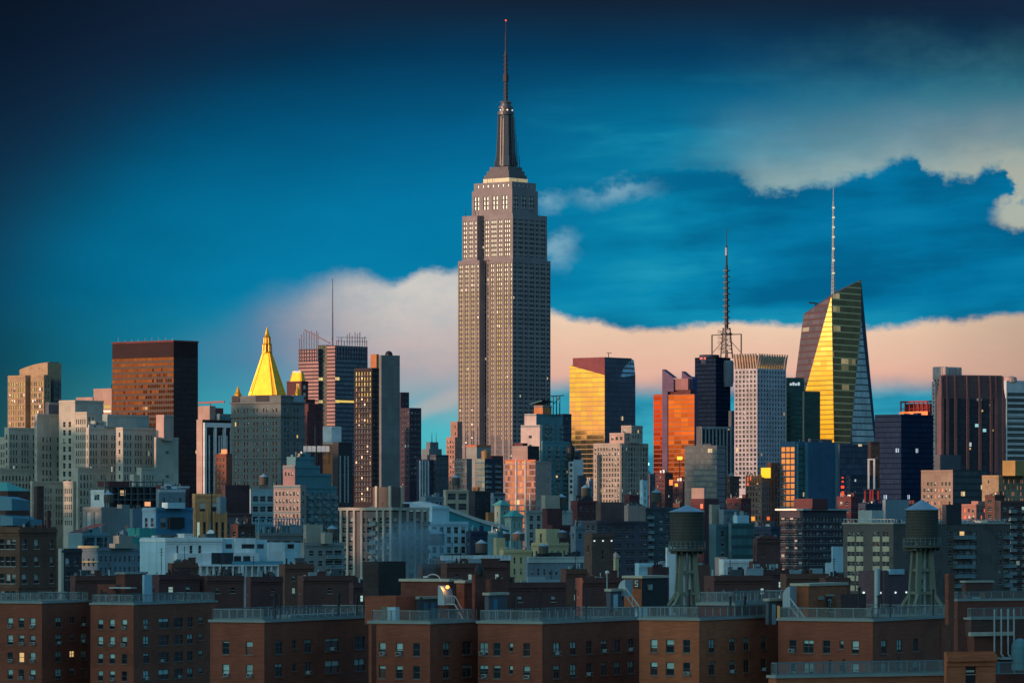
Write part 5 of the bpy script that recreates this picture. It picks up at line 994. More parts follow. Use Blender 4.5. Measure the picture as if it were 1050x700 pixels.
for (pa,pb,yt,mt,w) in ((228.2,241,552,PALEB,(234.5,)),(241.2,262,551.5,WHITE,(251,257.5)),(262.2,275,553,PALEB,(267,)),(275.2,292.5,556,WHITE,()),(292.7,309,556,PALEB,(298,))):
    ya, yb_ = b.ry(pa,x1), b.ry(pb,x1); off = -.6 if mt is PALEB else 0; m = MB(); m.box(x0, x1+off, ya, yb_, 0, b.z(yt, x1, ya)); m.build('wall', [mt], b.t)
    for px in w: yy = b.ry(px,x1+off); m = MB(); m.box(x1+off-.01, x1+off+.06, yy-.9, yy+.9, b.z(562,x1,yy), b.z(557.5,x1,yy)); m.build('window', G_DIM, b.t)
yE = b.ry(309, x1); m = MB(); m.box(x1+.02, x1+3.2, b.ry(205,x1+3), b.ry(293,x1+3), b.z(580.5), b.z(579)); m.build('colonnade_roof', WHITE, b.t)
for k in range(14): yy = b.ry(206+k*6.6, x1+3); m = MB(); m.box(x1+2.6, x1+3.0, yy-.22, yy+.22, 0, b.z(580.5)); m.build('column', WHITE, b.t)
m = MB(); m.box(x1+.05, x1+2.2, b.ry(240,x1+3), b.ry(292,x1+3), b.z(578.9), b.z(575.5)); m.build('railing', plain('blue_railing', (.1,.3,.4), .5), b.t); m = MB(); yy = b.ry(248.5,x1+3.3); m.box(x1+3.1, x1+3.5, yy-.3, yy+.3, 0, b.z(580.5)); m.build('downpipe', WHITEP, b.t)
b.stuff(4, 1.6, last=l0); b.done()
dp = at(216, 547, 1135); t = thing('satellite_dish', 'white satellite dish on a post above the long white block', 'satellite dish', (dp.x, dp.y, dp.z-1.2)); m = MB(); m.tube((0,0,-1.4),(0,0,1.1),.12,.12,6); m.build('post', GALV, t)
m = MB(); a_ = Vector((-.25,-.85,.5)).normalized(); m.tube(Vector((0,0,1.2)), Vector((0,0,1.2))+a_*.35, .35, .95, 20, cap=True); m.tube(Vector((0,0,1.2))+a_*.35, Vector((0,0,1.2))+a_*1.1, .04, .04, 5); m.build('reflector', WHITEP, t)

b = B('tan_building', 'tan brick building with two tall white-framed openings and pilasters, left of centre', 'building', 228, 1720, a=58, wall=wall('warm_tan_brick', (.74,.35,.15), 'brick'), ylo=560, g=G_DIM)
b.tier(197, 200, 228, 506, None, -2, None, S(bw=5, fh=12, ww=.45, wh=.7, pat='ww.', top=1.5, rows=1, g=glass('pale_opening', lit=0, blind=.8, blindc=(.7,.7,.6)))); b.tier(197.5, 199, 233, 524, None, -5, None, S(bw=2.4, fh=9, ww=.45, wh=.75, top=3, rows=2, rib=.4)); b.mast('flue', 1, b.ry(217,1), b.z(548), b.z(503), .5)
roofbox(b, 222,226,232,509,526,2,BGREY); b.done()
b = B('dark_block', 'dark plum block with an arcaded grey lower storey right of the tan building', 'building', 232, 1850, a=60, wall=wall('plum_brick', (.06,.035,.045), 'brick'), ylo=560)
b.tier(227, 231, 256, 497, None, 0, None, None); b.tier(226, 229, 258, 526, None, -6, None, S(bw=3, fh=7, ww=.5, wh=.6, top=3, rows=2, g=G_DIM), wall=SLATE); b.done()
b = B('office_block', 'teal block with white bands between two rows of windows left of the stepped apartments', 'building', 258, 1950, a=60, wall=wall('teal_white_masonry', (.30,.42,.45)), ylo=545)
b.tier(254, 257, 282, 501, None, 0, None, S(bw=4.5, fh=4.4, ww=.75, wh=.5, top=2, band=.3, g=G_DIM)); b.done()
b = B('apartment_block', 'stepped apartment block, beige left face and teal terraced right face, under the gilded pyramid', 'apartments', 308, 1830, wall=TEALW, ylo=600, g=G_APT)
bg_ = wall('warm_beige', (.32,.26,.24)); tw = S(bw=3.2, fh=3.0, ww=.55, wh=.5, pat='wb', top=2, g=G_APT); pw = S(bw=2.4, fh=3.0, ww=.5, wh=.5, pat='w', top=2, g=glass('window_pane_terrace', lit=.06, blind=.5, litc=(1,.7,.45), lits=.8))
b.tier(280.5, 308, 314, 497, None, 0, pw, tw, wall=bg_); b.tier(308, 309, 345, 498, None, 2, None, tw); b.tier(293, 304, 340, 485, 498, 7, pw, tw, wall=None); b.tier(290, 302.5, 328, 477, 486, 9, pw, tw, wall=None); b.tier(294, 303, 322, 468, 478, 12, pw, tw, wall=None); b.stuff(2,2.5)
b.tier(290.2, 302.4, 303.5, 476.8, 497.5, 6.2, pw, None, wall=wall('rose_beige', (.36,.22,.22))); b.done()
for i, px in enumerate((309.5, 324)):
    D = 1800; p = at(px, 464, D); t = thing('roof_screen', ['white roof screen in front of the stepped apartment crown, the left of a pair', 'white roof screen in front of the stepped apartment crown, the right of a pair'][i], 'screen', (p.x, D+70, CAMZ+(HY-465)*(D+70)/F))
    m = MB()
    for k in range(3): m.box(-2.6+k*1.75, -1.0+k*1.75, -.2, .2, .8, 3.2)
    m.build('panel', plain('screen_white', (.62,.7,.74), .6), t); m = MB(); m.bar((-2.4,0,-4),(-2.4,0,.9),.3); m.bar((2.4,0,-4),(2.4,0,.9),.3); m.bar((-2.8,0,.75),(2.8,0,.75),.25); m.build('frame', DARKM, t)
b = B('steel_pavilion', 'blue steel-framed rooftop pavilion above the white block', 'building', 268, 1420, a=62, wall=wall('pavilion_base', (.18,.20,.2)), ylo=570)
b.tier(262, 266, 312, 546, None, 0, S(bw=3), S(bw=4, fh=4, ww=.6, wh=.5, g=G_DIM)); l = b.last; m = MB(); zt = b.z(531.5)
for k in range(9): yy = l[3]*k/8; m.bar((l[1]-.3,yy,l[5]-.9), (l[1]-.3,yy,zt), .3); m.bar((l[0]+.3,yy,l[5]-.9), (l[0]+.3,yy,zt), .3); m.bar((l[0]+.3,yy,zt), (l[1]-.3,yy,zt), .3)
for zz_ in (zt, (zt+l[5])/2): m.bar((l[1]-.3,0,zz_), (l[1]-.3,l[3],zz_), .3)
m.build('steel_frame', plain('blue_steel', (.12,.33,.42), .5, .2), b.t); b.stuff(5, 3.0, BGREY); b.done()
b = B('apartment_block', 'tan-topped grey balcony block just left of the beige slab', 'apartments', 313, 1330, a=58, wall=wall('grey_stucco', (.25,.28,.28)), ylo=602, g=G_DIM)
b.tier(308, 313, 353, 556, None, 0, None, S(bw=3.4, fh=3.0, ww=.5, wh=.5, pat='wwbbw')); roofbox(b,311,314,331,537.5,557,4,BEIGE); roofbox(b,329,333,341,546,557,5,BEIGE); b.stuff(2,1.6); b.done()
b = B('apartment_slab', 'beige apartment slab with white upright frames and a framed penthouse, centre left', 'apartments', 402, 1380, wall=wall('slab_beige', (.20,.155,.15)), ylo=606, g=glass('window_pane_slab', lit=.015, blind=.55, blindc=(.5,.47,.46)))
b.tier(349, 402, 438.5, 524, None, 0, S(bw=2.6, fh=2.85, ww=.72, wh=.62, pat='ww.wwbww.', top=1.4, mu=.4), S(bw=2.7, fh=2.85, ww=.72, wh=.62, pat='wwb', top=1.4, mu=.4), wall=None); x0,x1,y0,y1,z0,z1 = b.last; m = MB()
for px in (350.3,357,364,371.5,387.5,394,401.3): xk = b.lx(px); m.box(max(x0-.2,xk-.38), min(xk+.38,x1+.45), -.55, -.02, 0, z1+.3)
for px in (409.5,417,424.5,432,438): yk = b.ry(px); m.box(x1+.02, x1+.5, yk-.42, yk+.42, 0, z1+.3)
m.build('upright_frame', CREAM, b.t); m = MB(); m.box(x0-.4,x1+.6,-.6,y1+.3,z1+.31,z1+1.2); m.build('roof_edge', CREAM, b.t)
b.tier(382, 401, 412, 499, 523.5, 7, None, None, wall=wall('umber_panel', (.13,.10,.085)), name='penthouse'); l = b.last; m = MB()
for px in (386.5, 400.4): xk = b.lx(px, 7); m.box(xk-.4, xk+.4, l[2]-.5, l[2]-.02, l[4]+1.1, l[5]+.3)
yk = b.ry(411.6, l[1]); m.box(l[1]+.02, l[1]+.5, yk-.4, yk+.3, l[4]+1.1, l[5]+.3); m.build('upright_frame', CREAM, b.t); roofbox(b, 412,414,420,516,524,6,DARK); b.stuff(3,1.8,pipes=6,last=(x0,x1,y0,y1,z0,z1)); b.done()
b = B('office_block', 'white-framed block of square windows with a pale roof cube, centre', 'building', 447, 1520, a=55, wall=PALEB, ylo=590, g=G_DIM)
b.tier(438.6, 441, 480, 534.5, None, 0, None, S(bw=3.4, fh=3.3, ww=.62, wh=.62, top=1.2, mu=.4, rec=.4)); roofbox(b,439.5,443,460.5,518.5,535,2,PALEB,rs=S(bw=9,fh=5,ww=.2,wh=.5,top=1.5,rows=1,pat='w.')); b.done()
b = B('drill_hall', 'broad hall with a long curved white roof sweeping down to a turquoise wall, centre', 'building', 480, 1720, a=55, wall=wall('turquoise_hall', (.05,.32,.38)), ylo=560)
x0 = b.lx(424, 0); m = MB(); N = 10; yR = b.ry(523, 0); x1 = 0
prof = [(444,522),(452,519.5),(462,520.5),(474,525),(486,529.5),(498,533.5),(510,537),(523,540)]
xs = -14.0; P = []
for px, py in prof: yy = b.ry(px, 0); P.append((yy, b.z(py, 0, yy)))
for (ya, za), (yb_, zb_) in zip(P, P[1:]):
    m.face([(0,ya,za),(0,yb_,zb_),(xs,yb_,zb_+2.2),(xs,ya,za+2.2)]); m.face([(0,ya,za-1.3),(0,yb_,zb_-1.3),(0,yb_,zb_),(0,ya,za)]); m.face([(xs,ya,za+2.2),(xs,yb_,zb_+2.2),(xs-30,yb_,zb_+1),(xs-30,ya,za+1)])
m.build('curved_roof', plain('roof_white', (.62,.62,.58), .6), b.t); m = MB()
for (ya, za), (yb_, zb_) in zip(P, P[1:]): m.face([(-.6,ya,0),(-.6,yb_,0),(-.6,yb_,zb_-1.2),(-.6,ya,za-1.2)])
m.face([(-.6,P[-1][0],0),(-30,P[-1][0],0),(-30,P[-1][0],P[-1][1]),(-.6,P[-1][0],P[-1][1]-1.2)]); m.face([(-44,P[0][0],0),(-.6,P[0][0],0),(-.6,P[0][0],P[0][1]-1.2),(-44,P[0][0],P[0][1]+1)]); m.build('wall', b.wall, b.t)
m = MB(); yy = b.ry(478.5,.4); m.box(-.5,.3,yy-.5,yy+.5,0,b.z(545)); m.build('pier', CREAM, b.t); m = MB(); xq = b.lx(424, P[0][0]); m.face([(-.7,P[0][0]-.1,0),(-.7,P[0][0]-.1,P[0][1]),(xq,P[0][0]-14,P[0][1]+2.5),(xq,P[0][0]-14,0)]); m.face([(-.7,P[0][0]-.1,P[0][1]),(-20,P[0][0]+10,P[0][1]+3),(xq,P[0][0]-14,P[0][1]+2.5)]); m.build('wing', plain('roof_white', (.62,.62,.58), .6), b.t); b.done()
b = B('loft_building', 'tan loft of six broad windows below the pink glass building', 'building', 457, 2250, a=66, wall=wall('tan_stone_pale', (.48,.40,.30)), ylo=545, g=G_DIM)
b.tier(454.5, 457, 480.5, 502, None, 0, None, S(bw=8, fh=5, ww=.75, wh=.6, top=.8, mu=.3)); b.done()
b = B('dark_block', 'black block with one small orange roof hut beside the tan loft', 'building', 486, 2200, wall=DARK, ylo=550)
b.tier(480.5, 487, 503.5, 503, None, 0, None, S(bw=5,fh=4,ww=.3,wh=.4,pat='w.')); roofbox(b,484.5,490,492,499,504,3,ORANGE); b.tier(503, 506, 518, 505, None, 4, S(bw=4), S(bw=4, fh=4, g=G_DIM), wall=BGREY); b.done()
b = B('turret_building', 'pale green house with two turquoise hipped turret roofs, centre', 'building', 512, 1850, wall=wall('pale_green_render', (.30,.40,.34)), ylo=560)
for (pL,pE,pR,yt,yh,y0) in ((507,513,522,518,512.5,0),(517.5,524,536,529.5,523,-5)):
    b.tier(pL,pE,pR,yt,None,y0, S(bw=4,fh=4,ww=.2), S(bw=4,fh=4,ww=.2)); l = b.last; m = MB(); e = .8; za = l[5]-.85; zb_ = b.z(yh); c_ = ((l[0]+l[1])/2,(l[2]+l[3])/2)
    r_ = [(l[0]-e,l[2]-e,l[5]+.05),(l[1]+e,l[2]-e,l[5]+.05),(l[1]+e,l[3]+e,l[5]+.05),(l[0]-e,l[3]+e,l[5]+.05)]; k_ = [(c_[0]-.6,c_[1]-.6,zb_),(c_[0]+.6,c_[1]-.6,zb_),(c_[0]+.6,c_[1]+.6,zb_),(c_[0]-.6,c_[1]+.6,zb_)]
    for i in range(4): j = (i+1)%4; m.face([r_[i],r_[j],k_[j],k_[i]])
    m.face(k_); m.face(r_[::-1]); m.build('hipped_roof', COPPER, b.t)
b.tier(498, 500.5, 508, 525, None, 8, None, None, wall=ORANGE); b.done()
b = B('apartment_block', 'grey-white block of paired dark windows behind the cream arched house', 'apartments', 540, 1920, a=60, wall=wall('ashen_masonry', (.34,.38,.36)), ylo=570, g=G_DIM)
b.tier(538, 540, 587, 523, None, 0, None, S(bw=4.6, fh=3.5, ww=.5, wh=.6, pat='ww.', top=1.6)); roofbox(b,555,559,574,507.5,524,8,BEIGE,name='roof_drum'); b.done()
b = B('brick_block', 'maroon brick block in front of the grey-white paired-window block', 'building', 561, 1700, wall=MAROON, ylo=560); b.tier(556, 561, 576.5, 521, None, 0, None, None); b.tier(560, 566, 594, 538, None, -3, None, S(bw=4)); b.done()
b = B('brick_block', 'wide maroon block with rows of roof boilers left of the brown stair cube', 'building', 590, 2000, wall=MAROON, ylo=560); b.tier(585, 592, 613, 513, None, 0, None, S(bw=5, fh=4, ww=.3)); b.stuff(4,3,DARK); b.done()
b = B('apartment_block', 'beige gridded block with a long dark ribbed side and a brown roof cube, centre right', 'apartments', 612, 1640, wall=wall('slate_violet', (.10,.09,.115)), ylo=598, g=G_DIM)
b.tier(589, 612, 665, 533.5, None, 0, S(bw=3.0, fh=3.0, ww=.55, wh=.55, top=1.2), S(bw=3.4, fh=3.0, ww=.6, wh=.5, pat='wx.', top=1.6), wall=None); l=b.last; b.bx('front', l[0]-.02, l[1], -.02, -.01, l[5]-1.1, l[5], BEIGE) if False else None
roofbox(b,611,616,640,514.5,534,6,wall('roof_cube_brick', (.20,.11,.10), 'brick')); roofbox(b,640,644,662,518,534,9,PINK); b.stuff(2,1.6); b.done()
b = B('apartment_block', 'dark teal block with balconies between the ribbed block and the near water tower', 'apartments', 668, 1950, a=58, wall=wall('deep_teal_brick', (.05,.08,.10), 'brick'), ylo=590, g=G_DIM)
b.tier(640, 650, 712, 520, None, 0, S(bw=4), S(bw=4, fh=3.2, ww=.6, wh=.5, pat='wwb.')); roofbox(b,656,659,664,492,521,5,PALEB,rs=S(bw=2.6,fh=3,ww=.5,pat='w')); b.stuff(4,2.5,SLATE,pipes=6); b.done()
b = B('penthouse_block', 'maroon block with a square pink penthouse behind the near water tower', 'building', 711, 2080, a=25, wall=MAROON, ylo=560); b.tier(708, 722, 737, 511, None, 0, None, None); roofbox(b,709,722,724,500,512,3,PINK); b.bx('lit_window', b.lx(719)-.4, b.lx(719)+.9, -.08, -.02, b.z(521), b.z(516.5), plain('lit_window_red', (.5,.1,.05), .5, 0, (1,.2,.08), .9)); b.done()
b = B('apartment_block', 'teal glass-fronted block with a cream roof stair, right of the near water tower', 'apartments', 740, 1500, a=50, wall=wall('petrol_render', (.09,.18,.21)), ylo=588, g=glass('window_pane_teal', lit=.05, blind=.4, litc=(.5,1,.9), lits=.3, blindc=(.3,.5,.48)))
b.tier(727, 734, 748, 537, None, -4, None, S(bw=4.6, fh=3.2, ww=.3, wh=.55)); b.tier(747, 750, 773, 536, None, 0, None, TGLASS); b.tier(727, 730, 738, 517, 538, 2, None, None, wall=BEIGE, name='stair_tower'); b.tier(737, 742, 757, 522, 538, 4, S(bw=3), S(bw=3,fh=3,ww=.5), wall=BGREY, name='penthouse'); b.tier(752, 756, 768, 528, 537.5, 3, None, None, wall=PALEB, name='penthouse'); b.stuff(3,2); b.done()
b = B('low_building', 'low white house with dark windows below the teal glass-fronted block', 'building', 746, 1260, a=62, wall=WHITE, ylo=600, g=G_DIM)
b.tier(737, 742, 776, 573, None, 0, None, S(bw=3.6, fh=4, ww=.55, wh=.5, top=1.2, rows=1)); b.tier(733, 738, 746, 571, None, 4, None, None, wall=PINK); l = b.last; b.done()
b = B('brick_tower', 'brown brick tower with a rounded barrel top, right of centre', 'tower', 775, 1240, a=62, wall=wall('barrel_brick', (.13,.06,.055), 'brick'), ylo=600)
b.tier(772, 776, 800, 552, None, 0, None, S(bw=4, fh=5, ww=.12, wh=.3, pat='w.')); l = b.last; m = MB(); N = 10; c_ = (l[2]+l[3])/2; rr_ = (l[3]-l[2])/2
pr = [(c_-rr_*math.cos(math.pi*k/N), l[5]-.9+1.9*math.sin(math.pi*k/N)) for k in range(N+1)]
for (ya,za),(yb_,zb_) in zip(pr,pr[1:]): m.face([(l[1],ya,za),(l[1],yb_,zb_),(l[0],yb_,zb_),(l[0],ya,za)])
m.face([(l[1],y,z) for y,z in pr]); m.build('barrel_roof', b.wall, b.t); b.tier(768, 772, 776, 575, None, -3, None, None); b.done()
b = B('white_panel_block', 'pale blank panel-fronted block beside the striped white apartments', 'building', 854, 1560, a=66, wall=PALEB, ylo=600); b.tier(852.5, 854, 865, 560, None, 0, None, None); b.tier(846, 853, 866, 577, None, 3, None, S(bw=3,fh=3,ww=.5)); b.done()

b = B('apartment_slab', 'apartment slab with cream window stripes on dark brick and balconies on its right side', 'apartments', 916, 1400, a=42, wall=wall('slab_umber', (.13,.11,.10), 'brick'), ylo=612, g=glass('window_pane_stripe', lit=.01, blind=.3, blindc=(.4,.42,.38)))
b.tier(864.5, 916, 1036, 537, None, 0, S(bw=2.0, fh=3.05, ww=.6, wh=.42, top=1.6, at=[(870.5,.8),(875,.8),(879.5,.8),(884,.8),(896.5,.8),(901,.8),(906.5,.8),(910.5,.8)], rec=.25), S(bw=3.4, fh=3.05, ww=.6, wh=.5, pat='..wbbw..wbbbw.', top=1.6)); x0,x1,y0,y1,z0,z1 = b.last; m = MB()
rows_z = []
for pa, pb in ((869.5,876),(878.5,885),(895.5,902),(905.3,911.5)):
    xa, xb = b.lx(pa-.4), b.lx(pb+.3); zt = z1-1.6
    for k in range(9):                                                          # cream spandrels between the windows of each stripe
        m.box(xa, xb, -.10, -.012, zt-3.05*k-3.05*.29-.02 if k else zt-.88, zt-3.05*k+ (.86 if k else 0)+.0) if False else m.box(xa, xb, -.10, -.012, zt-3.05*(k+1)-.86, zt-3.05*(k+1)+.86)
m.build('cream_spandrel', wall('cream_panel', (.58,.50,.33)), b.t); m = MB(); m.box(x0-.3,x1+.3,-.3,y1,z1+.005,z1+.45); m.build('roof_edge', CREAM, b.t)
roofbox(b,880,894,906,523,537,8,wall('pale_penthouse', (.42,.45,.43))); roofbox(b,966,970,986,517,537,12,DARK); roofbox(b,905,908,932,512,537,22,BGREY); m = MB()
for k in range(16): m.bar((x0+(x1-x0)*k/15,.5,z1), (x0+(x1-x0)*k/15,.5,z1+1.5), .12)
m.bar((x0,.5,z1+1.5),(x1,.5,z1+1.5),.14); m.bar((x1-.5,.5,z1+1.5),(x1-.5,y1,z1+1.5),.14)
for k in range(26): m.bar((x1-.5,y1*k/25,z1), (x1-.5,y1*k/25,z1+1.5), .12)
m.build('roof_railing', GALV, b.t); b.stuff(5,2,GALV,pipes=8,last=(x0,x1,y0,y1,z0,z1)); b.done()

# cream house with arched windows and the houses round it
b = B('cream_house', 'cream stepped house with two dark upright windows, centre', 'building', 561, 1420, a=35, wall=YEL, ylo=590, g=G_DIM)
b.tier(549, 560, 574, 542, None, 0, S(bw=4, fh=4, ww=.25, wh=.7, top=.9, rows=1), None); b.tier(545, 562, 583, 556, None, -4, S(bw=4,fh=4,ww=.3), S(bw=4,fh=4,ww=.3)); b.done()
tank(576.5, 543, 556, 1400, 1.5, 'small wooden water tank with a pale cone roof beside the cream stepped house')
tank(445.5, 542, 569, 1440, 3.2, 'dark wooden water tank in front of the white-framed block of square windows', legs=4)
tank(516.5, 544, 560, 1560, 2.2, 'left of two squat pale-coned water tanks in front of the curved-roof hall'); tank(531.5, 544, 560, 1570, 2.2, 'right of two squat pale-coned water tanks in front of the curved-roof hall')
b = B('cream_house', 'yellow-cream row house wall below the curved-roof hall', 'building', 514, 1380, a=58, wall=YEL, ylo=592, g=G_DIM); b.tier(506, 509, 518, 551, None, 4, None, None); b.tier(512, 516, 546, 563, None, 0, None, S(bw=3,fh=3.4,ww=.3,wh=.5)); b.stuff(2,1.5); b.done()
b = B('stone_building', 'blue-grey house with an ornate pale cornice and small windows, centre', 'building', 543, 1300, a=60, wall=BGREY, ylo=596, g=glass('window_pane_bluegrey', lit=.05, blind=.55, blindc=(.6,.65,.62), litc=(.8,1,1), lits=.3)); b.tier(538, 541, 600, 571, None, 0, None, S(bw=2.6,fh=3.6,ww=.35,wh=.5,top=2.4)); l = b.last; m = MB()
for k in range(20): yy = l[3]*(k+.5)/20; m.box(l[1]+.01,l[1]+.35,yy-.5,yy+.5,l[5]-1.6,l[5]-.3)
m.box(l[1]+.01,l[1]+.55,0,l[3],l[5]-.29,l[5]+.15); m.build('cornice', wall('pale_cornice', (.5,.54,.5)), b.t); b.stuff(6,2.2,DARK,pipes=6); b.done()
b = B('brick_tower', 'tall plain brown brick tower with roof lamps, centre right', 'tower', 606, 1180, a=50, wall=wall('tower_brick', (.15,.085,.065), 'brick'), ylo=600, g=G_DIM); b.tier(599, 607, 629, 546.5, None, 0, S(bw=6,fh=6,ww=.2,wh=.3,rows=1,top=1), S(bw=8,fh=8,ww=.12,wh=.3)); l=b.last
for k in (.1,.5,.9): b.bx('roof_lamp', l[1]+.02,l[1]+.25,l[3]*k-.15,l[3]*k+.15,l[5]-2.1,l[5]-1.8, plain('roof_lamp_glow', (.6,.7,.7), .5, 0, (.8,.95,1), 1.2))
b.done()
b = B('row_house', 'white-corniced dark brick house with small lit windows, centre', 'building', 452, 1180, a=60, wall=DBRICK, ylo=600, g=glass('window_pane_dusk', lit=.06, blind=.3, litc=(.6,.9,1), lits=.4)); b.tier(447, 452, 523, 571, None, 0, None, S(bw=3,fh=3.3,ww=.35,wh=.5,top=2)); l=b.last; m = MB()
for k in range(18): yy=l[3]*(k+.5)/18; m.box(l[1]+.01,l[1]+.3,yy-.7,yy+.7,l[5]-.6,l[5]+.5)
m.box(l[1]+.01,l[1]+.5,0,l[3],l[5]-.9,l[5]-.61); m.build('cornice', WHITE, b.t); b.stuff(4,1.5,DARK); b.done()
b = B('hut', 'tiny cream cupola-topped roof house right of the plain brown brick tower', 'building', 631, 1350, wall=YEL, ylo=590); b.tier(628,631,634.5,571,None,0,S(bw=3),None); l=b.last; m=MB(); m.lathe((l[0]+l[1])/2,(l[2]+l[3])/2,[(1.5,l[5]),(.1,l[5]+1.6)],4,rot=R(45)); m.build('roof', PINK, b.t); b.done()
b = B('white_block', 'long pale blue-white roof house left of the near water tower legs', 'building', 656, 1050, a=62, wall=PALEB, ylo=600, g=G_DIM); b.tier(651,655,682,577,None,0,None,S(bw=4,fh=4,ww=.25)); b.tier(682.5,684,693,561,None,5,None,None,wall=WHITE); b.stuff(3,1.2); b.done()

# brown brick houses filling the band behind the front row; each stands alone
BRW = [wall('row_brick_a', (.14,.058,.048), 'brick'), wall('row_brick_b', (.10,.045,.045), 'brick'), wall('row_brick_c', (.18,.08,.055), 'brick')]
GB = glass('window_pane_row', lit=.5, blind=.45, blindc=(.5,.6,.56), litc=(.65,1,.88), lits=.55, dark=(.01,.02,.03))
for i, (pL,pE,pR,yt,D,a,lab) in enumerate((
    (72,77,120,590,930,60,'low maroon brick house behind the front row, second from the left edge'),
    (150,163,205,589,900,55,'low dark brick house with small lit windows below the long white block'),
    (172,176,203,577,1000,50,'maroon brick stair block standing against the long white block'),
    (205,212,250,590,905,60,'low blue-black brick house under the white colonnade, left end'),
    (252,257,290,591,880,60,'low brown house with a dozen small lit windows under the white colonnade'),
    (286,292,322,578,960,58,'red brick block with a raised centre below the tan-topped balcony block'),
    (305,311,365,590,890,60,'long brown brick house with white-lit windows left of the dark chimney block'),
    (358,362,392,597,840,50,'small orange-brown brick hut left of the dark chimney block'),
    (428,433,470,578,1010,58,'maroon house in the smoke right of the dark chimney block'),
    (452,458,520,577,960,60,'wide brown house behind the lamp-lit bulkhead'),
    (498,503,580,597,800,62,'long brown brick wall with a row of bright small windows, centre'),
    (575,580,602,583,900,55,'dark brick house below the blue-grey corniced house'),
    (590,597,640,592,830,58,'low brown house under the plain brown brick tower'),
    (664,669,686,581,985,50,'dull red house left of the near water tower legs'),
    (706,711,728,579,960,50,'dull red house just right of the near water tower legs'),
    (722,732,792,590,845,60,'long red-brown brick house with round wall lamps right of the near water tower'),
    (768,774,812,584,900,58,'red-brown house at the foot of the barrel-topped tower'),
    (800,806,850,588,870,60,'dull brown house left of the striped cream apartment slab'),
    (840,846,872,592,830,55,'small brown roof house below the pale panel-fronted block'))):
    b = B('brick_house', lab, 'building', pE, D, a=a, wall=BRW[i%3], ylo=622, g=GB)
    b.tier(pL,pE,pR,yt,None,0, aw(bw=4.0,fh=3.0,ww=.22,wh=.4,pat='w.',top=1.4,g=GB), aw(bw=3.2,fh=2.7,ww=.28,wh=.38,pat='ww.w.' if i%2 else '.w.ww',top=1.6,g=GB,rows=4)); b.stuff(2 if i%2 else 3, 1.8, None, pipes=3); b.done()
b = B('brick_house', 'plum brick house with a steel chimney and round wall lamps below the striped slab', 'building', 907, 1120, a=35, wall=wall('plum_house_brick', (.13,.075,.085), 'brick'), ylo=615, g=GB)
b.tier(880,907,935,585,None,0,None,None); l=b.last
for (xx, yy) in ((b.lx(886,0),-.1),(b.lx(903,0),-.1)): b.bx('wall_lamp', xx-.2,xx+.2,yy-.2,yy+.08,l[5]-5.6,l[5]-5.2, plain('roof_lamp_glow', (.6,.7,.7), .5, 0, (.8,.95,1), 1.2))
for px in (918,929): b.bx('wall_lamp', l[1]-.08,l[1]+.2,b.ry(px)-.2,b.ry(px)+.2,l[5]-5.6,l[5]-5.2, plain('roof_lamp_glow', (.6,.7,.7), .5, 0, (.8,.95,1), 1.2))
m = MB(); xk=b.lx(899.5,-.8); m.tube((xk,-.8,0),(xk,-.8,l[5]+.6),.8,.8,12); m.build('steel_flue', GALV, b.t); b.bx('roof_skylight', l[0]+8,l[1]-.5,2,9,l[5]-.9,l[5]+.4, PALEB); b.done()

# small fill houses seen only as scraps between the others
fr = random.Random(4); k = 0
for D, y_, spec in ((2200, 512, [(430,455),(640,665),(690,702),(745,770),(858,880),(880,905),(905,945),(1010,1030)]), (1550, 540, [(236,262),(478,500),(500,516),(585,600),(690,715),(770,800),(865,880)]), (3400, 490, [(320,345),(350,365),(415,430),(600,612),(655,672),(672,690),(690,705),(745,758),(880,898),(985,1008)])):
    for (pa, pb) in spec:
        y2 = y_ + fr.uniform(-6,6); b = B('infill_house', 'small dim building filling a gap between larger blocks', 'building', pa+(pb-pa)*fr.uniform(.2,.7), D+fr.uniform(-60,60), wall=fr.choice([SLATE,BGREY,MAROON,TEALW,DBRICK,NAVY]), ylo=560, g=G_DIM, group='small buildings in the gaps')
        b.tier(pa, b.pe, pb, y2, None, 0, S(bw=4,fh=3.6,ww=.5,wh=.45), S(bw=4,fh=3.6,ww=.5,wh=.45)); b.stuff(2,2.5,None,pipes=2); b.done()

# wooden tanks on the roofs of the middle distance
def rooftank(key, label, fx, fy, r, h, k=0):
    b = next(v for q, v in ALLB.items() if key in q); x0,x1,y0,y1,z0,z1 = b.roofs[k]; x, y = x0+(x1-x0)*fx, y0+(y1-y0)*fy
    t = thing('water_tank', label, 'water tank', (b.cx+x*b.ca+y*b.sa, b.D-x*b.sa+y*b.ca, z1-.9), -b.a); m = MB(); m.lathe(0,0,[(r,h*.36),(r*1.03,h*.6),(r,h*.82)],14)
    for q in (.42,.52,.62,.72): m.lathe(0,0,[(r*1.05,h*q),(r*1.05,h*q+.1)],14)
    m.build('tank', plain('tank_wood', (.10,.09,.08), .85), t); m = MB(); m.lathe(0,0,[(r*1.1,h*.82+.01),(.05,h)],14); m.build('conical_roof', plain('tank_roof_metal', (.28,.42,.5), .5), t)
    for i in range(4): a_ = R(45+90*i); m = MB(); m.bar((r*.85*math.cos(a_),r*.85*math.sin(a_),0),(r*.7*math.cos(a_),r*.7*math.sin(a_),h*.36),.26); m.build('leg', DARKM, t)
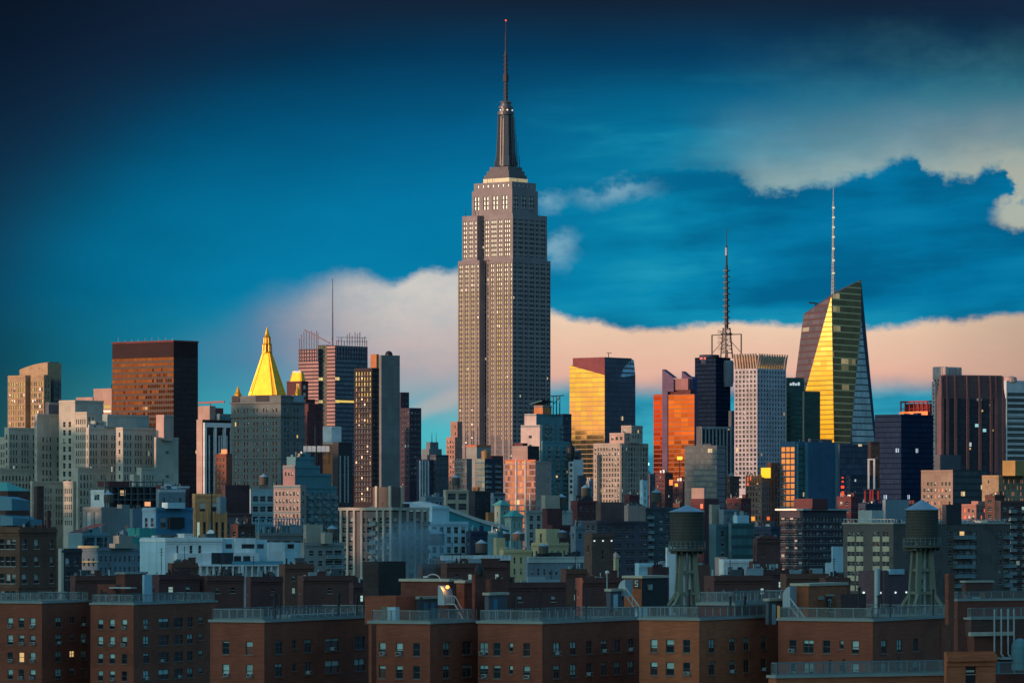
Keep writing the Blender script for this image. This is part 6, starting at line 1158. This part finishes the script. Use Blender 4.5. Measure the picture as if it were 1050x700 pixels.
for a_ in (('grey blank-walled loft','small wooden water tank on the roof of the grey blank-walled loft',.62,.5,1.7,6.5), ('ornate tan stone corner','small wooden water tank on the ornate tan corner house roof',.5,.72,1.4,5.5), ('tan-topped grey balcony','wooden water tank on the tan-topped grey balcony block',.5,.75,1.6,6),
    ('ashen','',0,0,0,0), ('paired dark windows','wooden water tank on the grey-white block of paired dark windows',.5,.78,2.0,8), ('dark teal block with balconies','wooden water tank on the dark teal balcony block left of the near water tower',.5,.45,2.2,9), ('beige gridded block','wooden water tank on the long dark ribbed block right of the brown roof cube',.5,.86,1.9,7.5),
    ('blue-grey house with an ornate','small water tank on the blue-grey house with the pale cornice',.5,.3,1.4,5), ('roof boilers','wooden water tank on the wide maroon block with roof boilers',.4,.6,2.0,8), ('tan loft of six','wooden water tank on the tan loft of six broad windows',.5,.5,2.0,8.5), ('white-corniced dark','small wooden water tank on the white-corniced dark brick house',.5,.62,1.5,5.5),
    ('teal block with white bands','wooden water tank on the teal block with white bands',.5,.6,1.9,7.5), ('prewar brown block','dark water tank on the brown block with the yellow rooftop panel',.8,.8,2.2,8), ('white-banded block','dark water tank on the white-banded block left of the gold tower',.5,.5,2.0,8)):
    if a_[1]: rooftank(*a_)
# steam
m_, bs_, nt_ = newmat('steam'); vs = nt_.nodes.new('ShaderNodeVolumePrincipled'); nt_.nodes.remove(bs_)
tco = nt_.nodes.new('ShaderNodeTexCoord'); X.nt = nt_
sp2 = nt_.nodes.new('ShaderNodeSeparateXYZ'); nt_.links.new(tco.outputs['Object'], sp2.inputs[0]); ox, oy, oz = X(sp2.outputs[0]), X(sp2.outputs[1]), X(sp2.outputs[2])
nn = noi(vec(ox*.20+oz*.08, oy*.22, oz*.15), 1, 6, .68, .6); rr2 = (((ox/11.5)**2.0)+((oy/7)**2.0)+((oz/8.5)**2.0))**.5
nt_.links.new((sm(nn - rr2*.42, .12, .42)*.20).v, vs.inputs['Density']); vs.inputs['Color'].default_value = (.5,.78,.92,1); vs.inputs['Anisotropy'].default_value = .2
nt_.links.new(vs.outputs[0], nt_.nodes['Material Output'].inputs['Volume'])
p = at(418, 563, 1000); mb = MB(); mb.lathe(0,0,[(1,-9),(8,-7),(11.5,-2),(12,3),(8,7),(1,9)],16, sy=.6); o = mb.build('steam', m_, None, p); tag(o, 'blue-grey chimney steam drifting across the beige apartment slab', 'steam', kind='stuff')
# ------------------------------------------------------------------ the front row of brick apartment blocks
FB = wall('front_brick', (.28,.078,.041), 'brick'); FB2 = wall('front_brick_bright', (.42,.122,.052), 'brick'); FB3 = wall('front_brick_dark', (.185,.056,.037), 'brick')
COP = plain('parapet_coping', (.30,.35,.32), .8, var=.5); mesh_m, mb_, mt_ = newmat('chain_link'); tb = mt_.nodes.new('ShaderNodeBsdfTransparent'); mx_ = mt_.nodes.new('ShaderNodeMixShader'); X.nt = mt_
mb_.inputs['Base Color'].default_value = (.26,.33,.33,1); mb_.inputs['Roughness'].default_value = .6; mx_.inputs[0].default_value = .5
ux_, uy_ = uvs(mt_); mt_.links.new((.10 + noi(vec(ux_*.3, uy_*.8, 1.0), 1, 3, .6)*.34).v, mx_.inputs[0])
mt_.links.new(tb.outputs[0], mx_.inputs[1]); mt_.links.new(mb_.outputs[0], mx_.inputs[2]); mt_.links.new(mx_.outputs[0], mt_.nodes['Material Output'].inputs['Surface'])
def railing(b, l, h=1.25, sides='lrbk', coping=True):
    x0,x1,y0,y1,z0,z1 = l; cs = {'l':((x0,y0),(x1,y0)), 'r':((x1,y0),(x1,y1)), 'b':((x1,y1),(x0,y1)), 'k':((x0,y1),(x0,y0))}
    if coping:
        m = MB(); t = .18
        m.box(x0-t,x1+t,y0-t,y0+.45,z1+.004,z1+.30); m.box(x1-.45,x1+t,y0+.452,y1+t,z1+.004,z1+.30); m.box(x0-t,x1-.452,y1-.45,y1+t,z1+.004,z1+.30); m.box(x0-t,x0+.45,y0+.452,y1-.452,z1+.004,z1+.30); m.build('coping', COP, b.t)
    fm, pm = MB(), MB()
    for s_ in sides:
        (ax,ay),(bx_,by) = cs[s_]; L_ = math.hypot(bx_-ax,by-ay); n = max(1,int(L_/2.1)); e = .25
        ins = lambda x,y: (min(max(x,x0+e),x1-e), min(max(y,y0+e),y1-e)); A, C = ins(ax,ay), ins(bx_,by)
        for i in range(n+1): t = i/n; x,y = A[0]+(C[0]-A[0])*t, A[1]+(C[1]-A[1])*t; fm.bar((x,y,z1+.3),(x,y,z1+.3+h),.12)
        for q in (.08,h): fm.bar((*A,z1+.3+q),(*C,z1+.3+q),.10)
        pm.face([(*A,z1+.38),(*C,z1+.38),(*C,z1+.28+h),(*A,z1+.28+h)], 0, [(0,0),(L_,0),(L_,h),(0,h)])
    r_ = fm.build('railing', plain('railing_metal', (.20,.27,.28), .5, .3), b.t); pm.build('wire_mesh', mesh_m, r_)
def fs(at_, top=1.7): return S(fh=2.72, wh=.58, top=top, at=[(p, w, k) for p, w, k in at_], rec=.18, near=True)
W1 = lambda *p: [(q, .95, 'w') for q in p]
def fill(*ps): return [((p, .95, 'w') if not isinstance(p, tuple) else p) for p in ps]
def pipes(b, l, spec):
    for (px, py0, py1, r_) in spec:
        y_ = max(l[2]+(l[3]-l[2])*b.rnd.uniform(.1,.6), b.ry(px,l[1])+1.2); x_ = b.lx(px, y_)
        m = MB(); m.tube((x_,y_,l[5]-.9),(x_,y_,b.z(py1,x_,y_)),r_,r_,7); m.tube((x_,y_,b.z(py1,x_,y_)),(x_,y_,b.z(py1,x_,y_)+.25),r_*1.5,r_*1.5,7); m.build('vent_pipe', DARKM, b.t)
def roofline(b, l): pass

b = B('brick_apartment_block', 'front row brick block at the far left corner with a broad shadowed right side', 'apartments', 43, 715, a=21, wall=FB, ylo=712)
b.tier(-14, 43, 92.5, 618.5, None, 0, fs(fill(10.5,22,33.5)), fs(fill(60,(74,.8,'s'),86)), wall=None); l = b.last; railing(b, l); pipes(b,l,[(70,0,592,.12),(20,0,603,.12),(83,0,604,.1)]); b.done()
b = B('brick_apartment_block', 'front row brick block with a brick roof hut behind its railing, second from left', 'apartments', 137, 715, a=24, wall=FB, ylo=712)
b.tier(92.8, 137, 222, 620, None, 0, fs(fill(103,115,127.5)), fs(fill(150,(168,1.7,'w'),(183,1.5,'w'),195,(206,.7,'s')))); l = b.last; railing(b, l); pipes(b,l,[(104,0,606,.12),(158,0,604,.1),(190,0,600,.1)])
b.tier(119, 128, 150, 588.5, 622, 14, None, None, wall=FB3, name='bulkhead'); q = b.last; m = MB(); m.box(q[0]-.2,q[1]+.2,q[2]-.2,q[3]+.2,q[5]+.004,q[5]+.35); m.build('coping', COP, b.t)
b.tier(100, 118, 124, 599, 622, 10, None, None, wall=FB3, name='bulkhead'); q = b.last; b.bx('door', q[0]+.8,q[0]+1.7,q[2]-.06,q[2]-.005,q[5]-3.4,q[5]-1.2,DARKM); b.bx('canopy', q[1]-.5,q[1]+3.4,q[2]-1,q[2]+1,q[5]-.6,q[5]-.4,GALV); b.tier(146,148,156,589,622,16,None,None,wall=PALEB,name='bulkhead'); b.done()
b = B('brick_apartment_block', 'front row brick block with two window columns on its bright left face, left of centre', 'apartments', 271, 541, a=24, wall=FB, ylo=712)
b.tier(215.5, 271, 382, 638, None, 0, fs(fill(231.5,255.5)), fs(fill(286,(302,.55,'s'),316,(341,2.0,'w'),(369,1.5,'w')))); l = b.last; railing(b, l); pipes(b,l,[(282,0,610,.18),(287,0,612,.12),(347,0,611,.2),(366,0,612,.12),(373,0,609,.1)])
b.tier(378, 381, 386, 640, None, 3, None, None); b.bx('roof_slab', l[0]+4,l[1]-1,l[2]+9,l[3]-1,l[5]-.9,l[5]+.7, plain('light_roof_gravel', (.30,.34,.34), .95)); b.done()
b = B('brick_apartment_block', 'front row zigzag brick block with a lamp-lit roof bulkhead, centre', 'apartments', 441, 540, a=28, wall=FB, ylo=712)
b.tier(378.5, 441, 492, 639.5, None, 0, fs(fill(392,409.5,427)), fs(fill(458,(479,1.35,'w')))); l1 = b.last; y2 = 6.3
b.tier(490, 556, 657, 639.5, None, y2, fs(fill((496,1.2,'w'),509.5,(524,.55,'s'),540)), fs(fill(571,588,604,619.5,633,647))); l2 = b.last; railing(b, l1); railing(b, l2); pipes(b,l2,[(527,0,612,.12),(530,0,617,.12),(547,0,606,.11),(554,0,606,.11),(590,0,606,.1),(601,0,606,.1)]); pipes(b,l1,[(432,0,614,.1)])
def hut(pL,pE,pR,yt,yb,y0,mt=FB,cop=True,nm='bulkhead'):
    b.tier(pL,pE,pR,yt,yb,y0,None,None,wall=mt,par=.3,name=nm); q = b.last
    if cop: m = MB(); m.box(q[0]-.2,q[1]+.2,q[2]-.2,q[3]+.2,q[5]+.004,q[5]+.32); m.build('coping', wall('cream_coping', (.52,.48,.36)), b.t)
    return q
q = hut(374, 406, 426, 611, 640, 5, FB, False); b.bx('door', q[1]-2.0,q[1]-1.1,q[2]-.07,q[2]-.005,q[4]+.2,q[4]+2.2,plain('khaki_door',(.16,.14,.07),.6))
q = hut(372, 388, 416, 575.5, 616, 19, wall('soot_brick', (.045,.035,.035), 'brick'), False, 'chimney_block')
q = hut(411, 460, 472, 596, 632, 17, FB3); hut(468, 476, 486, 597.5, 636, 13, FB, True); q2 = hut(484, 487, 498, 589, 636, 12, FB3, False, 'chimney'); m = MB(); m.lathe((q2[0]+q2[1])/2,(q2[2]+q2[3])/2,[(.6,q2[5]),(.6,q2[5]+.6),(.1,q2[5]+1.4)],8); m.build('chimney_cowl', DARKM, b.t)
hut(497, 503, 521, 593.5, 632, 24, FB3, False); q = hut(497, 501, 520, 610, 634, 11, SLATE, True, 'door_shed'); b.bx('door', q[1]+.02,q[1]+.08,q[2]+1.2,q[2]+2.1,q[4],q[5]-.5,plain('blue_door',(.06,.25,.36),.6))
q = hut(426, 429, 450, 614, 640, 10, SLATE, True, 'door_shed')
for k in (.25,.6): yy = q[2]+(q[3]-q[2])*k; b.bx('door', q[1]+.02,q[1]+.08,yy,yy+.9,q[4],q[5]-.5,plain('blue_door',(.06,.25,.36),.6))
hx_ = at(453,620,568); inv = b.t.matrix_basis.inverted() if False else None
def loc(px, py, y0): return Vector((b.lx(px,y0), y0, b.z(py,b.lx(px,y0),y0)))
P0, P1 = loc(449,600,9.6), loc(456,620,9.6); m = MB(); pr = []
for k in range(9): a_ = math.pi/2*k/8; pr.append((P0.x+(P1.x-P0.x)*math.sin(a_)*.98, P1.z+(P0.z-P1.z)*math.cos(a_)))
for (xa,za),(xb_,zb_) in zip(pr,pr[1:]): m.face([(xa,9.6,za),(xb_,9.6,zb_),(xb_,12,zb_),(xa,12,za)]); m.face([(P0.x,9.6,P1.z),(xb_,9.6,zb_),(xa,9.6,za)])
m.face([(P0.x,12,P1.z),(P0.x,9.6,P1.z),(P0.x,9.6,P0.z),(P0.x,12,P0.z)]); m.build('stair_hood', plain('hood_metal', (.36,.46,.5), .5, .2), b.t)
m = MB(); s0 = loc(456,619,9.8)
for k in range(5): m.bar((s0.x+k*.33,9.8,s0.z),(s0.x+k*.33,9.8,s0.z+1.0),.06)
m.bar((s0.x,9.8,s0.z+1.0),(s0.x+1.4,9.8,s0.z+1.0),.07); m.bar((s0.x,9.8,s0.z),(s0.x+1.4,9.8,s0.z),.12); m.bar((s0.x+1.4,9.8,s0.z),(s0.x+2.6,9.8,s0.z-1.9),.12); m.bar((s0.x+1.4,9.8,s0.z+1),(s0.x+2.6,9.8,s0.z-.9),.07); m.build('stair_railing', GALV, b.t)
lp = loc(459,601.5,10.2); m = MB(); m.lathe(lp.x,lp.y,[(.06,lp.z-.22),(.20,lp.z-.1),(.22,lp.z+.06),(.1,lp.z+.2)],10); m.build('lamp', plain('sodium_lamp', (.6,.3,.1), .5, 0, (1,.30,.035), 3.2), b.t)
m = MB(); m.bar((lp.x,lp.y,lp.z+.2),(lp.x,lp.y+1.5,lp.z+.35),.07); m.build('lamp_arm', DARKM, b.t)
ld = bpy.data.lights.new('sodium_light','POINT'); lo = bpy.data.objects.new('sodium_light', ld); col.objects.link(lo); ld.energy = 75; ld.color = (1,.36,.07); ld.shadow_soft_size = .2; lo.parent = b.t; lo.location = (lp.x-.1, lp.y-.45, lp.z)
g0 = loc(452,596,14); m = MB(); prv = (g0.x,14,g0.z)
for k in range(1,8): a_ = math.pi*.75*k/7; p_ = (g0.x-1.1+1.1*math.cos(a_),14,g0.z+1.0*math.sin(a_)*.9); m.bar(prv,p_,.09); prv = p_
m.box(prv[0]-.5,prv[0]+.05,13.8,14.2,prv[2]-.15,prv[2]+.02); m.build('lamp_hook', WHITEP, b.t)
b.bx('roof_vent', b.lx(401,3)-.5,b.lx(401,3)+.6,3,4,l1[5]-.9,l1[5]+1.9,PALEB); b.done()

b = B('brick_apartment_block', 'long front row brick block with the brightest orange brick face, right of centre', 'apartments', 717, 540, a=28, wall=FB2, ylo=712)
b.tier(655.5, 717, 800, 636, None, 0, fs(fill(670.5,(687,1.1,'w'),704)), fs(fill(730,751,765.5,783)), wall=FB2); l1 = b.last; railing(b, l1); y2 = 9.7
b.tier(798, 895, 978, 637, None, y2, fs(fill((813,.95,'w'),(829,1.35,'w'),(847.5,1.0,'w'),(863,.55,'s'),877)), fs(fill(906.5,922.5,939)), wall=FB); l2 = b.last; railing(b, l2)
b.bx('wall_patch', l2[1]+.01,l2[1]+.09,b.ry(974,l2[1])-3,b.ry(974,l2[1]),l2[5]-9,l2[5]-.8,FB); pipes(b,l1,[(707,0,606,.12),(749,0,613,.14),(764,0,613,.13)]); pipes(b,l2,[(881,0,604,.16),(901,0,612,.14),(913,0,612,.12),(957,0,606,.12),(850,0,618,.1)])
b.block(l1[0]+2,l1[1]-1,l1[2]+12,l1[3]+8,l1[5]-6,l1[5]+1.6,None,None,FB3,.9,'rear_wing'); lr = b.last; railing(b, lr)
q = hut(640,658,684,592.5,622,24,FB2,True); m = MB(); m.face([(q[1]+.03,q[2],q[4]),(q[1]+.03,q[3],q[4]),(q[1]+.03,q[3],q[5]),(q[1]+.03,q[2],q[5])]); m.build('dark_side_wall', wall('side_wall_black', (.03,.035,.038)), b.t)  # near-black sheet over the right face of the hut
SEG = {'5':'afgcd','1':'bc','2':'abged','6':'afgcde','7':'abc'}
def digit(m, ch, x, z, w, h, y, t):
    S_ = {'a':(x,x+w,z+h-t,z+h),'d':(x,x+w,z,z+t),'g':(x,x+w,z+h/2-t/2,z+h/2+t/2),'f':(x,x+t,z+h/2,z+h),'b':(x+w-t,x+w,z+h/2,z+h),'e':(x,x+t,z,z+h/2),'c':(x+w-t,x+w,z,z+h/2)}
    for k in SEG[ch]: a_ = S_[k]; m.box(a_[0],a_[1],y-.03,y,a_[2],a_[3])
sx_, sz_ = b.lx(653,q[2]), b.z(602,b.lx(653,q[2]),q[2]); m = MB(); m.box(sx_-.5,sx_+.5,q[2]-.10,q[2]-.01,sz_-.1,sz_+1.1); sg = m.build('number_plate', plain('plate_brown',(.07,.05,.04),.6), b.t); m = MB(); digit(m,'5',sx_-.22,sz_+.1,.44,.8,q[2]-.105,.11); m.build('numeral', WHITEP, sg)
for xo in (.9,): b.bx('wall_lamp', q[1]+.04,q[1]+.4,q[2]+1.6,q[2]+2.3,q[5]-1.5,q[5]-.8,GALV)
q3 = hut(622,626,640,606,626,17,SLATE,True,'door_shed'); b.bx('door', q3[1]+.02,q3[1]+.08,q3[2]+.8,q3[2]+1.9,q3[4],q3[5]-.4,PALEB)
def hood(pa,pb,yt,yb,y0):
    A_, B_ = loc(pa,yb,y0), loc(pb,yt,y0); m = MB(); pr = []
    for k in range(9): a_ = math.pi/2*k/8; pr.append((B_.x-(B_.x-A_.x)*math.sin(a_), A_.z+(B_.z-A_.z)*(math.cos(a_)*.55+.45)))
    for (xa,za),(xb_,zb_) in zip(pr,pr[1:]): m.face([(xa,y0,za),(xa,y0+2,za),(xb_,y0+2,zb_),(xb_,y0,zb_)]); m.face([(xb_,y0,zb_),(xb_,y0,A_.z),(xa,y0,A_.z),(xa,y0,za)])
    m.face([(A_.x,y0+2,A_.z),(A_.x,y0,A_.z),(A_.x,y0,pr[-1][1]),(A_.x,y0+2,pr[-1][1])]); m.face([(B_.x,y0,A_.z),(B_.x,y0+2,A_.z),(B_.x,y0+2,B_.z),(B_.x,y0,B_.z)]); m.build('stair_hood', plain('hood_metal', (.36,.46,.5), .5, .2), b.t)
    m = MB(); s_ = loc(pb,yb-1,y0-.3)
    for (dx1,dz1,dx2,dz2) in ((0,0,2.0,-2.4),(0,1,2.0,-1.4)): m.bar((s_.x+dx1,y0-.3,s_.z+dz1),(s_.x+dx2,y0-.3,s_.z+dz2),.12)
    for k in range(5): m.bar((s_.x+.5*k,y0-.3,s_.z-.6*k),(s_.x+.5*k,y0-.3,s_.z-.6*k+1),.06)
    m.build('stair', GALV, b.t)
hood(634,641,594,611,20); hood(802.5,810,601,622,14)
q = hut(812,829,868,600.5,640,16.5,FB2,True); sx_, sz_ = q[1]+.02, q[5]-2.7; yy = b.ry(849.5,q[1]); m = MB(); m.box(sx_,sx_+.09,yy-.8,yy+.8,sz_-.15,sz_+1.25); pl = m.build('number_plate', plain('plate_brown',(.07,.05,.04),.6), b.t)
m = MB(); t_ = MB(); digit(t_,'1',-.75,.15,.45,.85,0,.12); digit(t_,'2',-.1,.15,.5,.85,0,.12); m.add(t_, Matrix.Translation((sx_+.10,yy+.1,sz_)) @ Matrix.Rotation(R(90),4,'Z')); m.build('numeral', WHITEP, pl)
for dy in (-2.6,-2.0): b.bx('wall_lamp', q[1]+.02,q[1]+.4,b.ry(840,q[1])+dy+2.2,b.ry(840,q[1])+dy+2.6,q[5]-1.7,q[5]-1.3,GALV)
b.bx('ledge', q[1]+.02,q[1]+.3,yy-1.1,yy+1.1,sz_+1.4,sz_+1.6,COPING); b.bx('ledge', q[1]+.02,q[1]+.3,yy-1.1,yy+1.1,sz_-.6,sz_-.4,COPING)
hut(858,862,888,609,640,19,DBRICK,False); q = hut(785,788,806,616,640,13.6,SLATE,True,'door_shed'); b.bx('door', q[1]+.02,q[1]+.08,q[2]+1,q[2]+2,q[4],q[5]-.4,PALEB); b.bx('window', q[1]+.02,q[1]+.07,q[2]+2.5,q[2]+3.2,q[4]+.6,q[5]-.6,plain('lit_window_dim',(.5,.45,.2),.5,0,(1,.8,.3),.12))
hut(969,972.5,978.5,588,640,22,FB,False,'chimney'); b.done()

# right edge: roofs of two further blocks
b = B('brick_apartment_block', 'brick block with roof pipes and a pale beam, right end of the front row', 'apartments', 1000, 600, a=60, wall=FB3, ylo=712)
b.tier(992, 999, 1075, 652, None, 0, None, None); l = b.last; m = MB(); m.box(l[1]+.05,l[1]+.6,l[2]-1,l[3]*.5,l[5]+.05,l[5]+.55); m.build('roof_beam', wall('pale_beam', (.55,.53,.42)), b.t); b.tier(990, 996, 1075, 635, 652, 7, None, None, wall=DBRICK, name='rear_wall'); railing(b, b.last, sides='lr')
for px in (1016,1023,1030,1036): yy = b.ry(px, 0); m = MB(); m.tube((.8,yy,l[5]-2.4),(.8,yy,l[5]+3.6),.12,.12,7); m.tube((.8,yy,l[5]-2.4),(1.3,yy,l[5]-2.7),.12,.12,7); m.build('vent_pipe', GALV, b.t)
yy = b.ry(1046,1.5); m = MB(); m.lathe(1.5,yy,[(1.2,l[5]-4.5),(1.2,l[5]-1.4),(.9,l[5]-.6),(.2,l[5]-.3)],14); m.build('roof_tank', TEALW, b.t); b.bx('canopy', .05,1.5,b.ry(1021),b.ry(1040),b.z(676),b.z(673.5),GALV); b.bx('door', .04,.12,b.ry(1022),b.ry(1025),b.z(690),b.z(678),plain('blue_door',(.06,.25,.36),.6)); b.done()
b = B('brick_apartment_block', 'brick block with a long door shed roof behind the front row at the right edge', 'apartments', 985, 760, a=62, wall=FB3, ylo=640)
b.tier(975, 982, 1075, 616, None, 0, None, None); railing(b, b.last, sides='lr')
def hut2(pL,pE,pR,yt,yb,y0,mt,nm='bulkhead'):
    b.tier(pL,pE,pR,yt,yb,y0,None,None,wall=mt,par=.3,name=nm); return b.last
q = hut2(986,990,1018,597,618,12,DBRICK); b.bx('coping', q[0]-.2,q[1]+.2,q[2]-.2,q[3]+.2,q[5]+.01,q[5]+.35,COPING); q = hut2(989,992,1008,610,618,6,SLATE,'door_shed'); b.bx('door', q[1]+.02,q[1]+.08,q[2]+1,q[2]+3,q[4],q[5]-.3,PALEB); hut2(1006,1010,1075,607,618,8,DBRICK); b.done()
b = B('brick_apartment_block', 'nearest low brick block with a railed roof and orange brick hut, bottom right', 'apartments', 800, 470, a=64, wall=FB2, ylo=712)
b.tier(788, 796, 971, 695, None, 0, None, None); l = b.last; railing(b, l)
pipes(b, l, [])
for px, py in ((851,676),(865,675),(921,672)): yy = b.ry(px,-3); m = MB(); m.tube((-3,yy,l[5]-.9),(-3,yy,b.z(py,-3,yy)),.13,.13,7); m.build('vent_pipe', DARKM, b.t)
b.done()
b = B('roof_hut', 'orange brick roof hut with two dark openings, bottom right corner', 'hut', 971, 472, a=70, wall=FB2, ylo=712, g=G_DIM); b.tier(968,970.5,1021,668,None,0,None,S(bw=4,fh=3.0,ww=.24,wh=.62,pat='w..w',top=.9,mu=.2,rows=1)); l = b.last; b.bx('vent_plate', l[1]+.01,l[1]+.1,b.ry(991),b.ry(999),b.z(689),b.z(687),CREAM); railing(b, (l[1]-4,l[1]-1,l[3]+.3,l[3]+12,0,b.z(695)), sides='r', coping=False); b.done()

# ------------------------------------------------------------------ two wooden rooftop water towers on concrete legs
WOOD, wb, wt = newmat('tank_staves'); u_, v_ = uvs(wt); st_ = X.m('FRACT', u_*3.2); ct = noi(vec(u_*3.2, v_*.3, 1.0), 1, 4, .65); blt = noi(vec(u_*.5, v_*.6, 5.0), 1, 4, .6)
cb = mixc(ct, (.022,.027,.024), (.085,.085,.068)); cb = scalec(cb, (1-sm(st_,.10,.0)*.6)*(.6+blt*.8)); wt.links.new(cb.v, wb.inputs['Base Color']); wb.inputs['Roughness'].default_value = .85
LEGC = wall('leg_concrete', (.17,.20,.155)); ZINC = plain('zinc_cone', (.34,.46,.55), .45, .4, var=.5, sc=.8)
def water_tower(label, px, D, yb, rows, r, a, lit):
    p = at(px, yb, D); k = D/F; t = thing('water_tower', label, 'water tower', p, R(a)); H = lambda py: (yb-py)*k
    (ya, yt, yk, yp) = rows                                                       # apex, top of the tank, bottom of the tank, platform underside
    m = MB(); n = 40
    for i in range(n):
        a0, a1 = 2*math.pi*i/n, 2*math.pi*(i+1)/n; m.face([(r*math.cos(a0),r*math.sin(a0),H(yk)),(r*math.cos(a1),r*math.sin(a1),H(yk)),(r*.98*math.cos(a1),r*.98*math.sin(a1),H(yt)),(r*.98*math.cos(a0),r*.98*math.sin(a0),H(yt))], 0, [(a0*r,H(yk)),(a1*r,H(yk)),(a1*r,H(yt)),(a0*r,H(yt))])
    tk = m.build('tank', WOOD, t); m = MB(); nh = 11
    for i in range(nh): z_ = H(yk)+(H(yt)-H(yk))*((i+.4)/nh)**1.15; m.lathe(0,0,[(r*1.012,z_),(r*1.012,z_+.07)],40)
    m.build('hoop', plain('hoop_iron', (.10,.11,.10), .5, .5), tk)
    m = MB(); m.lathe(0,0,[(r*1.05,H(yt)),(r*1.07,H(yt)+.10),(r*.55,H(yt)+(H(ya)-H(yt))*.52),(.25,H(ya)-.1),(.05,H(ya))],24); m.build('conical_roof', ZINC, t)
    rp = r*(1.10 if not lit else 1.18); m = MB(); m.lathe(0,0,[(rp*.86,H(yp)),(rp,H(yp)+.12),(rp,H(yp)+.42)],24)
    for i in range(6): x_ = -r*.8+i*r*.32; m.box(x_-.1,x_+.1,-r*.9,r*.9,H(yp)-.28,H(yp)-.01)
    pf = m.build('platform', plain('platform_timber', (.09,.10,.085), .8), t); m = MB(); hr = .95
    for i in range(24): a_ = 2*math.pi*i/24; m.bar((rp*.98*math.cos(a_),rp*.98*math.sin(a_),H(yp)+.42),(rp*.98*math.cos(a_),rp*.98*math.sin(a_),H(yp)+.42+hr),.055)
    for q_ in (.5,.95): m.lathe(0,0,[(rp*.99,H(yp)+.42+q_-.04),(rp*.99,H(yp)+.42+q_+.03)],24) if False else None
    for q_ in (.5,.95):
        for i in range(24): a0,a1 = 2*math.pi*i/24,2*math.pi*(i+1)/24; m.bar((rp*.98*math.cos(a0),rp*.98*math.sin(a0),H(yp)+.42+q_),(rp*.98*math.cos(a1),rp*.98*math.sin(a1),H(yp)+.42+q_),.05)
    m.build('railing', plain('railing_metal', (.20,.27,.28), .5, .3), pf)
    rt, rb = r*.52, r*.80; ft = r*1.35; zj = H(yp)*.30
    for i in range(4):                                                           # tapering legs with a splayed foot each
        a_ = R(45+90*i); c_, s_ = math.cos(a_), math.sin(a_); m = MB(); m.bar((rb*c_,rb*s_,-.3),(rt*c_,rt*s_,H(yp)-.01),.62); m.build('leg', LEGC, t)
        m = MB(); m.bar((ft*c_,ft*s_,zj*.25),(rb*.86*c_,rb*.86*s_,zj*1.05),.42); m.build('strut', LEGC, t)
    m = MB()
    for zq, rr_ in ((zj, rb*.93), (H(yp)*.66, rb*.75)):
        for i in range(4): a0,a1 = R(45+90*i),R(135+90*i); m.bar((rr_*math.cos(a0),rr_*math.sin(a0),zq),(rr_*math.cos(a1),rr_*math.sin(a1),zq),.36)
    m.build('cross_beam', LEGC, t)
    for dx_ in (-.34,.34): m = MB(); m.tube((dx_,-.1,-.2),(dx_,-.1,H(yp)),.17,.17,10); m.build('riser_pipe', plain('lagged_pipe', (.48,.55,.50), .6), t)
    if lit: m = MB(); xk = r*1.12; m.box(xk,xk+.9,-.5,.5,H(yk)-.6,H(yk)-.5); [m.bar((xk+q_,-.45,H(yp)),(xk+q_,-.45,H(yt)+.4),.07) for q_ in (0,.9)]; [m.bar((xk,-.45,H(yp)+.35*j),(xk+.9,-.45,H(yp)+.35*j),.05) for j in range(16)]; m.build('ladder', STEEL, t)
    return t
water_tower('near wooden water tower with a low wide cone roof on concrete legs, right of centre', 704.5, 610, 626, (517.5,525,560,565.5), 2.30, 8, False)
water_tower('wooden water tower with steep pale blue cone and railed platform before the balcony slab', 945.5, 600, 627, (512,523,556,562), 2.18, 20, True)
for i,(px,py,D,lab) in enumerate(((622.5,586.5,760,'white ball cowl on a roof pipe left of the numbered bulkhead'),)):
    p = at(px,py,D); t = thing('ball_vent', lab, 'vent', (p.x,p.y,p.z)); m = MB(); m.lathe(0,0,[(.08,-.32),(.3,-.18),(.36,0),(.3,.18),(.05,.33)],12); m.build('ball', WHITEP, t); m = MB(); m.tube((0,0,-5),(0,0,-.3),.1,.1,7); m.build('pipe', GALV, t)
# unseen blocks added beyond the left edge to shade the lower floors
wr_ = random.Random(11)
y_ = 0.0
while y_ < 4600:
    w_ = wr_.uniform(70,120)
    if 2950 < y_+w_ and y_ < 3010: y_ = 3012.0; continue
    if 2555 <= y_ < 2720: y_ = 2720.0; continue
    if y_ < 2555 < y_+w_+30: w_ = 2555-y_                                    # gap left so the low western glow reaches the glass faces
    far = 560 if y_ < 1500 else 620
    hgt = (132 if y_ < 1300 else (140 if y_ < 2000 else (150 if y_ < 2350 else (176 if y_ < 2900 else 146))))*wr_.uniform(.94,1.06); x_ = -.113*y_ - far + wr_.uniform(-25,25)
    t = thing('light_blocker', 'plain grey city block standing beyond the left edge of the picture', 'building', (x_, y_, 0), 0, 'city blocks beyond the left edge')
    m = MB(); m.box(-45,0,0,w_,0,hgt*.8); m.box(-40,-4,4,w_-4,hgt*.8+.005,hgt); m.build('wall', GREY, t); m = MB(); m.box(-25,-12,w_*.4,w_*.6,hgt,hgt+5); m.build('bulkhead', GREY, t)
    y_ += w_ + wr_.choice([12,16,20])
t = thing('light_blocker', 'plain grey city block standing beyond the left edge of the picture', 'building', (-1010, 2962, 0), 0, 'city blocks beyond the left edge')  # unseen tower added to darken part of the bronze slab reflection
m = MB(); m.box(-40,0,0,44,0,166); m.box(-36,-4,4,40,166.005,173); m.build('wall', GREY, t); m = MB(); m.box(-25,-12,14,28,173,178); m.build('bulkhead', GREY, t)
